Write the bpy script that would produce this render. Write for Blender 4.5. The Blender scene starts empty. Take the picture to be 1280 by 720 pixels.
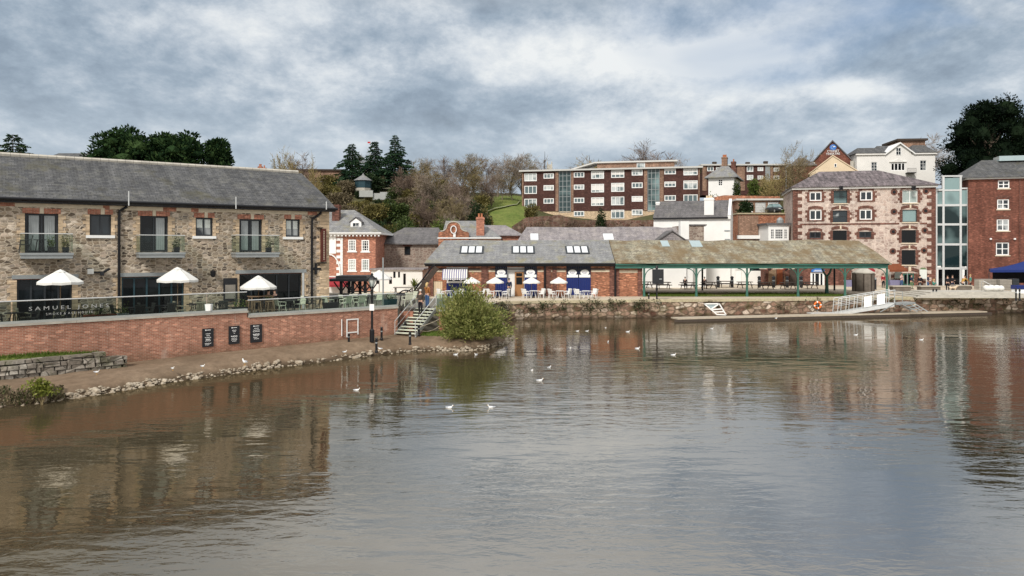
import bpy, bmesh, math, random
from mathutils import Vector, Matrix, noise as mnoise
R = math.radians
PI = math.pi
scene = bpy.context.scene
COL = scene.collection
# ---------------------------------------------------------------- survey: camera geometry used to lay the site out in metres
F, CX, HY, EYE = 930.0, 640.0, 312.0, 6.4

def at(px, py, Y):
    return Vector(((px - CX) / F * Y, Y, EYE - (py - HY) / F * Y))

def gnd(px, py, z):
    Y = (EYE - z) * F / (py - HY)
    return Vector(((px - CX) / F * Y, Y, z))

def tag(o, label=None, cat=None, group=None, kind=None):
    if label: o['label'] = label
    if cat: o['category'] = cat
    if group: o['group'] = group
    if kind: o['kind'] = kind
    return o

def empty(name, label, cat, loc=(0, 0, 0), rz=0.0, group=None):
    o = bpy.data.objects.new(name, None)
    o.empty_display_size = 0.2
    COL.objects.link(o)
    o.location = loc
    o.rotation_euler = (0, 0, rz)
    return tag(o, label, cat, group)

def copy_tree(o, parent=None, loc=None, rz=None, sc=None, label=None, group=None):
    c = o.copy()
    COL.objects.link(c)
    if parent is not None:
        c.parent = parent
    if loc is not None: c.location = loc
    if rz is not None: c.rotation_euler = (0, 0, rz)
    if sc is not None: c.scale = (sc, sc, sc) if not hasattr(sc, '__len__') else sc
    if label: c['label'] = label
    if group: c['group'] = group
    for ch in list(o.children):
        copy_tree(ch, c)
    return c

class MB:
    """collects faces and links them as ONE mesh object"""
    def __init__(s):
        s.v, s.f, s.m, s.T = [], [], [], None
    def add(s, verts, faces, m=0):
        b = len(s.v)
        if s.T is not None:
            verts = [s.T @ Vector(p) for p in verts]
        s.v.extend([tuple(p) for p in verts])
        for f in faces:
            s.f.append(tuple(b + i for i in f)); s.m.append(m)
        return s
    def quad(s, a, b, c, d, m=0):
        return s.add([a, b, c, d], [(0, 1, 2, 3)], m)
    def poly(s, pts, m=0):
        return s.add(pts, [tuple(range(len(pts)))], m)
    def box(s, x0, x1, y0, y1, z0, z1, m=0):
        if x0 > x1: x0, x1 = x1, x0
        if y0 > y1: y0, y1 = y1, y0
        if z0 > z1: z0, z1 = z1, z0
        return s.add([(x0, y0, z0), (x1, y0, z0), (x1, y1, z0), (x0, y1, z0), (x0, y0, z1), (x1, y0, z1), (x1, y1, z1), (x0, y1, z1)],
                     [(0, 3, 2, 1), (4, 5, 6, 7), (0, 1, 5, 4), (1, 2, 6, 5), (2, 3, 7, 6), (3, 0, 4, 7)], m)
    def bar(s, p, q, w, h, m=0, up=(0, 0, 1)):
        p, q = Vector(p), Vector(q)
        d = (q - p)
        if d.length < 1e-6: return s
        d.normalize()
        u = Vector(up)
        if abs(d.dot(u)) > .98: u = Vector((1, 0, 0)) if abs(d.x) < .9 else Vector((0, 1, 0))
        r = d.cross(u).normalized() * (w / 2)
        t = r.cross(d).normalized() * (h / 2)
        vs = [p - r - t, p + r - t, p + r + t, p - r + t, q - r - t, q + r - t, q + r + t, q - r + t]
        return s.add(vs, [(0, 1, 2, 3), (7, 6, 5, 4), (0, 4, 5, 1), (1, 5, 6, 2), (2, 6, 7, 3), (3, 7, 4, 0)], m)
    def tube(s, pts, rad, n=6, m=0, cap=True):
        pts = [Vector(p) for p in pts]
        if not hasattr(rad, '__len__'): rad = [rad] * len(pts)
        vs, fs = [], []
        ref = None
        for i, p in enumerate(pts):
            d = (pts[min(i + 1, len(pts) - 1)] - pts[max(i - 1, 0)])
            if d.length < 1e-7: d = Vector((0, 0, 1))
            d.normalize()
            if ref is None:
                ref = d.orthogonal().normalized()
            else:
                ref = (ref - d * ref.dot(d))
                ref = ref.normalized() if ref.length > 1e-5 else d.orthogonal().normalized()
            o = d.cross(ref)
            for k in range(n):
                a = 2 * PI * k / n
                vs.append(p + (ref * math.cos(a) + o * math.sin(a)) * rad[i])
        for i in range(len(pts) - 1):
            for k in range(n):
                k2 = (k + 1) % n
                fs.append((i * n + k, i * n + k2, (i + 1) * n + k2, (i + 1) * n + k))
        if cap:
            fs.append(tuple(range(n - 1, -1, -1)))
            fs.append(tuple((len(pts) - 1) * n + k for k in range(n)))
        return s.add(vs, fs, m)
    def lathe(s, prof, n=12, c=(0, 0, 0), m=0, sx=1, sy=1, ph=0):
        vs, fs = [], []
        for (r, z) in prof:
            for k in range(n):
                a = 2 * PI * k / n + ph
                vs.append((c[0] + r * math.cos(a) * sx, c[1] + r * math.sin(a) * sy, c[2] + z))
        for i in range(len(prof) - 1):
            for k in range(n):
                k2 = (k + 1) % n
                fs.append((i * n + k, i * n + k2, (i + 1) * n + k2, (i + 1) * n + k))
        if prof[0][0] > 1e-4: fs.append(tuple(range(n - 1, -1, -1)))
        if prof[-1][0] > 1e-4: fs.append(tuple((len(prof) - 1) * n + k for k in range(n)))
        return s.add(vs, fs, m)
    def prism(s, poly, y0, y1, m=0):
        """polygon in local x,z pushed through y"""
        n = len(poly)
        vs = [(x, y0, z) for x, z in poly] + [(x, y1, z) for x, z in poly]
        fs = [tuple(range(n)), tuple(range(2 * n - 1, n - 1, -1))]
        fs += [(i, i + n, (i + 1) % n + n, (i + 1) % n) for i in range(n)]
        return s.add(vs, fs, m)
    def slab(s, poly, z0, z1, m=0):
        n = len(poly)
        vs = [(x, y, z0) for x, y in poly] + [(x, y, z1) for x, y in poly]
        fs = [tuple(range(n - 1, -1, -1)), tuple(range(n, 2 * n))]
        fs += [(i, (i + 1) % n, (i + 1) % n + n, i + n) for i in range(n)]
        return s.add(vs, fs, m)
    def build(s, name, mats, parent=None, smooth=False, uv=True):
        me = bpy.data.meshes.new(name)
        me.from_pydata(s.v, [], s.f)
        if not isinstance(mats, (list, tuple)): mats = [mats]
        for mt in mats: me.materials.append(mt)
        if len(mats) > 1:
            me.polygons.foreach_set('material_index', s.m)
        if uv:
            lay = me.uv_layers.new(name='UVMap')
            data = lay.data
            vs = me.vertices
            for p in me.polygons:
                n = p.normal
                if abs(n.z) > 0.999:
                    u, w = Vector((1, 0, 0)), Vector((0, 1, 0))
                else:
                    u = Vector((-n.y, n.x, 0)).normalized()
                    w = n.cross(u)
                    if w.z < 0: w = -w
                for li in p.loop_indices:
                    co = vs[me.loops[li].vertex_index].co
                    data[li].uv = (co.dot(u), co.dot(w))
        if smooth:
            me.polygons.foreach_set('use_smooth', [True] * len(me.polygons))
        me.update()
        o = bpy.data.objects.new(name, me)
        COL.objects.link(o)
        if parent is not None: o.parent = parent
        return o

# ---------------------------------------------------------------- materials
class NT:
    def __init__(s, name):
        s.mat = bpy.data.materials.new(name); s.mat.use_nodes = True
        s.t = s.mat.node_tree; s.t.nodes.clear()
        s.out = s.n('ShaderNodeOutputMaterial')
    def n(s, typ, **kw):
        nd = s.t.nodes.new(typ)
        for k, v in kw.items():
            if k.startswith('i_'):
                nd.inputs[k[2:].replace('_', ' ')].default_value = v
            else: setattr(nd, k, v)
        return nd
    def l(s, a, b): s.t.links.new(a, b)
    def noise(s, vec, scale, detail=4, rough=.6, dist=0):
        nd = s.n('ShaderNodeTexNoise'); nd.inputs['Scale'].default_value = scale
        nd.inputs['Detail'].default_value = detail; nd.inputs['Roughness'].default_value = rough
        nd.inputs['Distortion'].default_value = dist
        if vec is not None: s.l(vec, nd.inputs['Vector'])
        return nd.outputs['Fac']
    def ramp(s, fac, stops, interp='LINEAR'):
        nd = s.n('ShaderNodeValToRGB'); cr = nd.color_ramp; cr.interpolation = interp
        while len(cr.elements) < len(stops): cr.elements.new(0.5)
        for e, (p, c) in zip(cr.elements, stops):
            e.position = p
            e.color = (c[0], c[1], c[2], 1) if hasattr(c, '__len__') else (c, c, c, 1)
        s.l(fac, nd.inputs['Fac']); return nd.outputs['Color']
    def mix(s, fac, a, b, mode='MIX'):
        nd = s.n('ShaderNodeMix', data_type='RGBA', blend_type=mode)
        for sock, v in ((nd.inputs[0], fac), (nd.inputs[6], a), (nd.inputs[7], b)):
            if hasattr(v, 'links') or isinstance(v, bpy.types.NodeSocket): s.l(v, sock)
            elif hasattr(v, '__len__'): sock.default_value = (v[0], v[1], v[2], 1)
            else: sock.default_value = v
        return nd.outputs[2]
    def math(s, op, a, b=0.0, clamp=False):
        nd = s.n('ShaderNodeMath', operation=op, use_clamp=clamp)
        for sock, v in ((nd.inputs[0], a), (nd.inputs[1], b)):
            if isinstance(v, bpy.types.NodeSocket): s.l(v, sock)
            else: sock.default_value = v
        return nd.outputs[0]
    def uv(s, sx=1, sy=1):
        t = s.n('ShaderNodeTexCoord').outputs['UV']
        if sx == 1 and sy == 1: return t
        return s.scale(t, sx, sy, 1)
    def scale(s, vec, x, y, z=1):
        m = s.n('ShaderNodeMapping'); m.inputs['Scale'].default_value = (x, y, z)
        s.l(vec, m.inputs['Vector']); return m.outputs['Vector']
    def pos(s): return s.n('ShaderNodeNewGeometry').outputs['Position']
    def isl(s): return s.n('ShaderNodeNewGeometry').outputs['Random Per Island']
    def bump(s, h, strength=.3, dist=.02, prev=None):
        nd = s.n('ShaderNodeBump'); nd.inputs['Strength'].default_value = strength; nd.inputs['Distance'].default_value = dist
        s.l(h, nd.inputs['Height'])
        if prev is not None: s.l(prev, nd.inputs['Normal'])
        return nd.outputs['Normal']
    def done(s, col, rough=.8, nrm=None, metal=0, spec=.3, **kw):
        p = s.n('ShaderNodeBsdfPrincipled')
        for k, v in (('Base Color', col), ('Roughness', rough), ('Metallic', metal), ('Specular IOR Level', spec)):
            if isinstance(v, bpy.types.NodeSocket): s.l(v, p.inputs[k])
            elif hasattr(v, '__len__'): p.inputs[k].default_value = (v[0], v[1], v[2], 1)
            else: p.inputs[k].default_value = v
        for k, v in kw.items():
            p.inputs[k.replace('_', ' ')].default_value = v
        if nrm is not None: s.l(nrm, p.inputs['Normal'])
        s.l(p.outputs[0], s.out.inputs['Surface'])
        s.p = p
        return s.mat

def dirt(t, col, amt=.35, scale=.35, streak=True):
    """large soft weathering plus rain streaks in metres of wall"""
    p = t.pos()
    a = t.noise(p, scale, 5, .65)
    f = t.ramp(a, [(.3, 1 - amt), (.7, 1.08)])
    col = t.mix(1.0, col, f, 'MULTIPLY')
    if streak:
        b = t.noise(t.scale(p, 2.2, 2.2, .18), 1.0, 4, .6)
        g = t.ramp(b, [(.38, 1 - amt * .7), (.6, 1.0)])
        col = t.mix(1.0, col, g, 'MULTIPLY')
    return col

def m_plain(name, c, rough=.7, metal=0, var=.14, scale=4.0, spec=.3, bump=0.0):
    t = NT(name)
    nz = t.noise(t.pos(), scale, 4, .65)
    col = t.mix(1.0, c, t.ramp(nz, [(.25, 1 - var), (.75, 1 + var * .6)]), 'MULTIPLY')
    nr = t.bump(nz, bump, .02) if bump else None
    return t.done(col, rough, nr, metal, spec)

def m_brick(name, c1, c2, mortar, bw=.225, bh=.075, ms=.011, var=.4, amt=.35, soot=None, tide=None):
    t = NT(name)
    b = t.n('ShaderNodeTexBrick')
    b.inputs['Scale'].default_value = 1
    b.inputs['Brick Width'].default_value = bw; b.inputs['Row Height'].default_value = bh
    b.inputs['Mortar Size'].default_value = ms; b.inputs['Mortar Smooth'].default_value = .3
    b.inputs['Bias'].default_value = -.1
    for k, c in (('Color1', c1), ('Color2', c2), ('Mortar', mortar)): b.inputs[k].default_value = (*c, 1)
    uv = t.uv(); t.l(uv, b.inputs['Vector'])
    # brick by brick tone from snapped cells
    sn = t.n('ShaderNodeTexWhiteNoise', noise_dimensions='2D')
    q = t.scale(uv, 1 / bw, 1 / bh)
    sq = t.n('ShaderNodeSeparateXYZ'); t.l(q, sq.inputs[0]); row = t.math('FLOOR', sq.outputs[1])
    ev_ = t.math('SUBTRACT', 1.0, t.math('PINGPONG', row, 1.0))
    cc = t.n('ShaderNodeCombineXYZ'); t.l(t.math('FLOOR', t.math('ADD', sq.outputs[0], t.math('MULTIPLY', ev_, .5))), cc.inputs[0]); t.l(row, cc.inputs[1]); t.l(cc.outputs[0], sn.inputs['Vector'])
    tone = t.ramp(sn.outputs['Value'], [(0, 1 - var), (.75, 1.1), (.9, 1.15), (.93, 1.15 + var * 1.6), (1, 1.2 + var * 1.8)])
    col = t.mix(1.0, b.outputs['Color'], tone, 'MULTIPLY')
    col = dirt(t, col, amt)
    if tide:
        z = t.n('ShaderNodeSeparateXYZ'); t.l(t.pos(), z.inputs[0])
        hz_ = t.math('ADD', z.outputs[2], t.math('MULTIPLY', t.math('SUBTRACT', t.noise(t.pos(), .9, 5, .7), .5), 1.5))
        col = t.mix(t.ramp(hz_, [(tide[0] / 4, .75), (tide[1] / 4, 0)]) if False else t.math('MULTIPLY', t.math('SUBTRACT', tide[1], hz_, True), .8), col, (.12, .085, .05))
        col = t.mix(t.math('MULTIPLY', t.ramp(t.noise(t.scale(t.pos(), 1.4, 1.4, .5), 1.0, 5, .7), [(.6, 0), (.72, 1)]), .4), col, (.6, .48, .4))
    if soot: col = t.mix(t.ramp(t.noise(t.pos(), .8, 4), [(.5, 0), (.75, .7)]), col, soot)
    return t.done(col, .85, t.bump(b.outputs['Fac'], -.35, .01), 0, .2)

def m_rubble(name, stops, mortar, sx=3.2, sy=5.5, joint=.09, amt=.3, bump=.5, wet=None, moss=None):
    t = NT(name)
    uv = t.uv(sx, sy)
    wob = t.n('ShaderNodeTexNoise'); wob.inputs['Scale'].default_value = .9; t.l(uv, wob.inputs['Vector'])
    vm = t.n('ShaderNodeVectorMath', operation='SCALE'); t.l(wob.outputs['Color'], vm.inputs[0]); vm.inputs[3].default_value = .55
    ad = t.n('ShaderNodeVectorMath', operation='ADD'); t.l(uv, ad.inputs[0]); t.l(vm.outputs[0], ad.inputs[1])
    v1 = t.n('ShaderNodeTexVoronoi', voronoi_dimensions='2D'); v1.inputs['Scale'].default_value = 1; v1.inputs['Randomness'].default_value = .85
    t.l(ad.outputs[0], v1.inputs['Vector'])
    v2 = t.n('ShaderNodeTexVoronoi', voronoi_dimensions='2D', feature='DISTANCE_TO_EDGE'); v2.inputs['Scale'].default_value = 1; v2.inputs['Randomness'].default_value = .85
    t.l(ad.outputs[0], v2.inputs['Vector'])
    sep = t.n('ShaderNodeSeparateColor'); t.l(v1.outputs['Color'], sep.inputs[0])
    c = t.ramp(sep.outputs[0], stops, 'LINEAR')
    fine = t.noise(t.pos(), 9, 4, .7)
    c = t.mix(1.0, c, t.ramp(fine, [(.25, .6), (.75, 1.3)]), 'MULTIPLY')
    e = t.ramp(v2.outputs['Distance'], [(joint * .35, 0), (joint * 1.3, 1)])
    col = t.mix(e, mortar, c)
    col = dirt(t, col, amt)
    if moss: col = t.mix(t.ramp(t.noise(t.pos(), .9, 5, .7), [(.5, 0), (.68, .85)]), col, moss)
    if wet:
        z = t.n('ShaderNodeSeparateXYZ'); t.l(t.pos(), z.inputs[0])
        hz = t.math('ADD', z.outputs[2], t.math('MULTIPLY', t.noise(t.pos(), 1.2, 4), .5))
        f = t.ramp(hz, [(wet[0], 1), (wet[1], 0)])
        col = t.mix(f, col, t.mix(.82, col, wet[2]))
    return t.done(col, .9, t.bump(t.math('ADD', e, t.math('MULTIPLY', fine, .5)), bump, .03), 0, .2)

def m_slate(name, c, c2, moss=None, mamt=.55, w=.28, h=.2, streak=.35, lich=None, joint=.012):
    t = NT(name)
    uv = t.uv()
    b = t.n('ShaderNodeTexBrick'); b.inputs['Scale'].default_value = 1
    b.inputs['Brick Width'].default_value = w; b.inputs['Row Height'].default_value = h
    b.inputs['Mortar Size'].default_value = joint; b.inputs['Mortar Smooth'].default_value = .4
    dk = tuple(x * .35 for x in c)
    for k, cc in (('Color1', c), ('Color2', c2), ('Mortar', dk)): b.inputs[k].default_value = (*cc, 1)
    t.l(uv, b.inputs['Vector'])
    st = t.noise(t.scale(uv, 1.6, .25), 1.3, 5, .7)
    col = t.mix(1.0, b.outputs['Color'], t.ramp(st, [(.3, 1 - streak), (.7, 1 + streak)]), 'MULTIPLY')
    rows = t.noise(t.scale(uv, .35, 5.0), 1.0, 3, .7)
    col = t.mix(1.0, col, t.ramp(rows, [(.3, .72), (.7, 1.25)]), 'MULTIPLY')
    if lich:
        col = t.mix(t.ramp(t.noise(uv, 1.1, 6, .75), [(.52, 0), (.7, .75)]), col, lich)
    if moss:
        nz = t.noise(t.pos(), .5, 6, .72)
        col = t.mix(t.ramp(nz, [(mamt - .1, 0), (mamt + .08, .85)]), col, moss)
    grain = t.noise(t.pos(), 12, 3, .7)
    col = t.mix(1.0, col, t.ramp(grain, [(.2, .75), (.8, 1.25)]), 'MULTIPLY')
    return t.done(col, .75, t.bump(b.outputs['Fac'], -.5, .015), 0, .3)

def m_leaf(name, stops, trans=.25, rough=.6, cl=.5, gl=.02):
    t = NT(name)
    big = t.noise(t.pos(), cl, 3, .6)
    f = t.math('ADD', t.math('MULTIPLY', t.isl(), .55), t.math('MULTIPLY', big, .5))
    col = t.ramp(f, stops)
    d = t.n('ShaderNodeBsdfDiffuse'); t.l(col, d.inputs[0])
    tr = t.n('ShaderNodeBsdfTranslucent'); t.l(col, tr.inputs[0])
    g = t.n('ShaderNodeBsdfGlossy'); g.inputs['Roughness'].default_value = .5; g.inputs[0].default_value = (.5, .5, .5, 1)
    m1 = t.n('ShaderNodeMixShader'); m1.inputs[0].default_value = trans
    t.l(d.outputs[0], m1.inputs[1]); t.l(tr.outputs[0], m1.inputs[2])
    m2 = t.n('ShaderNodeMixShader'); m2.inputs[0].default_value = gl if trans > .12 else .003
    t.l(m1.outputs[0], m2.inputs[1]); t.l(g.outputs[0], m2.inputs[2])
    t.l(m2.outputs[0], t.out.inputs['Surface'])
    return t.mat

def m_pane(name, dark, light, amt, scale=.9, rough=.06):
    """window pane seen from outside: dark room, pale blind or sky reflection painted as colour under the gloss"""
    t = NT(name)
    o = t.n('ShaderNodeObjectInfo')
    nz = t.noise(t.pos(), scale, 2, .5)
    f = t.math('ADD', t.math('MULTIPLY', nz, .8), t.math('MULTIPLY', o.outputs['Random'], .4))
    col = t.ramp(f, [(amt - .06, dark), (amt + .06, light)])
    return t.done(col, rough, None, 0, .3 if dark[0] < .015 else .5)

def m_clear(name, tint, refl=.12, rough=.02):
    t = NT(name)
    a = t.n('ShaderNodeBsdfTransparent'); a.inputs[0].default_value = (*tint, 1)
    g = t.n('ShaderNodeBsdfGlossy'); g.inputs['Roughness'].default_value = rough
    fr = t.n('ShaderNodeFresnel'); fr.inputs[0].default_value = 1.45
    m = t.n('ShaderNodeMixShader')
    t.l(t.math('MULTIPLY', t.math('ADD', fr.outputs[0], refl), .45, True), m.inputs[0]); t.l(a.outputs[0], m.inputs[1]); t.l(g.outputs[0], m.inputs[2])
    t.l(m.outputs[0], t.out.inputs['Surface'])
    return t.mat

M = {}
M['rubble_brown'] = m_rubble('rubble_brown', [(0, (.10, .08, .065)), (.2, (.28, .215, .15)), (.38, (.46, .36, .26)), (.5, (.22, .195, .165)), (.62, (.52, .42, .31)), (.75, (.32, .27, .22)), (.88, (.57, .45, .35)), (1, (.76, .66, .54))], (.58, .49, .38), 3.5, 7.0, .10, .2)
M['rubble_pink'] = m_rubble('rubble_pink', [(0, (.50, .38, .32)), (.25, (.60, .49, .42)), (.45, (.40, .30, .26)), (.6, (.66, .55, .47)), (.78, (.5, .41, .36)), (.92, (.28, .19, .16)), (1, (.74, .65, .57))], (.58, .49, .42), 1.9, 2.9, .11, .18)
M['rubble_grey'] = m_rubble('rubble_grey', [(0, (.24, .17, .14)), (.4, (.34, .27, .22)), (.7, (.28, .20, .16)), (1, (.48, .40, .33))], (.42, .36, .30), 2.2, 3.4, .1)
M['quay_rubble'] = m_rubble('quay_rubble', [(0, (.12, .06, .04)), (.25, (.36, .23, .165)), (.45, (.5, .38, .28)), (.6, (.24, .13, .09)), (.75, (.44, .32, .23)), (.9, (.62, .5, .4)), (1, (.72, .62, .5))], (.17, .125, .085), 1.3, 2.7, .12, .42, .8, wet=(.3, .62, (.035, .024, .014)), moss=(.09, .08, .035))
M['rubble_red'] = m_rubble('rubble_red', [(0, (.12, .06, .045)), (.4, (.26, .15, .11)), (.7, (.19, .10, .075)), (1, (.38, .27, .2))], (.25, .18, .14), 1.2, 2.2, .1, .45, moss=(.07, .06, .03))
M['sign_maroon'] = m_plain('sign_maroon', (.085, .022, .016), .7, 0, .3, 3)
M['dry_stone'] = m_rubble('dry_stone', [(0, (.2, .17, .14)), (.5, (.32, .28, .23)), (1, (.45, .41, .35))], (.1, .09, .075), 1.2, 1.5, .03, .45, .6, moss=(.08, .085, .035))
M['brick_red'] = m_brick('brick_red', (.37, .13, .08), (.44, .17, .105), (.42, .27, .2), var=.25, amt=.2)
M['brick_wall'] = m_brick('brick_wall', (.38, .15, .095), (.46, .205, .135), (.46, .31, .23), .225, .075, .014, .2, .24, None, (.5, 1.25))
M['brick_shed'] = m_brick('brick_shed', (.38, .125, .062), (.46, .185, .10), (.38, .25, .175), var=.38, amt=.38)
M['brick_dark'] = m_brick('brick_dark', (.15, .055, .04), (.2, .078, .058), (.2, .13, .1), var=.35)
M['brick_deep'] = m_brick('brick_deep', (.175, .055, .034), (.23, .076, .048), (.19, .11, .085), var=.28, amt=.35)
M['brick_brown'] = m_brick('brick_brown', (.26, .14, .09), (.32, .18, .12), (.34, .26, .2), var=.25)
M['brick_cream'] = m_brick('brick_cream', (.55, .40, .25), (.62, .46, .30), (.55, .45, .33), var=.2, amt=.2)
M['slate_main'] = m_slate('slate_main', (.062, .063, .066), (.105, .104, .102), (.07, .064, .034), .66, .3, .22, .4, lich=(.15, .145, .125))
M['slate_shed'] = m_slate('slate_shed', (.19, .19, .195), (.24, .24, .235), (.22, .2, .11), .62, .3, .2, .25, lich=(.33, .32, .27))
M['slate_moss'] = m_slate('slate_moss', (.195, .175, .13), (.30, .275, .205), (.155, .105, .05), .52, .34, .24, .5, lich=(.42, .40, .26))
M['slate_mauve'] = m_slate('slate_mauve', (.2, .18, .185), (.27, .245, .245), (.3, .27, .25), .6, .32, .22, .3, lich=(.38, .34, .32))
M['slate_dark'] = m_slate('slate_dark', (.105, .1, .1), (.15, .14, .14), (.19, .18, .15), .66, .3, .22, .3)
M['slate_purple'] = m_slate('slate_purple', (.095, .078, .08), (.17, .14, .145), None, .6, .34, .24, .8, lich=(.25, .22, .22))
M['white_render'] = m_plain('white_render', (.78, .77, .74), .85, 0, .08, .6)
M['white_paint'] = m_plain('white_paint', (.8, .8, .78), .5, 0, .04)
M['cream_render'] = m_plain('cream_render', (.66, .53, .37), .85, 0, .1, .6)
M['villa_render'] = m_plain('villa_render', (.74, .72, .68), .85, 0, .08, .8)
M['stone_cap'] = m_plain('stone_cap', (.46, .43, .37), .85, 0, .3, 1.5, .3, .3)
M['cap_grey'] = m_plain('cap_grey', (.36, .37, .35), .7, 0, .12, 2)
M['stone_cream'] = m_plain('stone_cream', (.62, .53, .40), .85, 0, .2, 3)
M['black_iron'] = m_plain('black_iron', (.016, .016, .018), .4, .3, .2)
M['black_paint'] = m_plain('black_paint', (.02, .021, .024), .5, 0, .2)
M['dark_frame'] = m_plain('dark_frame', (.035, .04, .045), .4, .2, .2)
M['teal_frame'] = m_plain('teal_frame', (.03, .065, .08), .4, .2, .2)
M['grey_metal'] = m_plain('grey_metal', (.32, .34, .34), .45, .4, .12)
M['pale_metal'] = m_plain('pale_metal', (.60, .61, .60), .45, .3, .12)
M['steel'] = m_plain('steel', (.55, .56, .55), .35, .8, .1)
M['green_paint'] = m_plain('green_paint', (.04, .125, .095), .5, 0, .25, 2)
M['navy'] = m_plain('navy', (.010, .016, .042), .45, 0, .15)
M['navy_bright'] = m_plain('navy_bright', (.010, .022, .13), .45, 0, .12)
M['blue_canvas'] = m_plain('blue_canvas', (.010, .026, .14), .8, 0, .15)
M['canvas'] = m_plain('canvas', (.70, .69, .65), .9, 0, .05)
M['cream_canvas'] = m_plain('cream_canvas', (.70, .62, .52), .9, 0, .08)
M['red_canvas'] = m_plain('red_canvas', (.28, .028, .035), .9, 0, .15)
M['plastic_white'] = m_plain('plastic_white', (.78, .78, .76), .4, 0, .04)
M['cream_chair'] = m_plain('cream_chair', (.58, .60, .48), .5, 0, .08)
M['dark_wicker'] = m_plain('dark_wicker', (.04, .042, .04), .7, 0, .3, 30)
M['wicker'] = m_plain('wicker', (.30, .27, .2), .8, 0, .25, 30)
M['timber'] = m_plain('timber', (.22, .15, .095), .75, 0, .3, 6)
M['kiosk_wood'] = m_plain('kiosk_wood', (.17, .145, .12), .85, 0, .35, 3)
M['timber_grey'] = m_plain('timber_grey', (.27, .245, .21), .85, 0, .25, 4)
M['timber_dark'] = m_plain('timber_dark', (.06, .045, .035), .8, 0, .3, 6)
M['oak'] = m_plain('oak', (.34, .17, .07), .6, 0, .2, 5)
M['rust'] = m_plain('rust', (.20, .06, .025), .85, 0, .35, 3)
M['terracotta'] = m_plain('terracotta', (.42, .16, .08), .8, 0, .15)
M['orange'] = m_plain('orange', (.75, .17, .03), .5, 0, .08)
M['skin'] = m_plain('skin', (.55, .34, .25), .6, 0, .06)
M['denim'] = m_plain('denim', (.05, .10, .21), .85, 0, .2, 20)
M['black_cloth'] = m_plain('black_cloth', (.014, .014, .018), .9, 0, .2)
M['navy_cloth'] = m_plain('navy_cloth', (.02, .028, .06), .9, 0, .2)
M['brown_cloth'] = m_plain('brown_cloth', (.28, .11, .035), .9, 0, .2)
M['mustard_cloth'] = m_plain('mustard_cloth', (.42, .24, .05), .9, 0, .2)
M['teal_cloth'] = m_plain('teal_cloth', (.07, .25, .2), .9, 0, .2)
M['green_cloth'] = m_plain('green_cloth', (.14, .2, .1), .9, 0, .2)
M['pink_cloth'] = m_plain('pink_cloth', (.55, .38, .35), .9, 0, .2)
M['hair_dark'] = m_plain('hair_dark', (.03, .02, .014), .7, 0, .3)
M['hair_blond'] = m_plain('hair_blond', (.52, .36, .16), .7, 0, .2)
M['hair_white'] = m_plain('hair_white', (.6, .57, .52), .7, 0, .15)
M['dog_fur'] = m_plain('dog_fur', (.62, .50, .36), .9, 0, .25, 12)
M['gull_white'] = m_plain('gull_white', (.82, .82, .80), .8, 0, .04)
M['gull_grey'] = m_plain('gull_grey', (.36, .38, .41), .8, 0, .1)
M['beak'] = m_plain('beak', (.6, .32, .05), .5, 0, .1)
M['lilac'] = m_plain('lilac', (.20, .19, .30), .7, 0, .15)
M['sign_white'] = m_plain('sign_white', (.82, .82, .80), .5, 0, .02)
M['sign_red'] = m_plain('sign_red', (.5, .02, .02), .5, 0, .05)
M['sign_blue'] = m_plain('sign_blue', (.03, .16, .48), .5, 0, .05)
M['cladding'] = m_brick('cladding', (.078, .038, .031), (.094, .046, .037), (.06, .022, .02), .3, .17, .01, .16, .2)
M['fascia'] = m_plain('fascia', (.52, .51, .48), .7, 0, .08)
M['pontoon_deck'] = m_plain('pontoon_deck', (.40, .34, .26), .85, 0, .2, 2)
M['concrete'] = m_plain('concrete', (.40, .36, .30), .9, 0, .2, 1.5, .3, .3)
M['pane_dark'] = m_pane('pane_dark', (.004, .005, .006), (.014, .018, .022), .7)
M['pane_mid'] = m_pane('pane_mid', (.02, .028, .034), (.34, .36, .36), .68, .8)
M['pane_pale'] = m_pane('pane_pale', (.10, .14, .15), (.52, .55, .54), .62, .6)
M['pane_blind'] = m_pane('pane_blind', (.30, .36, .34), (.62, .66, .62), .55, .8)
M['pane_sky'] = m_pane('pane_sky', (.025, .05, .052), (.20, .29, .29), .62, .22, .05)  # soft pale areas are sky reflection painted into the pane colour
M['pane_tower'] = m_pane('pane_tower', (.010, .022, .023), (.09, .14, .14), .66, .35, .05)
M['glass_clear'] = m_clear('glass_clear', (.70, .80, .75), .02)
M['glass_dark'] = m_clear('glass_dark', (.34, .41, .39), .0)
M['glass_green'] = m_clear('glass_green', (.62, .80, .70), .04)
M['skylight'] = m_plain('skylight', (.70, .72, .73), .15, 0, .08, 1, .6)
M['skylight_blue'] = m_plain('skylight_blue', (.33, .41, .42), .15, 0, .1, 1, .6)
M['bark'] = m_plain('bark', (.12, .095, .07), .9, 0, .35, 5, .2, .4)
M['bark_pale'] = m_plain('bark_pale', (.24, .19, .145), .9, 0, .3, 5, .2, .4)
M['twig_brown'] = m_plain('twig_brown', (.20, .155, .085), .9, 0, .3, 1)
M['twig_grey'] = m_plain('twig_grey', (.25, .20, .155), .9, 0, .3, 1)
M['twig_gold'] = m_plain('twig_gold', (.30, .235, .10), .9, 0, .3, 1)
M['twig_purple'] = m_plain('twig_purple', (.18, .13, .10), .9, 0, .3, 1)
M['leaf_pine'] = m_leaf('leaf_pine', [(.2, (.005, .012, .006)), (.55, (.016, .036, .014)), (.85, (.05, .085, .028))], .1)
M['leaf_fir'] = m_leaf('leaf_fir', [(.2, (.008, .02, .012)), (.55, (.024, .055, .03)), (.85, (.065, .11, .05))], .1)
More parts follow.
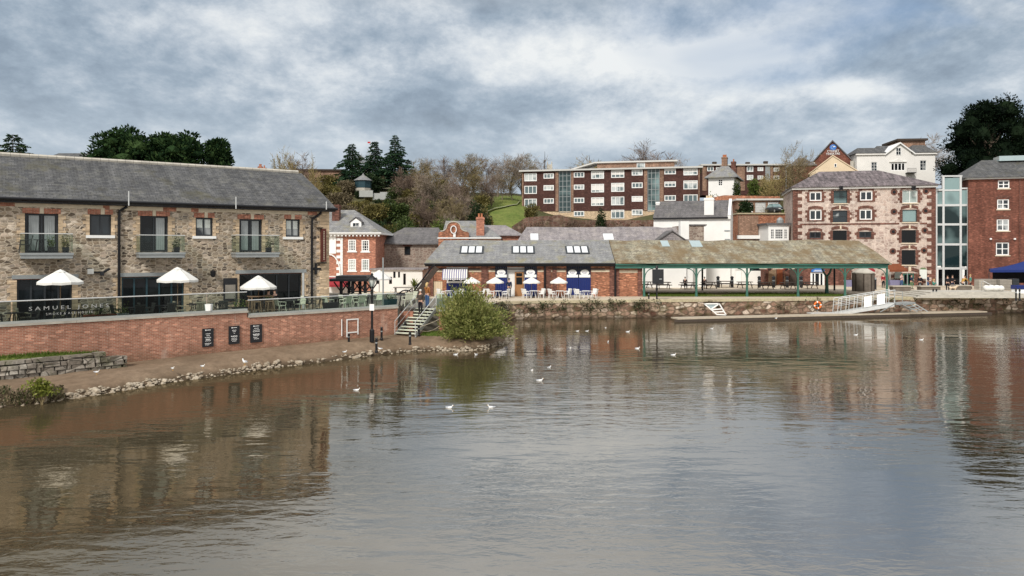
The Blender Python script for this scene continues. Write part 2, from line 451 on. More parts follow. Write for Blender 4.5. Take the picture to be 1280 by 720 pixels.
M['leaf_yew'] = m_leaf('leaf_yew', [(.2, (.003, .006, .004)), (.6, (.007, .013, .007)), (.9, (.014, .024, .011))], .08)
M['leaf_willow'] = m_leaf('leaf_willow', [(.2, (.05, .068, .015)), (.42, (.165, .19, .05)), (.72, (.35, .355, .12)), (1, (.50, .47, .21))], .35)
M['leaf_olive'] = m_leaf('leaf_olive', [(.2, (.06, .055, .02)), (.5, (.14, .122, .04)), (.85, (.25, .21, .075))], .2)
M['leaf_green'] = m_leaf('leaf_green', [(.2, (.035, .05, .014)), (.5, (.085, .12, .026)), (.85, (.16, .21, .05))], .2)
M['leaf_dark'] = m_leaf('leaf_dark', [(.2, (.007, .015, .006)), (.55, (.018, .034, .012)), (.85, (.045, .072, .024))], .15)
M['leaf_brown'] = m_leaf('leaf_brown', [(.2, (.075, .06, .036)), (.5, (.155, .125, .075)), (.85, (.25, .205, .125))], .2)
M['leaf_purple'] = m_leaf('leaf_purple', [(.2, (.07, .05, .036)), (.5, (.14, .10, .068)), (.85, (.22, .165, .11))], .2)
M['leaf_lime'] = m_leaf('leaf_lime', [(.2, (.07, .09, .015)), (.5, (.18, .21, .04)), (.85, (.32, .33, .07))], .3)
M['leaf_ivy'] = m_leaf('leaf_ivy', [(.2, (.02, .035, .012)), (.55, (.05, .075, .02)), (.85, (.10, .13, .04))], .2)

def m_water():
    t = NT('river_water')
    p = t.pos()
    a = t.noise(t.scale(p, .35, .8), 1.0, 2, .5, .3)
    b = t.noise(t.scale(p, 1.5, 3.2), 1.0, 3, .55, .4)
    c = t.noise(t.scale(p, .05, .09), 1.0, 3, .6)
    calm = t.ramp(c, [(.38, .12), (.62, 1.0)])
    n1 = t.bump(a, .026, 1.0)
    h2 = t.math('MULTIPLY', b, calm)
    n2 = t.bump(h2, .065, .30, n1)
    mud = t.ramp(t.noise(t.scale(p, .04, .06), 1, 4, .6), [(.3, (.042, .033, .019)), (.7, (.066, .053, .032))])
    m = t.done(mud, .025, n2, 0, .5)
    t.p.inputs['IOR'].default_value = 5.5
    # dark reflection of the left warehouse painted in: specular tint lowered on that side
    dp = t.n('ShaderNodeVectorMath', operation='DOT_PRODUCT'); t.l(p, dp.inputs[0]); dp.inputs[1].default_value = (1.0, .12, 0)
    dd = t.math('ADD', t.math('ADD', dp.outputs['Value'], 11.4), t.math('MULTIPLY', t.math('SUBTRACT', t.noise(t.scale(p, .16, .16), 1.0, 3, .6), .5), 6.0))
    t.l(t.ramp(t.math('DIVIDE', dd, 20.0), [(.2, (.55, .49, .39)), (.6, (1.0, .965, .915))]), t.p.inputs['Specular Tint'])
    return m
M['letter_grey'] = m_plain('letter_grey', (.42, .43, .42), .4, .3, .05)
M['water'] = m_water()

def m_ground(name, c1, c2, sc=.6, fine=9, sp=.25, wet=None):
    t = NT(name)
    p = t.pos()
    col = t.mix(t.ramp(t.noise(p, sc, 6, .7), [(.3, 0), (.7, 1)]), c1, c2)
    fn = t.noise(p, fine, 4, .75)
    col = t.mix(1.0, col, t.ramp(fn, [(.2, 1 - sp), (.8, 1 + sp)]), 'MULTIPLY')
    if wet:
        z = t.n('ShaderNodeSeparateXYZ'); t.l(p, z.inputs[0])
        f = t.ramp(t.math('ADD', z.outputs[2], t.math('MULTIPLY', t.math('SUBTRACT', t.noise(p, 1.5, 4), .5), .3)), [(.05, .9), (wet, 0)])
        col = t.mix(f, col, (.045, .032, .018))
        col = t.mix(t.ramp(t.noise(t.scale(p, .35, .35), 1.0, 5, .65), [(.52, 0), (.66, .5)]), col, (.10, .072, .046))
    return t.done(col, .92, t.bump(fn, .3, .02), 0, .2)
M['quay_paving'] = m_ground('quay_paving', (.42, .35, .265), (.56, .48, .37), .35, 5)
M['quay_edge'] = m_ground('quay_edge', (.34, .28, .2), (.46, .41, .26), .5, 4, .3)
M['path_ground'] = m_ground('path_ground', (.14, .095, .06), (.235, .17, .115), .5, 3.5, .35, .3)
M['terrace_paving'] = m_ground('terrace_paving', (.12, .11, .09), (.2, .18, .15), .6, 4)
M['hill_ground'] = m_ground('hill_ground', (.05, .06, .02), (.10, .085, .045), .12, 1.5, .4)
M['hill_grass'] = m_ground('hill_grass', (.085, .125, .024), (.17, .19, .05), .35, 2, .45)
M['lawn'] = m_ground('lawn', (.15, .19, .04), (.22, .17, .08), .5, 6, .35)
M['asphalt'] = m_ground('asphalt', (.10, .095, .09), (.15, .14, .13), .4, 5)
M['leaf_hedge'] = m_leaf('leaf_hedge', [(.2, (.025, .018, .012)), (.5, (.075, .05, .034)), (.85, (.15, .11, .065))], .15)
M['rock_pale'] = m_ground('rock_pale', (.22, .17, .115), (.47, .41, .325), 1.9, 6, .45)
M['grass_blade'] = m_leaf('grass_blade', [(.2, (.05, .085, .012)), (.5, (.10, .16, .024)), (.85, (.17, .23, .05))], .3)

# ---------------------------------------------------------------- building helpers
class Bld:
    """a building: an Empty at its front left base; local x along the front, y into the building, z up"""
    def __init__(s, name, label, cat, O, a=0.0, group=None):
        s.O = Vector(O); s.a = R(a)
        s.u = Vector((math.cos(s.a), math.sin(s.a), 0)); s.n = Vector((-math.sin(s.a), math.cos(s.a), 0))
        s.root = empty(name, label, cat, O, s.a, group)
    def lx(s, px, d=0.0):
        k = (px - CX) / F
        o = s.O + s.n * d
        den = s.u.x - k * s.u.y
        return (k * o.y - o.x) / den
    def dep(s, px, d=0.0):
        x = s.lx(px, d); return (s.O + s.n * d + s.u * x).y
    def loc(s, px, py, d=0.0):
        Y = s.dep(px, d)
        return s.lx(px, d), EYE - (py - HY) / F * Y - s.O.z
    def rect(s, r, d=0.0):
        """pixel box (x0, x1, top, bottom) on the plane at depth d -> local (x0, x1, z0, z1)"""
        xm = (r[0] + r[1]) / 2
        return s.lx(r[0], d), s.lx(r[1], d), s.loc(xm, r[3], d)[1], s.loc(xm, r[2], d)[1]
    def z(s, px, py, d=0.0): return s.loc(px, py, d)[1]
    def world(s, x, y, z): return s.O + s.u * x + s.n * y + Vector((0, 0, z))

def wall(mb, x0, x1, z0, z1, ops=(), y=0.0, th=.25, m=0, mr=None):
    xs = sorted(set([x0, x1] + [min(max(v, x0), x1) for o in ops for v in o[:2]]))
    zs = sorted(set([z0, z1] + [min(max(v, z0), z1) for o in ops for v in o[2:4]]))
    for i in range(len(xs) - 1):
        for j in range(len(zs) - 1):
            cx, cz = (xs[i] + xs[i + 1]) / 2, (zs[j] + zs[j + 1]) / 2
            if any(o[0] < cx < o[1] and o[2] < cz < o[3] for o in ops): continue
            mb.quad((xs[i], y, zs[j]), (xs[i + 1], y, zs[j]), (xs[i + 1], y, zs[j + 1]), (xs[i], y, zs[j + 1]), m)
    mr = m if mr is None else mr
    for a, b, c, d in [o[:4] for o in ops]:
        mb.quad((a, y, c), (a, y, d), (a, y + th, d), (a, y + th, c), mr)
        mb.quad((b, y, c), (b, y + th, c), (b, y + th, d), (b, y, d), mr)
        mb.quad((a, y, d), (b, y, d), (b, y + th, d), (a, y + th, d), mr)
        mb.quad((a, y, c), (a, y + th, c), (b, y + th, c), (b, y, c), mr)

def shell(mb, x0, x1, z0, z1, depth, ops=(), th=.25, m=0, gable=None):
    """front wall with openings, plain sides and back, optional gable ends rising to gable height"""
    wall(mb, x0, x1, z0, z1, ops, 0, th, m)
    mb.quad((x1, 0, z0), (x1, depth, z0), (x1, depth, z1), (x1, 0, z1), m)
    mb.quad((x0, depth, z0), (x0, 0, z0), (x0, 0, z1), (x0, depth, z1), m)
    mb.quad((x1, depth, z0), (x0, depth, z0), (x0, depth, z1), (x1, depth, z1), m)
    if gable:
        for x in (x0, x1):
            mb.poly([(x, 0, z1), (x, depth, z1), (x, depth / 2, gable)] if x == x1 else [(x, depth, z1), (x, 0, z1), (x, depth / 2, gable)], m)

def roof(mb, x0, x1, y0, y1, ze, zr, hl=0.0, hr=0.0, m=0, th=.14, yr=None):
    """pitched roof over the box; hl / hr pull the ridge ends in (hips)"""
    yr = (y0 + y1) / 2 if yr is None else yr
    A, B, C, D = (x0, y0, ze), (x1, y0, ze), (x1, y1, ze), (x0, y1, ze)
    E, G = (x0 + hl, yr, zr), (x1 - hr, yr, zr)
    def dn(p): return (p[0], p[1], p[2] - th)
    for f in ([A, B, G, E], [C, D, E, G], [B, C, G], [D, A, E]):
        mb.poly(f, m); mb.poly([dn(p) for p in reversed(f)], m)
    for p, q in ((A, B), (B, C), (C, D), (D, A)):
        mb.quad(dn(p), dn(q), q, p, m)

def window(parent, x0, x1, z0, z1, y=.12, fr='white_paint', gl='pane_mid', nx=2, nz=1, w=.06, d=.05, name='window', sill=None, bars=.035, blind=0):
    mb = MB()
    mb.box(x0, x0 + w, y - d, y, z0, z1); mb.box(x1 - w, x1, y - d, y, z0, z1)
    mb.box(x0 + w, x1 - w, y - d, y, z1 - w, z1); mb.box(x0 + w, x1 - w, y - d, y, z0, z0 + w)
    for i in range(1, nx):
        x = x0 + (x1 - x0) * i / nx
        mb.box(x - bars, x + bars, y - d + .008, y - .004, z0 + w, z1 - w)
    for j in range(1, nz):
        z = z0 + (z1 - z0) * j / nz
        mb.box(x0 + w, x1 - w, y - d + .012, y - .006, z - bars * .8, z + bars * .8)
    o = mb.build(name, M[fr], parent)
    if blind:
        c = MB(); c.quad((x0 + w, y - .008, z1 - (z1 - z0) * blind), (x1 - w, y - .008, z1 - (z1 - z0) * blind), (x1 - w, y - .008, z1 - w), (x0 + w, y - .008, z1 - w)); c.build('blind', M['villa_render'], o)
    p = MB(); p.quad((x0, y - .002, z0), (x1, y - .002, z0), (x1, y - .002, z1), (x0, y - .002, z1))
    p.build('pane', M[gl], o)
    if sill:
        s = MB(); s.box(x0 - .12, x1 + .12, -.07, .1, z0 - .13, z0 - .003); s.build('sill', M[sill], o)
    return o

def sag(o, amp, cuts=14, fr=.35):
    """old roof: ridges and eaves dip a little between the trusses"""
    bm = bmesh.new(); bm.from_mesh(o.data)
    bmesh.ops.remove_doubles(bm, verts=bm.verts, dist=.0005)
    es = [e for e in bm.edges if e.calc_length() > 3.0]
    bmesh.ops.subdivide_edges(bm, edges=es, cuts=cuts, use_grid_fill=True)
    for v in bm.verts:
        c = o.matrix_basis @ v.co; v.co.z += amp * mnoise.fractal(Vector((c.x * fr, c.y * fr, 4.2)), 1.0, 2.0, 3)
    bmesh.ops.triangulate(bm, faces=bm.faces[:])
    bm.to_mesh(o.data); bm.free()

def surround(parent, x0, x1, z0, z1, mats, jw=.28, jit=.12, top=.32, key=True, course=.22, sill=None, seed=0, proud=.03, arch=0.0, mj=0, mt=1, mk=2, floor=False):
    """toothed jambs, head and keystone round an opening, standing a little proud of the wall"""
    rnd = random.Random(seed)
    mb = MB()
    z = z0; k = 0
    while z < z1 - .02:
        h = min(course, z1 - z)
        e = jit if k % 2 else 0
        mb.box(x0 - jw - e, x0, -proud, .12, z, z + h - .012, mj)
        mb.box(x1, x1 + jw + e, -proud, .12, z, z + h - .012, mj)
        z += h; k += 1
    n = max(5, int((x1 - x0) / .16))
    xa, xb = x0 - jw * .55, x1 + jw * .55
    for i in range(n):
        a, b = xa + (xb - xa) * i / n, xa + (xb - xa) * (i + 1) / n
        def rise(x):
            u = (x - xa) / (xb - xa) * 2 - 1
            return arch * (1 - u * u)
        mid = i == n // 2 and key
        zt = top * (1.25 if mid else 1)
        pr = proud + (.02 if mid else .003)
        mb.prism([(a + .006, z1 + rise(a)), (b - .006, z1 + rise(b)), (b - .006, z1 + rise(b) + zt), (a + .006, z1 + rise(a) + zt)], -pr, .12, mk if mid else mt)
    if sill is not None:
        mb.box(x0 - jw, x1 + jw, -proud - .06, .14, z0 - .16, z0 - .004, sill)
    return mb.build('surround', mats, parent)

def chimney(parent, x, y, z0, w, d, h, mat, pots=2, name='chimney', pot='terracotta', ph=.45):
    mb = MB()
    mb.box(x - w / 2, x + w / 2, y - d / 2, y + d / 2, z0, z0 + h)
    mb.box(x - w / 2 - .06, x + w / 2 + .06, y - d / 2 - .06, y + d / 2 + .06, z0 + h - .28, z0 + h - .1)
    c = mb.build(name, M[mat], parent)
    for i in range(pots):
        px = x + (w * .7) * ((i + .5) / pots - .5)
        p = MB(); p.lathe([(.13, 0), (.11, ph * .8), (.14, ph * .85), (.13, ph)], 8, (px, y, z0 + h))
        p.build('chimney_pot', M[pot], c)
    return c

def text_mesh(name, body, size, mat, parent, M4, ext=.01, align='CENTER'):
    cu = bpy.data.curves.new(name, 'FONT')
    cu.body = body; cu.size = size; cu.extrude = ext; cu.align_x = align; cu.resolution_u = 2
    tmp = bpy.data.objects.new('tmp_text', cu); COL.objects.link(tmp)
    dg = bpy.context.evaluated_depsgraph_get()
    me = bpy.data.meshes.new_from_object(tmp.evaluated_get(dg))
    bpy.data.objects.remove(tmp); bpy.data.curves.remove(cu)
    me.materials.clear(); me.materials.append(mat)
    me.transform(M4)
    o = bpy.data.objects.new(name, me); COL.objects.link(o)
    if parent is not None: o.parent = parent
    return o
FACE = Matrix.Rotation(PI / 2, 4, 'X')   # text lying in xy -> standing in xz, read from -y
# ---------------------------------------------------------------- camera, sky, sun
cam = bpy.data.cameras.new('camera'); camo = bpy.data.objects.new('camera', cam); COL.objects.link(camo)
camo.location = (0, 0, EYE); camo.rotation_euler = (PI / 2, 0, 0)
cam.sensor_width = 36.0; cam.lens = 36.0 * F / 1280.0
cam.shift_y = -(360.0 - HY) / 1280.0
cam.clip_start = .1; cam.clip_end = 6000
scene.camera = camo
scene.view_settings.view_transform = 'Standard'; scene.view_settings.look = 'None'
scene.view_settings.exposure = 0; scene.view_settings.gamma = 1
scene.render.engine = 'CYCLES'

SUN_EL, SUN_AZ = 42.0, 205.0      # azimuth from north (+Y) clockwise: behind the camera, a little to the left
world = bpy.data.worlds.new('World'); scene.world = world; world.use_nodes = True
def build_sky():
    t = NT.__new__(NT); t.t = world.node_tree; t.t.nodes.clear()
    out = t.n('ShaderNodeOutputWorld'); bg = t.n('ShaderNodeBackground'); bg.inputs[1].default_value = .1
    sky = t.n('ShaderNodeTexSky', sky_type='NISHITA'); sky.sun_disc = False
    sky.sun_elevation = R(SUN_EL); sky.sun_rotation = R(SUN_AZ); sky.air_density = 1.2; sky.dust_density = 2.0
    g = t.n('ShaderNodeTexCoord').outputs['Generated']
    s = t.n('ShaderNodeSeparateXYZ'); t.l(g, s.inputs[0])
    x, y, z = s.outputs
    zc = t.math('ADD', t.math('MAXIMUM', z, 0.0), .36)
    px, py = t.math('DIVIDE', x, zc), t.math('DIVIDE', y, zc)
    c = t.n('ShaderNodeCombineXYZ'); t.l(px, c.inputs[0]); t.l(py, c.inputs[1]); c.inputs[2].default_value = 3.7
    v = c.outputs[0]
    big = t.noise(t.scale(v, 1.0, .95), 1.15, 3, .5, .1)
    det = t.noise(t.scale(v, 1.15, 1.0), 3.0, 11, .66, .1)
    fin = t.noise(t.scale(v, 1.1, 1.0), 9.0, 7, .6, .1)
    # the deck of cloud: blue-grey bellies, paler between, a few bright breaks
    f = t.math('ADD', t.math('MULTIPLY', big, .55), t.math('MULTIPLY', det, .85))
    f = t.math('ADD', f, t.math('MULTIPLY', fin, .30))
    f = t.math('ADD', t.math('MULTIPLY', t.math('SUBTRACT', f, .85), 1.4), .65)
    # brighter towards the right and where the deck breaks near 18 degrees east of north
    def blob(cx, cz, rx, rz, amp):
        dx = t.math('DIVIDE', t.math('SUBTRACT', t.math('DIVIDE', x, t.math('MAXIMUM', y, .05)), cx), rx)
        dz = t.math('DIVIDE', t.math('SUBTRACT', t.math('DIVIDE', z, t.math('MAXIMUM', y, .05)), cz), rz)
        r2 = t.math('ADD', t.math('MULTIPLY', dx, dx), t.math('MULTIPLY', dz, dz))
        return t.math('MULTIPLY', t.math('EXPONENT', t.math('MULTIPLY', r2, -1.0)), amp)
    for b in ((.27, .262, .10, .028, .40), (.21, .245, .09, .03, .12), (.47, .212, .15, .020, .28), (.15, .15, .30, .022, .16), (.02, .25, .10, .03, .10), (-.05, .27, .22, .06, .08), (-.45, .27, .25, .06, -.16), (.1, .30, .2, .04, .06),
              (-.6, .22, .22, .05, -.06), (.6, .31, .2, .05, -.05), (.62, .17, .10, .03, -.12), (.36, .17, .10, .025, -.05), (-.25, .19, .25, .03, -.07), (.02, .335, .3, .03, -.06)):
        f = t.math('ADD', f, blob(*b))
    cl = t.ramp(f, [(.36, (1.95, 2.5, 3.2)), (.50, (2.7, 3.4, 4.25)), (.60, (3.5, 4.3, 5.2)), (.70, (4.8, 5.5, 6.3)), (.82, (6.9, 7.4, 7.9)), (.97, (9.0, 9.2, 9.2))])
    # pale band low over the hill
    hz = t.ramp(z, [(0.0, .85), (.10, .62), (.19, .12), (.26, 0)])
    cl = t.mix(t.math('MULTIPLY', hz, .8), cl, (6.0, 6.8, 7.6))
    # overhead and behind the camera: plain bright overcast
    cl = t.mix(t.ramp(z, [(.30, 0), (.40, .85)]), cl, (6.9, 6.9, 6.8))
    up = t.ramp(z, [(.48, 0), (.8, 1)])
    cl = t.mix(up, cl, (10.5, 10.9, 11.4))
    bk = t.ramp(y, [(0.0, 0), (.2, 1)])
    cl = t.mix(bk, (9.6, 9.6, 9.6), cl)
    # breaks where blue shows
    hole = t.ramp(t.noise(t.scale(v, 1, 1.3), 1.05, 5, .6, .6), [(.54, 0), (.66, .65)])
    hole = t.math('MULTIPLY', hole, t.ramp(x, [(.0, .2), (.5, 1)]))
    col = t.mix(hole, cl, t.mix(.5, sky.outputs[0], (2.2, 3.6, 6.2)))
    col = t.mix(.06, col, sky.outputs[0])
    t.l(col, bg.inputs[0]); t.l(bg.outputs[0], out.inputs[0])
build_sky()
sl = bpy.data.lights.new('sun', 'SUN'); sl.energy = 3.3; sl.angle = R(10); sl.color = (1.0, .955, .89)
so = bpy.data.objects.new('sun', sl); COL.objects.link(so)
az = R(SUN_AZ); el = R(SUN_EL)
d = Vector((math.sin(az) * math.cos(el), math.cos(az) * math.cos(el), math.sin(el)))
so.rotation_euler = d.to_track_quat('Z', 'Y').to_euler(); so.location = d * 60

# ---------------------------------------------------------------- river
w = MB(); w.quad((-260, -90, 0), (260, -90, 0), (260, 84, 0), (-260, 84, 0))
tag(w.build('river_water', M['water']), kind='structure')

# ---------------------------------------------------------------- far quay (z 1.65), its wall line and the hill
QZ = 1.65
QL = [Vector((-3.4, 53.0)), Vector((-2.6, 62.0)), Vector((-1.2, 67.2)), Vector((3.0, 68.6)), Vector((52.0, 75.2)), Vector((120.0, 84.0))]
q = MB()
poly = [(p.x, p.y, QZ) for p in QL] + [(140, 116, QZ), (-70, 116, QZ), (-70, 60, QZ), (-12, 58, QZ)]
q.poly(poly)
tag(q.build('quay', M['quay_paving']), kind='structure')
e = MB()   # worn stone edge of the quay, a low step proud of the paving
for a, b in zip(QL[2:-1], QL[3:]):
    n = Vector((-(b - a).y, (b - a).x)).normalized()
    steps = max(1, int((b - a).length / 1.6)); rnd = random.Random(4)
    for i in range(steps):
        p, r = a + (b - a) * (i + .004) / steps, a + (b - a) * (i + .99) / steps
        hh = QZ + .03 + rnd.uniform(0, .035)
        e.slab([(p.x - n.x * .06, p.y - n.y * .06), (r.x - n.x * .06, r.y - n.y * .06), (r.x + n.x * .75, r.y + n.y * .75), (p.x + n.x * .75, p.y + n.y * .75)], QZ - .2, hh)
tag(e.build('quay_edge', M['quay_edge']), kind='structure')
qw = MB(); rnd = random.Random(7)
def qpt(t):
    L = 0
    for a, b in zip(QL[:-1], QL[1:]):
        l = (b - a).length
        if L + l >= t: return a + (b - a) * ((t - L) / l), Vector((-(b - a).y, (b - a).x)).normalized()
        L += l
    return QL[-1], Vector((0, 1))
tot = sum((b - a).length for a, b in zip(QL[:-1], QL[1:]))
NX, NZ = 520, 9
for i in range(NX + 1):
    p, n = qpt(tot * i / NX)
    for j in range(NZ + 1):
        z = -.5 + (QZ - .05 + .5) * j / NZ
        k = mnoise.fractal(Vector((i * .42, z * 2.4, 1.3)), 1.0, 2.0, 4) * .16 + (QZ - z) * .07
        if j == NZ: k = 0
        qw.v.append((p.x - n.x * k, p.y - n.y * k, z))
for i in range(NX):
    for j in range(NZ):
        a = i * (NZ + 1) + j
        qw.f.append((a, a + NZ + 1, a + NZ + 2, a + 1)); qw.m.append(0)
def uv_line(o):
    me = o.data
    for p in me.polygons:
        for li in p.loop_indices:
            c = me.vertices[me.loops[li].vertex_index].co
            me.uv_layers[0].data[li].uv = (c.x * 1.02 + c.y * .3, c.z)
qo = qw.build('quay_wall', M['quay_rubble'])
uv_line(qo)
tag(qo, 'weathered rubble stone quay wall along the far side of the river', 'wall')

HY_ROWS = [96, 104, 112, 118, 124, 130, 140, 150, 165, 190, 230, 400, 1600]
HA = [-1.4, -.7, -.45, -.25, -.17, -.10, -.05, 0.0, .06, .14, .25, .31, .38, .47, .60, .8, 1.4]
HZ = [
 [1.2, 1.8, 3, 4.5, 6, 8, 11, 13, 16, 18, 19, 19, 19],
 [1.2, 2.0, 3, 5, 7, 9, 12, 15, 18, 20, 21, 21, 21],
 [1.2, 2.4, 4, 6, 8, 10, 13.5, 16.5, 19, 21.5, 22, 22, 22],
 [1.2, 2.6, 5, 7.5, 10, 12.5, 16, 18.8, 21, 22, 22, 22, 22],
 [1.2, 2.6, 5, 7.5, 10, 12.5, 16, 18.6, 20.5, 21.5, 21, 21, 21],
 [1.2, 2.2, 4.5, 6.5, 9, 11.3, 14.6, 17, 19, 20, 20, 20, 20],
 [1.2, 1.8, 4, 6, 8.4, 10.8, 13.8, 16.4, 19, 21, 21, 21, 21],
 [1.2, 1.6, 3.0, 5, 7.4, 9.8, 13.6, 16.4, 18.8, 20.6, 21, 20, 20],
 [1.2, 1.5, 2, 4, 6.6, 9.2, 11.8, 14, 17, 20, 21, 20, 20],
 [1.2, 1.5, 1.6, 3, 6, 9, 11.6, 12.6, 14.5, 17, 18, 18, 18],
 [1.2, 1.5, 1.6, 4, 7, 10.5, 14.6, 15.4, 16.4, 18, 18.5, 18, 18],
 [1.2, 1.5, 1.6, 10.6, 12.2, 14.3, 16.4, 17.2, 18, 19, 19, 19, 19],
 [1.2, 1.5, 1.6, 10.0, 12, 14.5, 17, 18, 19, 20, 20, 20, 20],
 [1.2, 1.5, 1.6, 8, 11, 14, 17, 18.5, 20, 21, 21, 20, 20],
 [1.2, 1.5, 1.6, 7, 10, 13, 16, 18, 20, 21, 21, 20, 20],
 [1.2, 1.5, 1.6, 7, 10, 13, 16, 18, 20, 21, 21, 20, 20],
 [1.2, 1.5, 1.6, 7, 10, 13, 16, 18, 20, 21, 21, 20, 20]]
def hz(X, Y):
    a = X / Y
    def seg(arr, v):
        for i in range(len(arr) - 1):
            if v <= arr[i + 1]: return i, max(0, min(1, (v - arr[i]) / (arr[i + 1] - arr[i])))
        return len(arr) - 2, 1.0
    i, s = seg(HA, a); j, r = seg(HY_ROWS, Y)
    return (HZ[i][j] * (1 - s) + HZ[i + 1][j] * s) * (1 - r) + (HZ[i][j + 1] * (1 - s) + HZ[i + 1][j + 1] * s) * r
hm = MB()
ys = []
for a, b in zip(HY_ROWS[:-1], HY_ROWS[1:]):
    k = 4 if b < 240 else 3
    ys += [a + (b - a) * i / k for i in range(k)]
ys.append(HY_ROWS[-1])
ax = [-1.4 + 2.8 * i / 110 for i in range(111)]
for Y in ys:
    for a in ax:
        X = a * Y
        hm.v.append((X, Y, hz(X, Y) + (mnoise.noise(Vector((X * .15, Y * .15, 0))) * .35 if Y > 108 else 0)))
for j in range(len(ys) - 1):
    for i in range(110):
        k = j * 111 + i
        hm.f.append((k, k + 1, k + 112, k + 111))
        mx, my = ax[i] + .0127, ys[j]
        grass = (-.044 < mx < .026 and 122 < my < 160)
        hm.m.append(1 if grass else 0)
tag(hm.build('hill', [M['hill_ground'], M['hill_grass']], smooth=True), kind='structure')
# footpath climbing the grass bank
fp = MB()
pts = [(607, 277, 138), (618, 272, 141), (632, 268, 143), (646, 262, 146), (650, 256, 150)]
prev = None
for px, py, Y in pts:
    X = (px - CX) / F * Y; z = hz(X, Y) + .25
    cur = ((X, Y - .5, z), (X, Y + .7, z + .12))
    if prev: fp.quad(prev[0], cur[0], cur[1], prev[1])
    prev = cur
tag(fp.build('footpath', M['stone_cap']), kind='structure')

# ---------------------------------------------------------------- near bank: retaining wall line, path, stones
WA = 42.6
WN = Vector((-math.sin(R(WA)), math.cos(R(WA)))); WU = Vector((math.cos(R(WA)), math.sin(R(WA))))
WC = 41.2
def wall_pt(px, off=0.0):
    k = (px - CX) / F
    Y = (WC + off) / (WN.x * k + WN.y)
    return Vector((k * Y, Y))
TZ = 2.6
wl = [(-60, 522), (0, 510), (60, 503), (100, 497), (150, 489), (200, 480), (250, 473), (300, 466), (350, 459), (400, 453), (440, 448), (470, 444), (510, 440), (540, 438)]
secs = []
for px, py in wl:
    g = gnd(px, py, 0)
    b = wall_pt(min(px - 14, 494), .1)
    secs.append((Vector((g.x, g.y)), b))
first = secs[0]
secs.insert(0, (first[0] - WU * 14 - WN * 1.0, wall_pt(-60, .1) - WU * 16))
secs[-1] = (secs[-1][0], Vector((-6.6, 50.9)))
secs[-2] = (secs[-2][0], Vector((-7.4, 49.4)))
for (px, py), b in (((575, 439), (-4.3, 51.2)), ((606, 437), (-3.6, 51.6)), ((634, 430), (-3.2, 53)), ((640, 420), (-2.7, 58)), ((632, 408), (-2.4, 62.5))):
    g = gnd(px, py, 0); secs.append((Vector((g.x, g.y)), Vector(b)))
def bank_z(i, s):
    base = .6 + .25 * min(1, max(0, (i - 3) / 10))
    prof = [(-.12, -.45), (0, -.02), (.06, .2), (.13, .42), (.4, base - .1), (1, base)]
    for (a, za), (b, zb) in zip(prof[:-1], prof[1:]):
        if s <= b: return za + (zb - za) * (s - a) / (b - a)
    return base
pm = MB(); SS = [-.12, 0, .03, .06, .1, .13, .2, .4, .6, .8, 1]
sub = 4; rows = []
for i in range(len(secs) - 1):
    for k in range(sub):
        f = k / sub
        rows.append((secs[i][0].lerp(secs[i + 1][0], f), secs[i][1].lerp(secs[i + 1][1], f), i + f))
rows.append((*secs[-1], len(secs) - 1))
for wv, bv, idx in rows:
    for s in SS:
        p = wv.lerp(bv, s)
        pm.v.append((p.x, p.y, bank_z(idx, s) + mnoise.noise(Vector((p.x * .9, p.y * .9, 2))) * .06 * (1 if s < .95 else 0)))
n = len(SS)
for i in range(len(rows) - 1):
    for j in range(n - 1):
        pm.f.append((i * n + j, (i + 1) * n + j, (i + 1) * n + j + 1, i * n + j + 1)); pm.m.append(0)
tag(pm.build('riverside_path', M['path_ground'], smooth=True), kind='structure')

def rock(mb, c, r, rnd, flat=.65, m=0):
    bm = bmesh.new(); bmesh.ops.create_icosphere(bm, subdivisions=1, radius=1)
    rot = Matrix.Rotation(rnd.uniform(0, 6.28), 3, 'Z') @ Matrix.Rotation(rnd.uniform(-.3, .3), 3, 'X')
    sx, sy, sz = r * rnd.uniform(.8, 1.35), r * rnd.uniform(.7, 1.05), r * flat * rnd.uniform(.8, 1.2)
    vs = [Vector(c) + rot @ Vector((v.co.x * sx * rnd.uniform(.8, 1.15), v.co.y * sy * rnd.uniform(.8, 1.15), v.co.z * sz * rnd.uniform(.75, 1.1))) for v in bm.verts]
    bm.verts.index_update()
    mb.add(vs, [tuple(v.index for v in f.verts) for f in bm.faces], m); bm.free()
rnd = random.Random(11); rk = MB()
for q_ in range(2300):
    t = rnd.uniform(2.2, len(rows) - 6.2) if rnd.random() < .8 else rnd.uniform(56, len(rows) - 6.2)
    i = int(t); f = t - i
    wv = rows[i][0].lerp(rows[i + 1][0], f); bv = rows[i][1].lerp(rows[i + 1][1], f); idx = rows[i][2] + f / sub
    u_ = (bv - wv).length
    s = rnd.uniform(-.12, .42) / u_
    p = wv.lerp(bv, s)
    r = rnd.uniform(.045, .12) * (1.9 if rnd.random() < .1 else 1)
    if idx < 3.6 and rnd.random() < .75: continue
    if idx > 9 and (s > .07 or rnd.random() < .6): continue
    if s * u_ > .2 + .35 * mnoise.noise(Vector((p.x * .6, p.y * .6, 9))) + .15: continue
    rock(rk, (p.x, p.y, bank_z(idx, s) + r * .12), r, rnd, .55)
tag(rk.build('stone_edging', M['rock_pale']), 'pale stones set along the water edge of the riverside path', 'stones', kind='stuff')

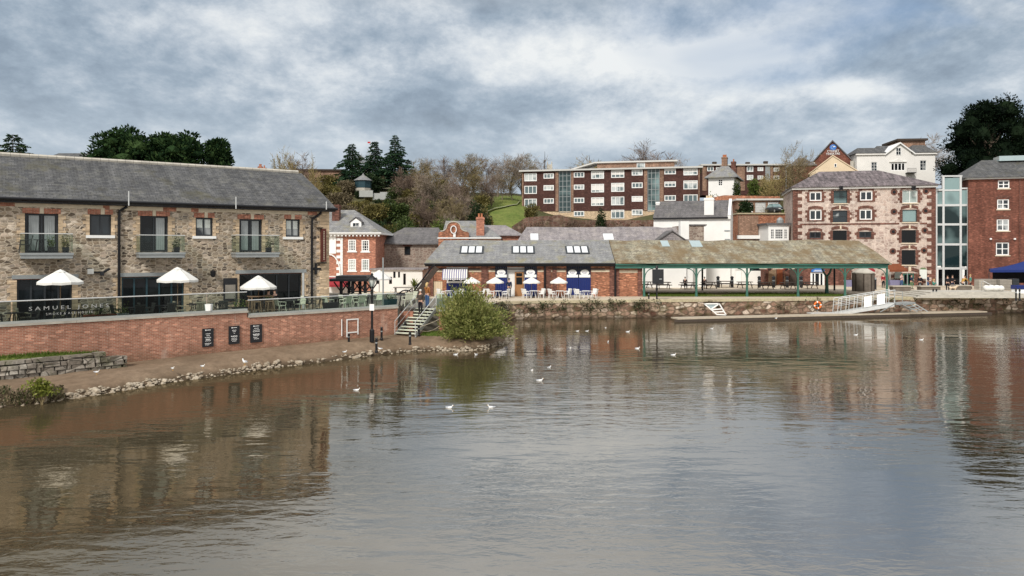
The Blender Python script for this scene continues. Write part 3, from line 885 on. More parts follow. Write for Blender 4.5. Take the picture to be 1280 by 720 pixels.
# terrace slab in front of and beyond the stone warehouse
BA = 34.9
BU = Vector((math.cos(R(BA)), math.sin(R(BA)))); BN = Vector((-math.sin(R(BA)), math.cos(R(BA))))
BC = Vector((-12.04, 48.9))        # front right corner of the warehouse
tp = [wall_pt(-300, .3), wall_pt(497, .3), Vector((-7.6, 53.2)), Vector((-7.0, 62.0)), Vector((-17, 66)), Vector((-17.5, 54)), BC + BN * .3, BC - BU * 40 + BN * .3]
ts = MB(); ts.slab([(p.x, p.y) for p in tp], .3, TZ)
tag(ts.build('terrace_floor', M['terrace_paving']), kind='structure')
LZ = 2.35
ts = MB(); ts.slab([(-7.55, 51.05), (-3.9, 51.05), (-2.8, 61.5), (-6.9, 61.8), (-7.55, 53.2)], .3, LZ)
tag(ts.build('landing_floor', M['terrace_paving']), kind='structure')
# ================================================================ stone warehouse on the left
B = Bld('stone_warehouse', 'long rubble stone warehouse with slate roof and glass balconies above the terrace', 'building', (BC.x, BC.y, TZ), BA)
EV = 9.17 - TZ
upper = [((31, 73, 267, 316), 'french'), ((112, 139, 268, 294), 'win'), ((175, 210, 270, 315), 'french'), ((244.5, 266, 272, 295), 'win'), ((299, 327.5, 274, 315), 'french'), ((357, 375, 274, 296), 'win')]
ground = [(21, 90, 349, 395), (152, 230, 346, 395), (299, 377, 342, 395)]
ops = [B.rect(r) for r, _ in upper]
gops = []
for r in ground:
    x0, x1, z0, z1 = B.rect(r); gops.append((x0, x1, 0.02, z1))
extra = [(-29.5, -27.2, 3.3, 5.6), (-26.0, -22.5 - 2.6, 4.3, 5.6)]
mb = MB()
shell(mb, -38, 0, -.5, EV, 9.4, ops + gops, .3, 0, EV + 2.55)
wallo = mb.build('wall', M['rubble_brown'], B.root)
rf = MB(); roof(rf, -38.3, .35, -.42, 9.82, EV - .06, EV + 2.66, 0, .55, 0, .16)
ro = rf.build('roof', M['slate_main'], B.root); sag(ro, .09)
rt = MB()
for i in range(84):
    x = -38.2 + i * .455
    if x > -.75: break
    rt.tube([(x, 4.7, EV + 2.68), (x + .44, 4.7, EV + 2.68)], .14, 6)
rt.build('ridge_tiles', M['stone_cap'], ro)
g = MB(); g.tube([(-38.3, -.5, EV - .12), (.4, -.5, EV - .12)], .085, 8); g.box(-38.3, .3, -.4, -.02, EV - .3, EV - .22)
g.build('gutter', M['black_iron'], B.root)
# cream brick band under the eaves and quoins at the corner
cb = MB(); rnd = random.Random(3)
x = -37.9
while x < -.1:
    w_ = rnd.uniform(.3, .8)
    cb.box(x, min(x + w_, 0), -.022, .1, EV - .52 + rnd.uniform(-.03, .03), EV - .32, rnd.choice([0, 0, 0, 1]))
    x += w_
cb.build('eaves_trim', [M['stone_cream'], M['brick_red']], B.root)
qn = MB(); z = -.4; k = 0
while z < EV - .35:
    qn.box(-.62 - (.2 if k % 2 else 0), .02, -.028, .5, z, z + .21, 0); z += .225; k += 1
qn.build('quoins', M['brick_cream'], B.root)
mats = [M['brick_cream'], M['brick_red'], M['stone_cream'], M['white_paint']]
for i, ((r, kind), o) in enumerate(zip(upper, ops)):
    surround(B.root, *o, mats, .2 if kind == 'french' else .18, .16, .28, True, .2, 3 if kind == 'win' else None, i)
    wn = window(B.root, *o, .2, 'dark_frame', 'pane_mid' if kind == 'win' else 'pane_dark', 2, 1, .09, .07, 'window' if kind == 'win' else 'french_window')
    if kind == 'french' or i in (3, 5):
        c = MB(); x0, x1, z0, z1 = o; wd = x1 - x0
        spans = [(.12, .42), (.58, .9)] if kind == 'french' else [(.1, .44), (.56, .9)]
        for a, b in spans:
            if kind == 'french' and i == 2 and a < .3: continue
            n = 9
            for k in range(n):
                xa = x0 + wd * (a + (b - a) * k / n); xb = x0 + wd * (a + (b - a) * (k + 1) / n)
                ya, yb = (.190, .178) if k % 2 else (.178, .190)
                top, bot = z1 - .1, (z0 + .12 if kind == 'french' else z0 + (z1 - z0) * .45)
                c.quad((xa, ya, bot), (xb, yb, bot), (xb, yb, top), (xa, ya, top))
        c.build('curtain', M['pane_blind'] if kind == 'win' else M['grey_metal'], wn)
for i, o in enumerate(gops):
    x0, x1, z0, z1 = o
    surround(B.root, x0, x1, 0, z1, mats, .28, .14, .02, False, .22, None, 20 + i)
    dr = window(B.root, x0, x1, 0.02, z1, .22, 'teal_frame' if i == 1 else 'dark_frame', 'pane_dark', 4 if i == 0 else 5, 1, .09, .08, 'glass_door', None, .045)
    l = MB(); l.box(x0 - .22, x1 + .3, -.06, .1, z1 + .03, z1 + .24); l.build('lintel', M['grey_metal'], dr)
    if i == 2:
        f = MB(); f.box(x1 + .02, x1 + .16, -.05, .05, 0, z1 + .02); f.build('side_post', M['pale_metal'], dr)
# balconies
for i, (px0, px1, pyb, pyt) in enumerate([(22, 90, 316, 292), (170, 230, 315.5, 294), (291, 348, 315.5, 294)]):
    d_ = -1.05
    x0, x1 = B.lx(px0 + 4, d_), B.lx(px1 + 1, d_)
    zb = B.z((px0 + px1) / 2, pyb, d_); zt = B.z((px0 + px1) / 2, pyt, d_)
    s = MB(); s.box(x0, x1, d_, -.005, zb - .30, zb - .12); s.box(x0 - .04, x1 + .04, d_ - .05, -.005, zb - .115, zb)
    bo = s.build('balcony', M['grey_metal'], B.root)
    gp = MB()
    gp.quad((x0, d_, zb + .06), (x1, d_, zb + .06), (x1, d_, zt - .04), (x0, d_, zt - .04))
    gp.quad((x0, -.02, zb + .06), (x0, d_ + .01, zb + .06), (x0, d_ + .01, zt - .04), (x0, -.02, zt - .04))
    gp.quad((x1, -.02, zb + .06), (x1, -.02, zt - .04), (x1, d_ + .01, zt - .04), (x1, d_ + .01, zb + .06))
    gp.build('glass_panel', M['glass_clear'], bo)
    hr = MB(); hr.tube([(x0, -.02, zt), (x0, d_, zt), (x1, d_, zt), (x1, -.02, zt)], .025, 6)
    hr.build('handrail', M['pale_metal'], bo)
# rainwater pipes
for pts in ([(158, 253), (157.5, 259), (149, 264), (148.4, 275), (148.4, 372)], [(400.5, 261), (400, 267), (389.5, 274), (389, 285), (389, 380)]):
    p = MB(); p.tube([(B.loc(px, py)[0], -.12, B.loc(px, py)[1]) for px, py in pts], .075, 8)
    o = p.build('drainpipe', M['black_iron'], B.root)
for px, pt, pb in ((161, 239, 257), (295, 246, 261), (408, 252, 262)):
    p = MB(); x = B.lx(px, -.6); p.tube([(x, -.6, B.z(px, pb, -.6)), (x, -.6, B.z(px, pt, -.6))], .035, 6)
    p.build('snow_post', M['pale_metal'], B.root)
# anchor plate and wall lights
a = MB(); x, z = B.loc(394.5, 336); a.box(x - .34, x + .34, -.09, -.005, z - .07, z + .07); a.box(x - .07, x + .07, -.088, -.006, z - .36, z + .36)
a.build('anchor_plate', M['black_iron'], B.root)
# vertical rusty sign by the corner
sx, sx2 = B.lx(400.8, -.1), B.lx(405.6, -.1); sz0, sz1 = B.z(403, 327, -.1), B.z(403, 286, -.1)
sg = empty('hanging_sign', 'tall narrow rust red sign with cream letters at the corner of the stone warehouse', 'sign', B.world(sx, -.1, sz0), B.a)
s = MB(); s.box(0, sx2 - sx, -.32, .08, 0, sz1 - sz0); s.build('board', M['sign_maroon'], sg)
tm = MB(); hgt = sz1 - sz0
for k in range(17):
    z = .12 + k * (hgt - .24) / 17
    tm.box(.08, sx2 - sx - .13, -.331, -.325, z, z + (hgt / 17) * .55)
tm.build('letters', M['stone_cream'], sg)
br = MB(); br.box(-.25, .1, -.2, .09, hgt + .03, hgt + .09); br.box(-.2, .35, -.2, .09, -.12, -.05); br.build('bracket', M['black_iron'], sg)
# flood lights and lantern on the wall
x, z = B.loc(117, 340)
fl = empty('wall_light', 'twin floodlight and camera bracket on the stone wall beside the drainpipe', 'light', B.world(x, -.02, z))
fl.rotation_euler = (0, 0, B.a)
m = MB(); m.box(-.25, .45, -.12, .0, -.05, .03); m.box(.3, .48, -.28, -.12, -.2, .02); m.tube([(.5, -.1, .0), (.75, -.25, .18)], .07, 6); m.build('bracket', M['black_paint'], fl)
m = MB(); m.box(-.32, -.02, -.3, -.121, -.1, .18); m.build('lamp_head', M['canvas'], fl)
x, z = B.loc(265, 341)
fl = empty('wall_lantern', 'small black lantern on the stone wall between the second and third glass doors', 'light', B.world(x, -.02, z), B.a)
m = MB(); m.lathe([(.05, .05), (.17, 0), (.13, -.3), (.05, -.36)], 8, (0, -.25, .1)); m.build('lamp_head', M['black_iron'], fl)
m = MB(); m.tube([(0, 0, .12), (0, -.22, .22), (0, -.25, .14)], .025, 6); m.build('bracket', M['black_iron'], fl)
x, z = B.loc(287.5, 362)
mn = empty('menu_board', 'dark framed menu board on the stone wall beside the third glass door', 'sign', B.world(x, -.02, z), B.a)
m = MB(); m.box(-.4, .4, -.06, 0, -.7, .7); m.build('frame', M['black_paint'], mn)
m = MB(); m.box(-.3, .3, -.066, -.062, -.55, .3); m.build('sheet', M['timber_grey'], mn)

# ================================================================ brick retaining wall, glass balustrade, steps
WO = wall_pt(497)
W = Bld('retaining_wall', 'red brick retaining wall below the restaurant terrace beside the path', 'wall', (WO.x, WO.y, .35), WA)
xs_ = W.lx(309); zh, zl = 3.0 - .35, 2.71 - .35
mb = MB()
mb.box(-46, xs_, 0, .38, 0, zh - .17); mb.box(xs_ + .002, 0, 0, .38, 0, zl - .17)
mb.build('brickwork', M['brick_wall'], W.root)
c1 = MB(); x = -46.0
while x < xs_:
    x2 = min(x + 3.9, xs_ + .06); c1.box(x + .006, x2 - .006, -.06, .46, zh - .168, zh - .06); x += 3.9
c1.build('coping', M['stone_cap'], W.root)
c1 = MB(); x = xs_ + .062
while x < .02:
    x2 = min(x + 3.3, .04); c1.box(x + .006, x2 - .006, -.06, .46, zl - .168, zl - .06); x += 3.3
c1.build('coping', M['stone_cap'], W.root)
# balustrade
G = Bld('glass_balustrade', 'glass balustrade with pale rail and restaurant lettering along the terrace wall', 'railing', (WO.x, WO.y, .35), WA)
f = MB(); f.box(-46, xs_ + .02, -.01, .32, zh - .055, zh + .05); f.build('base_rail', M['cap_grey'], G.root)
f = MB(); f.box(xs_ + .08, .02, -.01, .32, zl - .055, zl + .05); f.build('base_rail', M['cap_grey'], G.root)
for xa, xb, z0, z1 in ((-46, xs_ + .02, zh, 3.99 - .35), (xs_ + .08, .02, zl, 3.52 - .35)):
    r_ = MB(); r_.tube([(xa, .12, z1), (xb, .12, z1)], .032, 6); r_.build('top_rail', M['pale_metal'], G.root)
    n_ = max(2, round((xb - xa) / 2.2))
    for k in range(n_):
        a_, b_ = xa + (xb - xa) * k / n_ + .03, xa + (xb - xa) * (k + 1) / n_ - .03
        p = MB(); p.quad((a_, .12, z0 + .05), (b_, .12, z0 + .05), (b_, .12, z1 - .03), (a_, .12, z1 - .03))
        p.build('glass_panel', M['glass_dark'] if b_ < xs_ - 3 else M['glass_clear'], G.root)
p_ = MB(); xp = W.lx(481)
p_.tube([(xp, .2, zl), (xp, .2, 6.0 - .35 - .12)], .055, 8)
po = p_.build('pole', M['grey_metal'])
po.matrix_world = G.root.matrix_basis.copy(); 
tag(po, 'plain grey pole on the terrace wall rising above the glass railing', 'pole')
def sign_line(body, px0, px1, pyb, pyt, d_=.105):
    x0, x1 = G.lx(px0, d_), G.lx(px1, d_)
    zb, zt = G.z((px0 + px1) / 2, pyb, d_), G.z((px0 + px1) / 2, pyt, d_)
    o = text_mesh('lettering', body, 1.0, M['letter_grey'], G.root, FACE, .004)
    me = o.data
    lo = Vector([min(v.co[i] for v in me.vertices) for i in range(3)]); hi = Vector([max(v.co[i] for v in me.vertices) for i in range(3)])
    for v in me.vertices:
        v.co = Vector((x0 + (v.co.x - lo.x) / (hi.x - lo.x) * (x1 - x0), d_ + v.co.y, zb + (v.co.z - lo.z) / (hi.z - lo.z) * (zt - zb)))
sign_line('S A M U E L   J O N E S', 36, 136, 387.5, 381.5)
sign_line('S M O K E  &  A L E  H O U S E', 57.5, 116, 392.6, 389.8)
# three black poster boards
for (x0, x1, t_, b_), lab, lines in (
    ((253, 267, 410.5, 433.5), 'black poster board with a triangle of white lettering, farthest from the steps', [(.28, .72, .72), (.34, .66, .62), (.22, .78, .52), (.3, .7, .43), (.25, .75, .34), (.2, .8, .2), (.24, .62, .13)]),
    ((286, 299.5, 407.5, 430), 'black poster board with a white cross motif, middle one on the brick wall', [(.3, .7, .78), (.36, .64, .7), (.45, .55, .6), (.2, .8, .46), (.24, .76, .34), (.22, .78, .26), (.3, .7, .18)]),
    ((313, 327.5, 405.5, 428), 'black poster board with thick wavy white bands, below the step in the coping', [(.32, .72, .8), (.24, .8, .7), (.2, .8, .62), (.22, .8, .48), (.26, .74, .4), (.24, .6, .3), (.3, .74, .22)])):
    X0, X1, Z0, Z1 = W.rect((x0, x1, t_, b_), -.05)
    po = empty('poster_board', lab, 'sign', W.world(X0, -.012, Z0), W.a, 'black poster boards on the brick wall')
    m = MB(); m.box(0, X1 - X0, -.05, 0, 0, Z1 - Z0); m.build('board', M['black_paint'], po)
    m = MB(); w_, h_ = X1 - X0, Z1 - Z0
    m.box(w_ * .24, w_ * .36, -.056, -.052, h_ * .88, h_ * .94); m.box(w_ * .4, w_ * .74, -.056, -.052, h_ * .895, h_ * .925)
    for k, (a_, b_, zz) in enumerate(lines):
        hh = .05 if k in (3,) else .03
        n_ = 4
        for q_ in range(n_):
            xa = w_ * (a_ + (b_ - a_) * q_ / n_); xb = w_ * (a_ + (b_ - a_) * (q_ + .82) / n_)
            dz = .02 * math.sin(q_ * 2 + k)
            m.quad((xa, -.054, h_ * (zz - hh) + dz), (xb, -.054, h_ * (zz - hh) - dz), (xb, -.054, h_ * zz - dz), (xa, -.054, h_ * zz + dz))
    m.build('print', M['sign_white'], po)
# white painted frame and upright on the brick
X0, X1, Z0, Z1 = W.rect((433, 448, 398.5, 418.5), -.03)
gf = empty('goal_frame', 'white rectangular metal frame fixed to the brick wall near the lamp post', 'frame', W.world(X0, -.02, Z0), W.a)
m = MB(); w_, h_ = X1 - X0, Z1 - Z0
m.box(0, .07, -.03, 0, -.12, h_); m.box(w_ - .07, w_, -.03, 0, 0, h_); m.box(.07, w_ - .07, -.03, 0, h_ - .07, h_); m.box(.07, w_ - .07, -.03, 0, .12, .19)
tag(gf, None); m.build('frame_bars', M['white_paint'], gf)
X0, X1, Z0, Z1 = W.rect((427, 428, 399, 420), -.03)
m = MB(); m.tube([(0, 0, 0), (0, 0, Z1 - Z0)], .03, 6)
o = m.build('white_pipe', M['white_paint']); o.location = W.world(X0, -.05, Z0); tag(o, 'thin upright white pipe on the brick wall beside the white frame', 'pipe')

# steps up to the terrace
sb, st_ = Vector((-6.95, 48.35, .78)), Vector((-5.85, 51.05, LZ))
stp = empty('terrace_steps', 'grey green metal steps with pale handrails from the path up to the terrace', 'steps', sb)
dv = st_ - sb; hd = Vector((dv.x, dv.y, 0)).normalized(); sd = Vector((hd.y, -hd.x, 0))
NST = 9
m = MB()
for k in range(NST):
    c = Vector((dv.x, dv.y, 0)) * ((k + .5) / NST); z = dv.z * (k + 1) / NST
    m.bar(c - sd * .72 + Vector((0, 0, z)), c + sd * .72 + Vector((0, 0, z)), .30, .06)
m.build('treads', M['cream_chair'], stp)
for sgn in (-1, 1):
    m = MB(); o_ = sd * .76 * sgn
    m.bar(o_ + Vector((0, 0, .02)), o_ + dv, .05, .24); m.build('stringer', M['cap_grey'], stp)
    m = MB()
    up = Vector((0, 0, .95))
    m.tube([o_ + Vector((0, 0, -.05)), o_ + up], .025, 6); m.tube([o_ + dv, o_ + dv + up], .025, 6)
    m.tube([o_ + up, o_ + dv + up], .028, 6); m.tube([o_ + up * .5 + dv * .02, o_ + dv + up * .5], .018, 6)
    m.build('handrail', M['pale_metal'], stp)
# platform front wall and side
pwo = empty('platform_wall', 'red brick wall under the glass railed landing behind the willow bush', 'wall', (0, 0, 0))
m = MB(); m.box(-5.0, -3.6, 50.85, 51.04, .2, LZ - .16); m.box(-7.62, -6.7, 50.3, 51.04, .2, LZ - .16)
m.box(-3.88, -3.6, 51.06, 56, .2, LZ - .16); m.build('brickwork', M['brick_red'], pwo)
m = MB(); m.box(-5.0, -3.5, 50.8, 51.045, LZ - .155, LZ + .02); m.build('coping', M['cap_grey'], pwo)
lr = empty('landing_railing', 'green tinted glass railing on the landing at the top of the steps', 'railing', (0, 0, LZ))
m = MB(); m.quad((-5.15, 51.0, .08), (-4.1, 51.0, .08), (-4.1, 51.0, 1.02), (-5.15, 51.0, 1.02)); m.quad((-4.1, 51.0, .08), (-3.7, 55, .08), (-3.7, 55, 1.02), (-4.1, 51.0, 1.02))
m.build('glass_panel', M['glass_green'], lr)
m = MB(); m.tube([(-5.2, 51, .03), (-5.2, 51, 1.08), (-4.1, 51, 1.08), (-4.1, 51, .03)], .028, 6); m.tube([(-4.1, 51.03, 1.08), (-3.7, 55, 1.08), (-3.7, 55, .03)], .028, 6)
m.build('frame', M['pale_metal'], lr)

# low dry stone wall and grass strip below the brick wall
rnd = random.Random(21)
xa, xb = W.lx(-90, -1.25), W.lx(160, -1.25)
dw = empty('stone_wall', 'low mossy dry stone wall with flat coping slabs beside the grass strip', 'wall', W.world(0, 0, 0), W.a)
m = MB()
def blocks(x0, x1, y0, y1, z0, z1, wmin, wmax, gap=.022):
    x = x0
    while x < x1 - .1:
        w_ = rnd.uniform(wmin, wmax); xe = min(x + w_, x1)
        j = lambda a: a + rnd.uniform(-.06, .06)
        a = (x + gap, j(y0), z0 + gap * .6 + rnd.uniform(-.01, .02)); zt = z1 - gap * .4 + rnd.uniform(-.045, .04)
        vs = [(a[0], j(y0), a[2]), (xe - gap, j(y0), a[2]), (xe - gap, y1, a[2]), (a[0], y1, a[2]),
              (a[0] + rnd.uniform(0, .05), j(y0) + .03, zt), (xe - gap - rnd.uniform(0, .05), j(y0) + .03, zt + rnd.uniform(-.03, .03)), (xe - gap, y1, zt), (a[0], y1, zt)]
        m.add(vs, [(0, 3, 2, 1), (4, 5, 6, 7), (0, 1, 5, 4), (1, 2, 6, 5), (2, 3, 7, 6), (3, 0, 4, 7)])
        x = xe
zz = .12
for h_, a_, b_ in ((.27, .2, .8), (.2, .16, .6), (.24, .2, .9)):
    blocks(xa, xb, -1.25, -.75, zz, zz + h_, a_, b_); zz += h_
blocks(xa, xb - .9, -1.1, -.55, zz, zz + .2, .5, 1.4)
m.build('stones', M['dry_stone'], dw)
m = MB(); m.box(xa, xb - .3, -1.12, -.62, .05, zz - .04); m.build('core', M['dry_stone'], dw)
# grass strip behind it, heaped against the brick wall
gx = MB(); NXG = 60
for i in range(NXG + 1):
    x = xa + (xb - 1.0 - xa) * i / NXG
    fall = min(1, (NXG - i) / 22)
    for y_, z_ in ((-.72, zz - .12), (-.35, zz + .05 + .12 * fall), (-.003, zz + .08 + .2 * fall)):
        gx.v.append((x, y_, z_ + rnd.uniform(-.02, .02)))
for i in range(NXG):
    for j in range(2):
        a = i * 3 + j; gx.f.append((a, a + 3, a + 4, a + 1)); gx.m.append(0)
base = len(gx.v)
for k in range(5200):
    i = rnd.random(); x = xa + (xb - 1.0 - xa) * i; y_ = rnd.uniform(-.72, -.02)
    fall = min(1, (1 - i) * NXG / 22)
    z_ = zz - .12 + (y_ + .72) / .7 * (.2 + .2 * fall)
    h_ = rnd.uniform(.08, .2); a = rnd.uniform(0, PI); dx, dy = math.cos(a) * .018, math.sin(a) * .018
    gx.add([(x - dx, y_ - dy, z_), (x + dx, y_ + dy, z_), (x + rnd.uniform(-.06, .06), y_ + rnd.uniform(-.06, .06), z_ + h_)], [(0, 1, 2)], 1)
go = gx.build('grass_strip', [M['hill_grass'], M['grass_blade']], uv=False)
go.matrix_world = W.root.matrix_basis.copy(); tag(go, 'strip of short green grass between the dry stone wall and the brick wall', 'grass', kind='stuff')
# ================================================================ long slate shed with the navy doors
SY = 75.5
S = Bld('quay_shed', 'long low brick shed with grey slate roof and navy doors facing the river', 'building', ((537 - CX) / F * SY, SY, QZ), 0)
ev = S.z(650, 329)
W0, W1 = 0.0, S.lx(770)
win_r = S.rect((558, 585, 334, 354)); pan_r = S.rect((558, 586, 354, 373)); crm_r = S.rect((539, 553, 351, 373))
bay = S.rect((619, 671, 334, 372)); dd = S.rect((708, 738.5, 333, 372))
win_r = (win_r[0], win_r[1], pan_r[3] + .003, win_r[3])
ops = [(win_r[0], win_r[1], .0, win_r[3]), (crm_r[0], crm_r[1], 0, crm_r[3]), (bay[0], bay[1], 0, bay[3]), (dd[0], dd[1], 0, dd[3])]
mb = MB(); shell(mb, W0, W1, -.3, ev, 10.5, ops, .3)
for px in (628 - 22, 680, 690, 767):
    x = S.lx(px)
mb.build('wall', M['brick_shed'], S.root)
for px, w_ in ((538.5, .5), (606, .7), (684, .75), (693, .45), (765, .5)):
    x = S.lx(px); pm_ = MB(); pm_.box(x - w_ / 2, x + w_ / 2, -.13, -.003, -.3, ev - .3); pm_.build('brick_pier', M['brick_dark'], S.root)
zb = S.z(650, 340)
segs = [(546, 557), (586, 619), (672, 707), (739, 770)]
for a_, b_ in segs:
    bd = MB(); bd.box(S.lx(a_), S.lx(b_), -.028, .05, zb, zb + .22); bd.build('cream_band', M['stone_cream'], S.root)
tk = MB()
for a_, b_ in ((548, 600), (613, 676), (691, 756)):
    tk.box(S.lx(a_), S.lx(b_), -.2, -.135, zb + .25, zb + .36)
tk.build('door_track', M['black_iron'], S.root)
rf = MB(); roof(rf, S.lx(531), S.lx(768), -.5, 11.2, ev + .02, S.O.z * 0 + 5.75, 1.5, 0, 0, .14, 4.6)
ro = rf.build('roof', M['slate_shed'], S.root); sag(ro, .08)
gt = MB(); gt.tube([(S.lx(531), -.58, ev - .06), (S.lx(768), -.58, ev - .06)], .09, 8); gt.box(S.lx(532), S.lx(768), -.5, -.02, ev - .3, ev - .14)
gt.build('gutter', M['black_iron'], S.root)
RS = (5.75 - ev - .02) / 5.1
def on_roof(px, py):
    """point of the front slope seen at a pixel"""
    k = (px - CX) / F; s_ = -(py - HY) / F
    # plane: z = QZ+ev+.02 + RS*(y+.5)
    # EYE + s*Y = QZ+ev+.02 + RS*(Y-SY+.5)
    Y = (QZ + ev + .02 + RS * (.5 - SY) - EYE) / (s_ - RS)
    return k * Y - S.O.x, Y - SY
for px0, px1 in ((577.5, 604), (642.5, 668.5), (710.5, 737)):
    pa, pb = on_roof(px0, 316.8), on_roof(px1, 308.8)
    x0, x1, y0, y1 = on_roof(px0 - 2, 316.8)[0], on_roof(px1 - 1, 316.8)[0], pa[1], pb[1]
    def rz_(y): return ev + .02 + RS * (y + .5)
    fr = MB()
    def strip(xa, xb, ya, yb, lift, mbb):
        vs = [(xa, ya, rz_(ya) + lift), (xb, ya, rz_(ya) + lift), (xb, yb, rz_(yb) + lift), (xa, yb, rz_(yb) + lift)]
        vs2 = [(v[0], v[1], v[2] - lift - .02) for v in vs]
        mbb.add(vs + vs2, [(0, 1, 2, 3), (0, 4, 5, 1), (1, 5, 6, 2), (2, 6, 7, 3), (3, 7, 4, 0)])
    strip(x0 - .1, x1 + .1, y0 - .1, y1 + .1, .08, fr)
    fo = fr.build('skylight', M['dark_frame'], ro)
    for k in range(3):
        w_ = (x1 - x0) / 3; pn = MB()
        strip(x0 + w_ * k + .09, x0 + w_ * (k + 1) - .09, y0 + .05, y1 - .05, .1, pn)
        pn.build('pane', M['skylight'], fo)
# serving hatch, boarded door, bay with sliding navy leaves, big double doors
wn = window(S.root, win_r[0], win_r[1], win_r[2], win_r[3], .14, 'white_paint', 'pane_dark', 3, 1, .2, .06, 'window', None, .09)
m = MB(); m.box(pan_r[0], pan_r[1] - .1, .05, .14, 0, pan_r[3] - .003)
n_ = 7
for k in range(n_):
    xx = pan_r[0] + (pan_r[1] - pan_r[0] - .2) * (k + .7) / n_
m.build('counter_panel', M['navy_bright'], S.root)
m = MB(); 
for k in range(5):
    w_ = (crm_r[1] - crm_r[0]) / 5; m.box(crm_r[0] + w_ * k + .01, crm_r[0] + w_ * (k + 1) - .01, .08, .14, 0, crm_r[3])
m.build('boarded_door', M['cream_render'], S.root)
m = MB(); m.quad((bay[0], .26, 0), (bay[1], .26, 0), (bay[1], .26, bay[3]), (bay[0], .26, bay[3])); m.build('entrance_lining', M['white_render'], S.root)
def leaf(x0, x1, z0, z1, y, name='navy_door'):
    m = MB(); n_ = max(3, int((x1 - x0) / .16))
    h2 = z0 + (z1 - z0) * .62
    for k in range(n_):
        a_, b_ = x0 + (x1 - x0) * k / n_, x0 + (x1 - x0) * (k + 1) / n_
        m.box(a_ + .006, b_ - .006, y, y + .06, z0 + .05, h2 - .003, 1); m.box(a_ + .006, b_ - .006, y, y + .06, h2, z1, 0)
    o = m.build(name, [M['navy'], M['navy_bright']], S.root)
    cx = (x0 + x1) / 2; zc = z0 + (z1 - z0) * .80
    s = MB(); rx, rz = min((x1 - x0) * .36, .46), .30
    s.poly([(cx + rx * math.cos(2 * PI * k / 24), y - .015, zc + rz * math.sin(2 * PI * k / 24)) for k in range(24)])
    so_ = s.build('oval_sign', M['sign_white'], o)
    g_ = MB()
    for k in range(4):
        g_.box(cx - .24 + k * .13, cx - .17 + k * .13, y - .024, y - .019, zc - .04 + (k % 2) * .03, zc + .06)
    g_.box(cx - .18, cx + .18, y - .024, y - .019, zc - .14, zc - .10); g_.build('print', M['lilac'], so_)
    s = MB(); s.box(x0 + .05, x1 - .05, y - .03, y - .004, h2 + .05, h2 + .33); s.build('sign_strip', M['sign_white'], o)
    return o
leaf(bay[0], S.lx(634), 0, bay[3] + .08, -.09); leaf(S.lx(655.5), bay[1], 0, bay[3] + .08, -.09)
mid = S.lx(723.3)
leaf(dd[0], mid - .01, 0, dd[3] - .02, .06); leaf(mid + .01, dd[1], 0, dd[3] - .02, .06)
m = MB(); m.box(dd[0] - .05, dd[1] + .05, -.12, .05, dd[3] - .02, ev - .32); m.build('door_header', M['navy'], S.root)
m = MB(); m.box(dd[0], dd[1] + .3, -.5, -.01, -.02, .14); m.build('door_step', M['stone_cap'], S.root)
x0, x1 = S.lx(643.5), S.lx(654.5); zt = S.z(649, 340)
m = MB(); m.box(x0, x0 + .14, .12, .22, 0, zt); m.box(x1 - .14, x1, .12, .22, 0, zt); m.box(x0 + .14, x1 - .14, .12, .22, zt - .12, zt)
m.box(x0 + .14, x1 - .14, .14, .2, 0, zt * .48); m.box(x0 + .14, x1 - .14, .14, .2, zt * .78, zt * .82)
do = m.build('entrance_door', M['oak'], S.root)
m = MB(); m.quad((x0 + .14, .19, zt * .48), (x1 - .14, .19, zt * .48), (x1 - .14, .19, zt - .12), (x0 + .14, .19, zt - .12)); m.build('pane', M['pane_dark'], do)
# pipes down the wall
for px in (681, 768.5):
    m = MB(); x = S.lx(px); m.tube([(x, -.26, 0), (x, -.26, ev - .3), (x, -.5, ev - .1)], .09, 8); m.build('drainpipe', M['black_iron'], S.root)
m = MB()
for px in (594, 632, 666, 700, 735):
    m2 = MB(); x = S.lx(px); z = S.z(px, 331.4); m2.lathe([(.05, 0), (.15, .05), (.15, .14), (.05, .2)], 8, (x, -.2, z - .05)); m2.build('wall_lamp', M['sign_white'], S.root)
# striped awning
ax0, ax1 = S.lx(554), S.lx(584.5); at_, ab_ = S.z(570, 336), S.z(570, 347.5)
aw = empty('striped_awning', 'blue and white striped awning over the serving hatch of the brick shed', 'awning', S.world(ax0, 0, ab_))
m = MB(); n_ = 22; wd = ax1 - ax0; hh = at_ - ab_
prof = [(-.01, hh), (-.5, hh - .06), (-.95, hh * .62), (-1.2, .02), (-1.2, -.14)]
for k in range(n_):
    a_, b_ = wd * k / n_, wd * (k + 1) / n_
    for (ya, za), (yb, zb_) in zip(prof[:-1], prof[1:]):
        m.quad((a_, yb, zb_), (b_, yb, zb_), (b_, ya, za), (a_, ya, za), k % 2)
m.build('canvas', [M['lilac'], M['canvas']], aw)
m = MB(); m.tube([(0, -.02, .1), (0, -1.2, 0), (wd, -1.2, 0), (wd, -.02, .1)], .025, 6); m.build('frame', M['grey_metal'], aw)

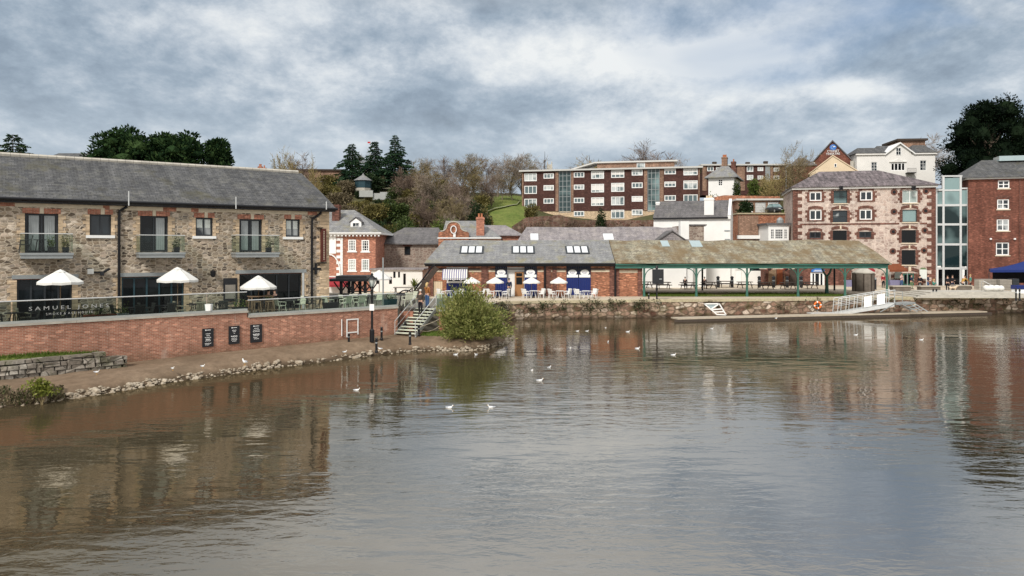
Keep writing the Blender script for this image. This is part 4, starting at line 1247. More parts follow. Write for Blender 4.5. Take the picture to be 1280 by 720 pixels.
# ================================================================ mossy market canopy on green posts
K0, K1 = S.lx(768.5), S.lx(1111)
C = Bld('market_canopy', 'open market canopy with lichened slate roof on green iron posts', 'canopy', S.O, 0)
rf = MB(); roof(rf, K0 + .01, K1, -.62, 11.0, ev + .0, 5.75, 0, .9, 0, .12, 4.6)
cr_ = rf.build('roof', M['slate_moss'], C.root); sag(cr_, .12)
for px, py in (((824, 836), (301.5, 308.5)), ((861, 876), (301.5, 309))):
    m = MB(); x0, y1 = on_roof(px[0], py[0]); x1, y0 = on_roof(px[1], py[1]); x0b = on_roof(px[0] + 4, py[1])[0]; x1t = on_roof(px[1] - 4, py[0])[0]
    xa, xb = x0b, x1t + .2
    vs = [(xa, y0, ev + RS * (y0 + .5) + .1), (xb, y0, ev + RS * (y0 + .5) + .1), (xb, y1, ev + RS * (y1 + .5) + .1), (xa, y1, ev + RS * (y1 + .5) + .1)]
    m.add(vs + [(v[0], v[1], v[2] - .14) for v in vs], [(0, 1, 2, 3), (0, 4, 5, 1), (1, 5, 6, 2), (2, 6, 7, 3), (3, 7, 4, 0)])
    m.build('skylight', M['skylight_blue'], cr_)
m = MB(); m.box(K0, K1 - .25, -.62, -.5, ev - .18, ev - .02); m.box(K0, K1 - .3, -.45, -.2, ev - .52, ev - .182); m.box(K1 - .45, K1 - .3, -.2, 9.8, ev - .5, ev - .18)
m.box(S.lx(805), K1 - .5, 9.4, 9.7, ev - .5, ev - .18)
m.build('beam', M['green_paint'], C.root)
for px in (804.5, 869.5, 932.5, 996, 1054.5, 1109):
    x = C.lx(px) if px < 1100 else K1 - .35
    m = MB(); m.tube([(x, -.32, 0), (x, -.32, .4), (x, -.32, ev - .5)], [.16, .12, .1], 8)
    p = m.build('post', M['green_paint'], C.root)
    m = MB()
    for sg_ in (-1, 1):
        if px < 810 and sg_ < 0: continue
        if px > 1100 and sg_ > 0: continue
        pts = [(x + sg_ * (.08 + .85 * (1 - math.cos(t_))), -.32, ev - 1.45 + .92 * math.sin(t_)) for t_ in [i * PI / 2 / 6 for i in range(7)]]
        m.tube(pts, .045, 5)
    m.build('bracket', M['green_paint'], p)
for px, tp_ in ((878, 0), (997, 0), (1033.5, 1), (1043, 0)):
    Yp = 86.5 if px != 1033.5 else 80.5
    x = (px - CX) / F * Yp - C.O.x; y = Yp - SY
    m = MB()
    if tp_:
        m.tube([(x, y, 0), (x, y, 1.9)], [.22, .14], 8)
        for sg_ in (-1, 1):
            m.tube([(x, y, 1.8), (x + sg_ * .32, y, 2.25), (x + sg_ * .58, y, 2.9), (x + sg_ * .6, y, ev - .1)], [.11, .1, .09, .09], 6)
    else: m.tube([(x, y, 0), (x, y, ev - .2)], .11, 8)
    m.build('post', M['black_iron'] if not tp_ else M['green_paint'], C.root)
# brick end bay under the canopy
E1 = empty('brick_store', 'brick store under the left end of the mossy market canopy', 'building', S.O)
m = MB(); shell(m, K0 + .02, S.lx(803), -.3, ev - .2, 9.2, []); m.build('wall', M['brick_shed'], E1)
m = MB(); m.box(S.lx(772), S.lx(803), -.03, -.003, S.z(790, 341), S.z(790, 338)); m.build('cream_band', M['stone_cream'], E1)
m = MB()
for px in (771.5, 799.5): x = S.lx(px); m.box(x - .2, x + .2, -.1, -.004, -.3, ev - .5)
m.build('brick_piers', M['brick_dark'], E1)
# grass under the canopy
lw = MB(); x0, x1 = (803 - CX) / F * 75.4, (1072 - CX) / F * 75.4
NX_ = 60
lz = QZ + .03
lw.poly([(x0, 75.1, lz), (x1 - .5, 75.1, lz), (x1 + 1, 77.5, lz), (x1 - 1, 80.5, lz), (x0, 81.5, lz)])
lo = lw.build('lawn', M['lawn']); tag(lo, kind='structure')
rnd = random.Random(31); lw = MB()
for k in range(9000):
    x = rnd.uniform(x0, x1 - .3); y = 75.15 + 6 * rnd.random() ** 1.4; h_ = rnd.uniform(.05, .13)
    if mnoise.noise(Vector((x * .25, y * .4, 5))) < -.25: continue
    a = rnd.uniform(0, PI); dx, dy = math.cos(a) * .03, math.sin(a) * .03
    lw.add([(x - dx, y - dy, lz), (x + dx, y + dy, lz), (x + rnd.uniform(-.05, .05), y, lz + h_)], [(0, 1, 2)])
tag(lw.build('lawn_grass', M['grass_blade'], uv=False), 'thin worn grass growing under the front of the market canopy', 'grass', kind='stuff')

# ================================================================ rear warehouse with the mauve slates behind the shed
Rr = Bld('rear_warehouse', 'long warehouse with patchy mauve slate roof behind the quay shed', 'building', ((639 - CX) / F * 93.0, 93.0, QZ), 0)
x1 = Rr.lx(866)
zr = EYE + 28 / F * 97.5 - QZ
xw = Rr.lx(798)
m = MB(); wall(m, .3, xw, -.3, 4.6); m.quad((.3, 9, -.3), (.3, 0, -.3), (.3, 0, 4.6), (.3, 9, 4.6)); m.build('wall', M['brick_brown'], Rr.root)
m = MB(); wall(m, xw + .003, x1, -.3, 4.6); m.quad((x1, 0, -.3), (x1, 9, -.3), (x1, 9, 4.6), (x1, 0, 4.6)); m.build('white_wall', M['white_render'], Rr.root)
rf = MB(); roof(rf, 0, x1, -.5, 9.5, 4.6, zr, 2.0, 0, 0, .15, 4.5); ro = rf.build('roof', M['slate_mauve'], Rr.root); sag(ro, .12)
sl_ = (zr - 4.6) / 5.0
for px, w_ in ((668, 1.0), (760.5, 1.25)):
    Y = 93 + 2.2; x = (px - CX) / F * Y - Rr.O.x; m = MB()
    vs = [(x - w_ / 2, 1.7, 4.6 + sl_ * 2.2 + .12), (x + w_ / 2, 1.7, 4.6 + sl_ * 2.2 + .12), (x + w_ / 2, 2.9, 4.6 + sl_ * 3.4 + .12), (x - w_ / 2, 2.9, 4.6 + sl_ * 3.4 + .12)]
    m.add(vs + [(v[0], v[1], v[2] - .16) for v in vs], [(0, 1, 2, 3), (0, 4, 5, 1), (1, 5, 6, 2), (2, 6, 7, 3), (3, 7, 4, 0)]); m.build('skylight', M['skylight'], ro)
# small gabled roof rising over the canopy ridge
Sg = Bld('gabled_store', 'small rubble store with pointed grey gable behind the canopy ridge', 'building', ((822 - CX) / F * 92.5, 92.5, QZ), 0)
x1 = Sg.lx(858); zt = Sg.z(840, 290); ze_ = Sg.z(840, 301.5)
m = MB(); wall(m, 0, x1, -.3, 4.4); m.build('white_wall', M['white_render'], Sg.root)
m = MB(); wall(m, 0, x1, 4.403, ze_); m.poly([(0, 0, ze_), (x1, 0, ze_), (x1 / 2, 0, zt)])
m.quad((x1, 0, -.3), (x1, 7, -.3), (x1, 7, ze_), (x1, 0, ze_)); m.quad((0, 7, -.3), (0, 0, -.3), (0, 0, ze_), (0, 7, ze_)); m.build('wall', M['slate_mauve'], Sg.root)
m = MB()
for a_, b_ in (((-.2, ze_ - .1), (x1 / 2, zt + .08)), ((x1 / 2, zt + .08), (x1 + .2, ze_ - .1))):
    m.prism([a_, b_, (b_[0], b_[1] + .14), (a_[0], a_[1] + .14)], -.15, 7.1)
m.build('roof', M['slate_dark'], Sg.root)

# ================================================================ white house
H = Bld('white_house', 'tall white rendered house with dark slate roof and white chimney above the canopy', 'building', ((817 - CX) / F * 103.5, 103.5, QZ), -19)
x1 = H.lx(913); ez = H.z(865, 271); rz1 = H.z(865, 251, 3.6)
ops = []
m = MB(); shell(m, 0, x1, -.5, ez, 7.2, ops, .25, 0, rz1 - .1); m.build('wall', M['white_render'], H.root)
rf = MB(); roof(rf, -.05, x1 - .35, -.3, 7.5, ez - .05, rz1, 0, 0, 0, .16); rh = rf.build('roof', M['slate_dark'], H.root)
m = MB(); m.box(-.05, x1 - .3, -.36, -.22, ez - .3, ez - .1); m.build('gutter', M['black_iron'], H.root)
m = MB(); m.prism([(x1 - .35, ez + .1), (x1 + .02, ez + .1), (x1 + .02, ez + .12), (x1 - .35, ez + .12)], -.3, 7.4)
for y0, y1, za, zb_ in ((-.3, 3.6, ez - .02, rz1 + .18), (3.6, 7.5, rz1 + .18, ez - .02)):
    m.add([(x1 - .34, y0, za), (x1 + .03, y0, za), (x1 + .03, y1, zb_), (x1 - .34, y1, zb_), (x1 - .34, y0, za - .35), (x1 + .03, y0, za - .35), (x1 + .03, y1, zb_ - .35), (x1 - .34, y1, zb_ - .35)],
          [(0, 1, 2, 3), (4, 7, 6, 5), (0, 4, 5, 1), (1, 5, 6, 2), (2, 6, 7, 3), (3, 7, 4, 0)])
m.build('gable_coping', M['white_render'], H.root)
xc = H.lx(886.5, .6); zc = H.z(886.5, 270, .3)
chimney(H.root, xc, .55, ez - .6, 1.25, .8, H.z(886.5, 247.5, .3) - ez + .6, 'white_render', 3, 'chimney', 'cream_render', .35)
chimney(H.root, .2, 3.4, ez - .2, .5, 1.4, rz1 - ez + .1, 'white_render', 0, 'gable_stack')
for (a_, b_, t_, d_) in ((905.5, 914, 288, 289.2), (906, 913, 299, 300)):
    r = H.rect((a_, b_, t_, d_), -.02); m = MB(); m.box(r[0], min(r[1], x1 - .05), -.06, -.004, r[2], r[3] + .05); m.build('sill', M['grey_metal'], H.root)
# windows of the ground floor seen under the canopy
for r in ((858.5, 866, 339.5, 343),):
    o = H.rect(r); m = MB(); m.box(o[0], o[1], -.06, -.004, o[2], o[3]); m.build('wall_sign', M['stone_cream'], H.root)
o = H.rect((847, 857, 338.5, 343.5)); m = MB(); m.box(o[0], o[1], -.06, -.004, o[2], o[3]); m.build('wall_sign', M['lilac'], H.root)
# stone outbuilding with white edging leaning on it
So = Bld('stone_outbuilding', 'stone outbuilding edged in white between the gable and the white house', 'building', ((851 - CX) / F * 95, 95.0, QZ), 0)
x1 = So.lx(882); zt = So.z(866, 282)
m = MB(); wall(m, 0, x1, -.3, 4.6); m.build('white_wall', M['white_render'], So.root)
m = MB(); shell(m, 0, x1, 4.603, zt, 5, []); m.build('wall', M['rubble_grey'], So.root)
m = MB(); m.box(-.06, So.lx(861), -.1, 1.0, -.3, So.z(855, 276.5)); m.build('chimney_breast', M['white_render'], So.root)
m = MB(); m.box(x1 - .22, x1 + .05, -.08, .3, -.3, zt - .1); m.build('white_edge', M['white_render'], So.root)
m = MB(); m.box(So.lx(861.5), x1 + .12, -.15, 5.1, zt + .003, zt + .16); m.build('roof', M['slate_dark'], So.root)
# low white range continuing right under the canopy
Lw = Bld('white_outhouse', 'low white rendered range beside the white house, seen under the canopy', 'building', ((905 - CX) / F * 101, 101.0, QZ), 0)
x1 = Lw.lx(980); zt = Lw.z(940, 326)
ops = [Lw.rect((937, 951, 334, 338.5)), (Lw.lx(919), Lw.lx(927), 0, Lw.z(923, 337)), (Lw.lx(961), Lw.lx(972), 0, Lw.z(966, 337))]
m = MB(); shell(m, 0, x1, -.3, zt, 6, ops); m.build('wall', M['white_render'], Lw.root)
window(Lw.root, *ops[0], .1, 'black_paint', 'pane_dark', 3, 1, .06)
for o, mt in ((ops[1], 'white_paint'), (ops[2], 'rust')):
    m = MB(); m.box(o[0] + .02, o[1] - .02, .12, .2, 0, o[3]); m.build('door', M[mt], Lw.root)
rf = MB(); rf.box(-.2, x1 + .2, -.3, 6.2, zt + .003, zt + .2); rf.build('roof', M['slate_dark'], Lw.root)
Bp = Bld('brick_pub', 'red brick pub range with a blue sign over its white doorway, behind the canopy', 'building', ((981 - CX) / F * 99, 99.0, QZ), 0)
x1 = Bp.lx(1064); zt = Bp.z(1020, 329)
ops = [(Bp.lx(1013), Bp.lx(1031), 0, Bp.z(1020, 340.5)), (Bp.lx(964 + 7), Bp.lx(975.5), 0, Bp.z(973, 336))]
ops = [ops[0]]
m = MB(); shell(m, Bp.lx(957), x1, -.3, zt, 6, ops); m.build('wall', M['brick_dark'], Bp.root)
o = ops[0]
m = MB(); 
for a_, b_ in ((0, .16), (.28, .36), (.62, .72), (.86, 1)):
    m.box(o[0] + (o[1] - o[0]) * a_, o[0] + (o[1] - o[0]) * b_, .08, .16, 0, o[3])
m.box(o[0], o[1], .085, .155, o[3] - .16, o[3] - .002); do = m.build('doorway', M['white_paint'], Bp.root)
m = MB(); m.quad((o[0], .15, 0), (o[1], .15, 0), (o[1], .15, o[3]), (o[0], .15, o[3])); m.build('pane', M['pane_dark'], do)
m = MB(); m.prism([(o[0] + .1, o[3] + .05), (o[1] - .1, o[3] + .05), (o[1] - .1, o[3] + .35), ((o[0] + o[1]) / 2, o[3] + .62), (o[0] + .1, o[3] + .35)], -.12, -.01); so_ = m.build('name_board', M['sign_blue'], Bp.root)
m = MB(); m.box(o[0] + .35, o[1] - .35, -.13, -.123, o[3] + .14, o[3] + .2); m.box(o[0] + .5, o[1] - .5, -.13, -.123, o[3] + .26, o[3] + .32); m.build('letters', M['sign_white'], so_)
for r, mt in (((961, 970, 335, 353), 'timber'), ((971, 978, 336, 353), 'rust'), ((987, 996, 335.5, 352), 'timber_dark')):
    a = Bp.rect(r); m = MB(); m.box(a[0], a[1], -.06, -.004, 0, a[3]); m.build('door', M[mt], Bp.root)
m = MB(); m.box(Bp.lx(957) - .1, x1 + .1, -.3, 6.1, zt + .003, zt + .2); m.build('roof', M['slate_dark'], Bp.root)

# ================================================================ stone and brick warehouse on the quay
T = Bld('quay_warehouse', 'tall pink stone warehouse with red brick quoins and hipped purple slate roof', 'building', ((991.5 - CX) / F * 102, 102.0, QZ), -14)
tw = T.lx(1169.5); tz = T.z(1080, 233); dep_ = 12
sm = [(1012, 1027, 240, 251), (1075, 1090.5, 239, 250.5), (1012, 1027, 262.5, 275), (1074.5, 1090, 262, 274.5), (1012, 1026, 290, 297.5), (1074, 1089, 289.5, 297)]
ld = [(1042, 1059, 238, 254), (1041, 1059, 263, 278), (1041, 1058.5, 288, 302), (1128, 1147, 237.5, 253.5), (1128, 1146, 262, 277.5), (1127, 1145, 287.5, 303.5), (1127, 1144.5, 312.5, 331)]
gd = (1128.5, 1142.5, 341.5, 358)
so_ = [T.rect(r) for r in sm]; lo_ = [T.rect(r) for r in ld]; a = T.rect(gd); gdo = (a[0], a[1], 0, a[3])
gw = [T.rect(r) for r in ((1074, 1086, 318, 326), (1012, 1024, 318, 326))]
m = MB(); shell(m, 0, tw, -.5, tz, dep_, so_ + lo_ + [gdo], .3); m.build('wall', M['rubble_pink'], T.root)
mats2 = [M['brick_dark'], M['brick_dark'], M['stone_cream'], M['white_paint']]
for i, o in enumerate(so_):
    surround(T.root, *o, mats2, .34, .22, .38, False, .34, 0, 40 + i, .03, .18)
    window(T.root, *o, .12, 'white_paint' if i < 4 else 'dark_frame', ['pane_mid', 'pane_mid', 'pane_mid', 'pane_mid', 'pane_dark', 'pane_dark'][i], 2, 1, .13, .06, 'window', None, .07)
for i, o in enumerate(lo_):
    surround(T.root, *o, mats2, .34, .22, .38, i not in (0, 3), .34, None, 60 + i, .03, .22)
    gl = ['pane_sky', 'pane_mid', 'pane_dark', 'pane_blind', 'pane_sky', 'pane_dark', 'pane_dark'][i]
    wn = window(T.root, *o, .2, 'dark_frame' if i != 3 else 'white_paint', gl, 1 if i != 3 else 2, 1 if i > 1 else 2, .07, .06, 'loading_door')
    m = MB(); m.box(o[0] - .1, o[1] + .1, -.16, .1, o[2] - .14, o[2] - .004); m.build('sill', M['stone_cream'] if i != 2 else M['brick_dark'], wn)
wn = window(T.root, gdo[0], gdo[1], 0, gdo[3], .15, 'green_paint', 'pane_dark', 2, 1, .2, .06, 'entrance_door')
surround(T.root, gdo[0], gdo[1], 0, gdo[3], mats2, 1.1, .3, .5, True, .34, None, 77, .03, .3)
m = MB(); z = -.3; k = 0
while z < tz - .3:
    e_ = .55 if k % 2 else 0
    m.box(-.03, .6 + e_, -.03, .6, z, z + .46); m.box(tw - .5 - e_, tw + .03, -.03, .6, z, z + .46); z += .47; k += 1
m.build('quoins', M['brick_dark'], T.root)
m = MB(); zs_ = T.z(1050, 281); m.box(.9, T.lx(1124), -.05, .05, zs_, zs_ + .2); m.box(T.lx(1150), tw - 1.0, -.05, .05, zs_, zs_ + .2); m.build('string_course', M['brick_dark'], T.root)
for px, py in ((1117.5, 240), (1157.5, 239), (1117.5, 264.5), (1157, 263.5), (1116.5, 289.5), (1156, 288), (1116, 314), (1155, 313)):
    x, z = T.loc(px, py); m = MB()
    m.prism([(x + .42 * math.cos(t_ * PI / 6), z + .42 * math.sin(t_ * PI / 6)) for t_ in range(12)], -.045, -.004, 0)
    m.prism([(x + .2 * math.cos(t_ * PI / 5), z + .2 * math.sin(t_ * PI / 5)) for t_ in range(10)], -.11, -.047, 1)
    m.build('tie_plate', [M['brick_dark'], M['black_iron']], T.root)
m = MB(); m.box(-.2, tw + .2, -.3, -.03, tz - .3, tz + .05); m.box(-.25, -.03, -.03, dep_, tz - .3, tz + .05); m.build('eaves_board', M['fascia'], T.root)
rf = MB(); roof(rf, -.4, tw + .4, -.45, dep_ + .4, tz + .06, T.z(1075, 213.5, 6), 4.6, 6.0, 0, .1); ro = rf.build('roof', M['slate_purple'], T.root)
for px in (1050, 1140):
    x, z = T.loc(px, 234); m = MB(); m.box(x - .1, x + .1, -1.0, .1, z - .3, z - .1); m.box(x - .22, x + .22, -1.0, -.6, z - .45, z + .1); m.build('hoist', M['black_iron'], T.root)

# ================================================================ glass link tower
Gt = Bld('glass_tower', 'glazed link tower in pale steel between the stone warehouse and the red brick building', 'building', ((1169.5 - CX) / F * 98.3, 98.3, QZ), -6)
gw_ = Gt.lx(1211); xa, xb = Gt.lx(1179), Gt.lx(1200.5)
zl_, zm_, zr_ = Gt.z(1174, 236.5), Gt.z(1190, 221), Gt.z(1205, 234.5)
lv = [Gt.z(1190, v) for v in (335.5, 305.5, 280.5, 256.5, 237)]
m = MB(); m.box(-.05, gw_, 3.4, 3.5, 0, zl_); m.build('back_wall', M['timber_dark'], Gt.root)
m = MB()
for z in lv[:-1]: m.box(0, gw_, .25, 3.4, z - .1, z - .02)
m.build('floor_plates', M['grey_metal'], Gt.root)
m = MB()
cols = [.05, xa, xb, gw_ - .1]
for i, x in enumerate(cols):
    top = zm_ if i in (1, 2) else (zl_ if i == 0 else zr_)
    m.box(x - .13, x + .13, -.1, .16, 0, top)
for z in lv[:-1]: m.box(.2, gw_ - .25, -.06, .12, z - .14, z + .14)
m.box(.2, xa, -.06, .12, zl_ - .2, zl_); m.box(xb, gw_ - .2, -.06, .12, zr_ - .2, zr_); m.box(xa - .2, xb + .2, -.12, .2, zm_, zm_ + .18)
m.box(xa + .13, xb - .13, -.06, .12, zl_ - .25, zl_ - .05)
for f_ in (.36, .46): 
    for z0, z1 in ((lv[0], lv[1]), (lv[1], lv[2])):
        x = xa + (xb - xa) * f_; m.box(x - .05, x + .05, 1.2, 1.3, z0 + .15, z1 - .5)
m.build('steel_frame', M['pale_metal'], Gt.root)
m = MB()
for x0, x1, top in ((.18, xa - .13, zl_ - .2), (xa + .13, xb - .13, zm_), (xb + .13, gw_ - .23, zr_ - .2)):
    zs_ = [2.6] + [v for v in lv[:-1]] + [top]
    for z0, z1 in zip(zs_[:-1], zs_[1:]):
        m2 = MB(); m2.quad((x0, 0, z0 + .14), (x1, 0, z0 + .14), (x1, 0, z1 - .14), (x0, 0, z1 - .14)); m2.build('pane', M['pane_sky'] if z0 >= lv[3] - .1 else M['pane_tower'], Gt.root)  # top storey gets the paler panes, a painted sky reflection
m = MB(); zt = lv[0] - .14
m.box(.2, .32, -.05, .1, 0, 2.6); m.box(gw_ - 1.0, gw_ - .3, -.05, .1, 2.3, 2.55); m.box(xb + .2, xb + .5, -.05, .1, 0, 2.55); m.box(.32, xa - .3, -.05, .1, 2.35, 2.6); m.build('entrance_frame', M['white_paint'], Gt.root)
m = MB(); m.quad((.18, .01, 0), (gw_ - .25, .01, 0), (gw_ - .25, .01, 2.73), (.18, .01, 2.73)); m.build('entrance_glass', M['pane_dark'], Gt.root)

# ================================================================ red brick building at the right edge
Q = Bld('brick_warehouse', 'tall red brick warehouse with white windows at the right edge of the quay', 'building', ((1210.5 - CX) / F * 97.5, 97.5, QZ), -15)
qx = Q.lx(1352); qz = Q.z(1250, 222.5)
wr = [(1247.5, 1262, 225.5, 235.5), (1246.5, 1261.5, 249, 261.5), (1246, 1261.5, 274, 288.5), (1245, 1261.5, 303, 319)]
ops = [Q.rect(r) for r in wr]; ops += [(o[0] + 7.2, o[1] + 7.2, o[2], o[3]) for o in ops]
m = MB(); shell(m, 0, qx, -.5, qz, 9, ops); m.build('wall', M['brick_deep'], Q.root)
for i, o in enumerate(ops):
    window(Q.root, *o, .14, 'white_paint', 'pane_mid', 2, 2, .13, .06, 'window', 'stone_cream', .06)
    m = MB(); n_ = 9
    for k in range(n_):
        a_ = o[0] - .15 + (o[1] - o[0] + .3) * k / n_; b_ = o[0] - .15 + (o[1] - o[0] + .3) * (k + 1) / n_; u_ = ((k + .5) / n_ * 2 - 1); r_ = .16 * (1 - u_ * u_)
        m.box(a_ + .01, b_ - .01, -.02, .1, o[3] + .01 + r_, o[3] + .36 + r_)
    m.build('brick_arch', M['brick_dark'], Q.root)
m = MB(); m.box(-.3, qx + .3, -.4, -.02, qz - .12, qz + .12); m.box(-.35, -.02, -.02, 9, qz - .12, qz + .12); m.build('eaves_board', M['fascia'], Q.root)
rf = MB(); roof(rf, -.5, qx + .5, -.55, 9.5, qz + .125, Q.z(1262, 199, 4), 3.4, 3.4, 0, .1); ro = rf.build('roof', M['slate_main'], Q.root)
m = MB(); x = Q.lx(1247, 4); m.box(x, x + 4.5, 3.4, 5.6, Q.z(1255, 203.5, 6), Q.z(1255, 197.5, 6)); m.build('roof_light', M['skylight_blue'], ro)
m = MB(); x = Q.lx(1274.3); m.tube([(x, -.1, 0), (x, -.1, qz - .12)], .09, 8); m.build('drainpipe', M['brick_dark'], Q.root)
m = MB()
for px in (1238, 1268): 
    x, z = Q.loc(px, 300); m2 = MB(); m2.lathe([(.04, 0), (.14, .05), (.14, .2), (.04, .25)], 8, (x, -.16, z)); m2.build('wall_lamp', M['sign_white'], Q.root)
# ================================================================ custom-house style brick building on the left
U = Bld('brick_house', 'red brick house with white windows, stepped white corner and grey hipped roof', 'building', ((429 - CX) / F * 86, 86.0, QZ), 0)
ux = U.lx(469.5); uz = U.z(450, 292); wx0 = U.lx(396)
wr = [(435.3, 445, 299.5, 314), (452, 461.5, 300, 314.3), (435.3, 445, 323.8, 338.5), (452, 461.5, 323.8, 338.5)]
ops = [U.rect(r) for r in wr]
m = MB(); shell(m, 0, ux, -.3, uz, 9, ops); m.build('wall', M['brick_red'], U.root)
for i, o in enumerate(ops):
    wn = window(U.root, *o, .06, 'white_paint', 'pane_mid' if i < 2 else 'pane_blind', 3, 4, .13, .1, 'window', 'white_paint', .03)
m = MB(); wall(m, wx0, -.02, -.3, uz, [], .0); m.quad((wx0, 9, -.3), (wx0, 0, -.3), (wx0, 0, uz), (wx0, 9, uz)); m.build('side_wall', M['brick_red'], U.root)
m = MB()
m.box(wx0, U.lx(420), -.06, -.004, U.z(415, 317), U.z(415, 296)); m.box(wx0, U.lx(427.5), -.05, -.005, U.z(415, 295.7), uz - .1)
z = 0; k = 0
while z < uz - .5:
    e_ = .45 if k % 2 else 0; m.box(U.lx(425.5) - e_, U.lx(428.5), -.055, -.006, z, z + .33); z += .34; k += 1
ring = [(U.lx(412) + 1.25 * math.cos(t_), 2.0 + 2.2 * math.sin(t_)) for t_ in [PI * i / 12 for i in range(13)]]
for p, q_ in zip(ring[:-1], ring[1:]): m.bar((p[0], -.08, p[1]), (q_[0], -.08, q_[1]), .12, .3, 0, (0, 1, 0))
m.build('white_dressings', M['white_paint'], U.root)
m = MB(); m.box(wx0 - .3, ux + .75, -.65, -.02, uz, uz + .12); m.box(wx0 - .3, ux + .6, -.5, -.02, uz - .14, uz - .003)
x = wx0
while x < ux + .4: m.box(x, x + .16, -.45, -.03, uz - .32, uz - .145); x += .42
m.box(ux + .003, ux + .75, -.02, 9.2, uz - .1, uz + .12); m.build('cornice', M['white_paint'], U.root)
rz_ = U.z(430, 262.5, 4.5)
rf = MB(); roof(rf, wx0 - .3, ux + .6, -.55, 9.6, uz + .125, rz_, .5, 4.0, 0, .1); ro = rf.build('roof', M['slate_shed'], U.root)
chimney(U.root, U.lx(420.5, 2.4), 2.4, uz + .5, .85, .85, U.z(420.5, 256, 2.4) - uz - .5, 'brick_dark', 0)
xm = U.lx(445.5, 1.0); zb = U.z(445, 289, 1.0)
dm = MB(); hw = .62
dm.box(xm - hw, xm + hw, .7, 3.2, zb, zb + 1.05); dm.prism([(xm - hw, zb + 1.053), (xm + hw, zb + 1.053), (xm, zb + 1.5)], .7, 3.4); do = dm.build('dormer', M['white_paint'], ro)
m = MB()
for a_, b_ in (((xm - hw - .15, zb + .98), (xm, zb + 1.6)), ((xm, zb + 1.6), (xm + hw + .15, zb + .98))):
    m.prism([a_, b_, (b_[0], b_[1] + .09), (a_[0], a_[1] + .09)], .6, 3.5)
m.build('roof', M['slate_dark'], do)
window(do, xm - .4, xm + .4, zb + .12, zb + 1.0, .69, 'white_paint', 'pane_mid', 2, 2, .06, .03, 'window', None, .02)

# stone store with dark hipped roof
V = Bld('stone_store', 'squat rubble stone store with dark hipped slate roof below the hill', 'building', ((471 - CX) / F * 92, 92.0, QZ), 0)
vx = V.lx(552); vz = V.z(510, 304.5)
ops = [V.rect((472, 479, 307.5, 317.5)), V.rect((505.5, 513, 308, 319))]
m = MB(); shell(m, 0, vx, -.3, vz, 9, ops); m.build('wall', M['rubble_grey'], V.root)
for o in ops:
    wn = window(V.root, *o, .15, 'timber_dark', 'pane_dark', 1, 1, .06); m = MB(); m.box(o[0] - .2, o[1] + .2, -.03, .1, o[3] + .003, o[3] + .22); m.build('lintel', M['brick_dark'], wn)
rf = MB(); roof(rf, -.4, vx + .4, -.4, 9.4, vz + .01, V.z(520, 284.5, 4.5), 3.2, 1.2, 0, .12); rf.build('roof', M['slate_dark'], V.root)
# low white range at its foot
V2 = Bld('white_cottage_range', 'low whitewashed range with small dark openings at the foot of the stone store', 'building', ((464 - CX) / F * 84, 84.0, QZ), -4)
vx = V2.lx(528); ops = [V2.rect(r) for r in ((486.3, 490, 346, 355), (491.5, 494.5, 339.5, 347.5), (497.5, 500, 339.5, 347), (504, 507.3, 342, 356), (470, 474, 345, 355))]
zt = V2.z(495, 337.5)
m = MB(); shell(m, 0, vx, -.3, zt, 5, ops); m.build('wall', M['villa_render'], V2.root)
for o in ops: window(V2.root, *o, .12, 'timber_dark', 'pane_dark', 1, 1, .05)
m = MB(); m.box(-.2, vx + .2, -.25, 5.1, zt + .003, zt + .16); m.build('roof', M['slate_mauve'], V2.root)
# dutch gabled brick building
D = Bld('gabled_brick_house', 'brick house with curved dutch gable, white wreath and square chimney', 'building', ((548 - CX) / F * 90, 90.0, QZ), 0)
dx_ = D.lx(586); dz = D.z(566, 291); pk = D.z(566, 277.5)
cx = dx_ / 2
pts = [(0, -.3), (dx_, -.3), (dx_, dz), (dx_ - .25, dz + .15)]
for t_ in range(9): 
    a = PI * .5 * t_ / 8; pts.append((dx_ - .25 - .75 * math.sin(a) , dz + .15 + .55 * (1 - math.cos(a))))
for t_ in range(1, 12): 
    a = PI * t_ / 12; pts.append((cx + (cx - 1.0) * .98 * math.cos(a), dz + .7 + (pk - dz - .7) * math.sin(a)))
for t_ in range(9):
    a = PI * .5 * (1 - t_ / 8); pts.append((.25 + .75 * math.sin(a), dz + .15 + .55 * (1 - math.cos(a))))
pts += [(.25, dz + .15), (0, dz)]
m = MB(); m.prism(pts, 0, .4); m.build('gable_wall', M['brick_shed'], D.root)
m = MB(); tp_ = pts[3:-1]
for p, q_ in zip(tp_[:-1], tp_[1:]): m.bar((p[0], .2, p[1] + .05), (q_[0], .2, q_[1] + .05), .55, .12, 0, (0, 0, 1))
m.build('coping', M['stone_cap'], D.root)
m = MB(); zc = D.z(565, 287)
rp = [(cx + .34 * math.cos(t_), zc + .46 * math.sin(t_)) for t_ in [2 * PI * i / 16 for i in range(17)]]
for p, q_ in zip(rp[:-1], rp[1:]): m.bar((p[0], -.06, p[1]), (q_[0], -.06, q_[1]), .1, .2, 0, (0, 1, 0))
m.box(cx - .05, cx + .25, -.1, -.02, zc - .9, zc - .45); m.build('wreath', M['white_paint'], D.root)
m = MB(); m.box(0, D.lx(626), .42, 8, -.3, D.z(600, 297.5, .4)); m.build('wall', M['brick_brown'], D.root)
m = MB(); m.box(-.1, D.lx(626), -.1, -.02, D.z(600, 298.2), D.z(600, 296.8)); m.build('white_band', M['white_paint'], D.root)
rf = MB(); roof(rf, .3, D.lx(627), .3, 8.4, D.z(600, 297, .4), D.z(600, 276, 4.3), .2, 2.8, 0, .1); rf.build('roof', M['slate_shed'], D.root)
chimney(D.root, D.lx(600.5, 1.2), 1.2, D.z(600, 296, 1.2), .95, .9, D.z(600, 271.5, 1.2) - D.z(600, 296, 1.2), 'brick_red', 2)
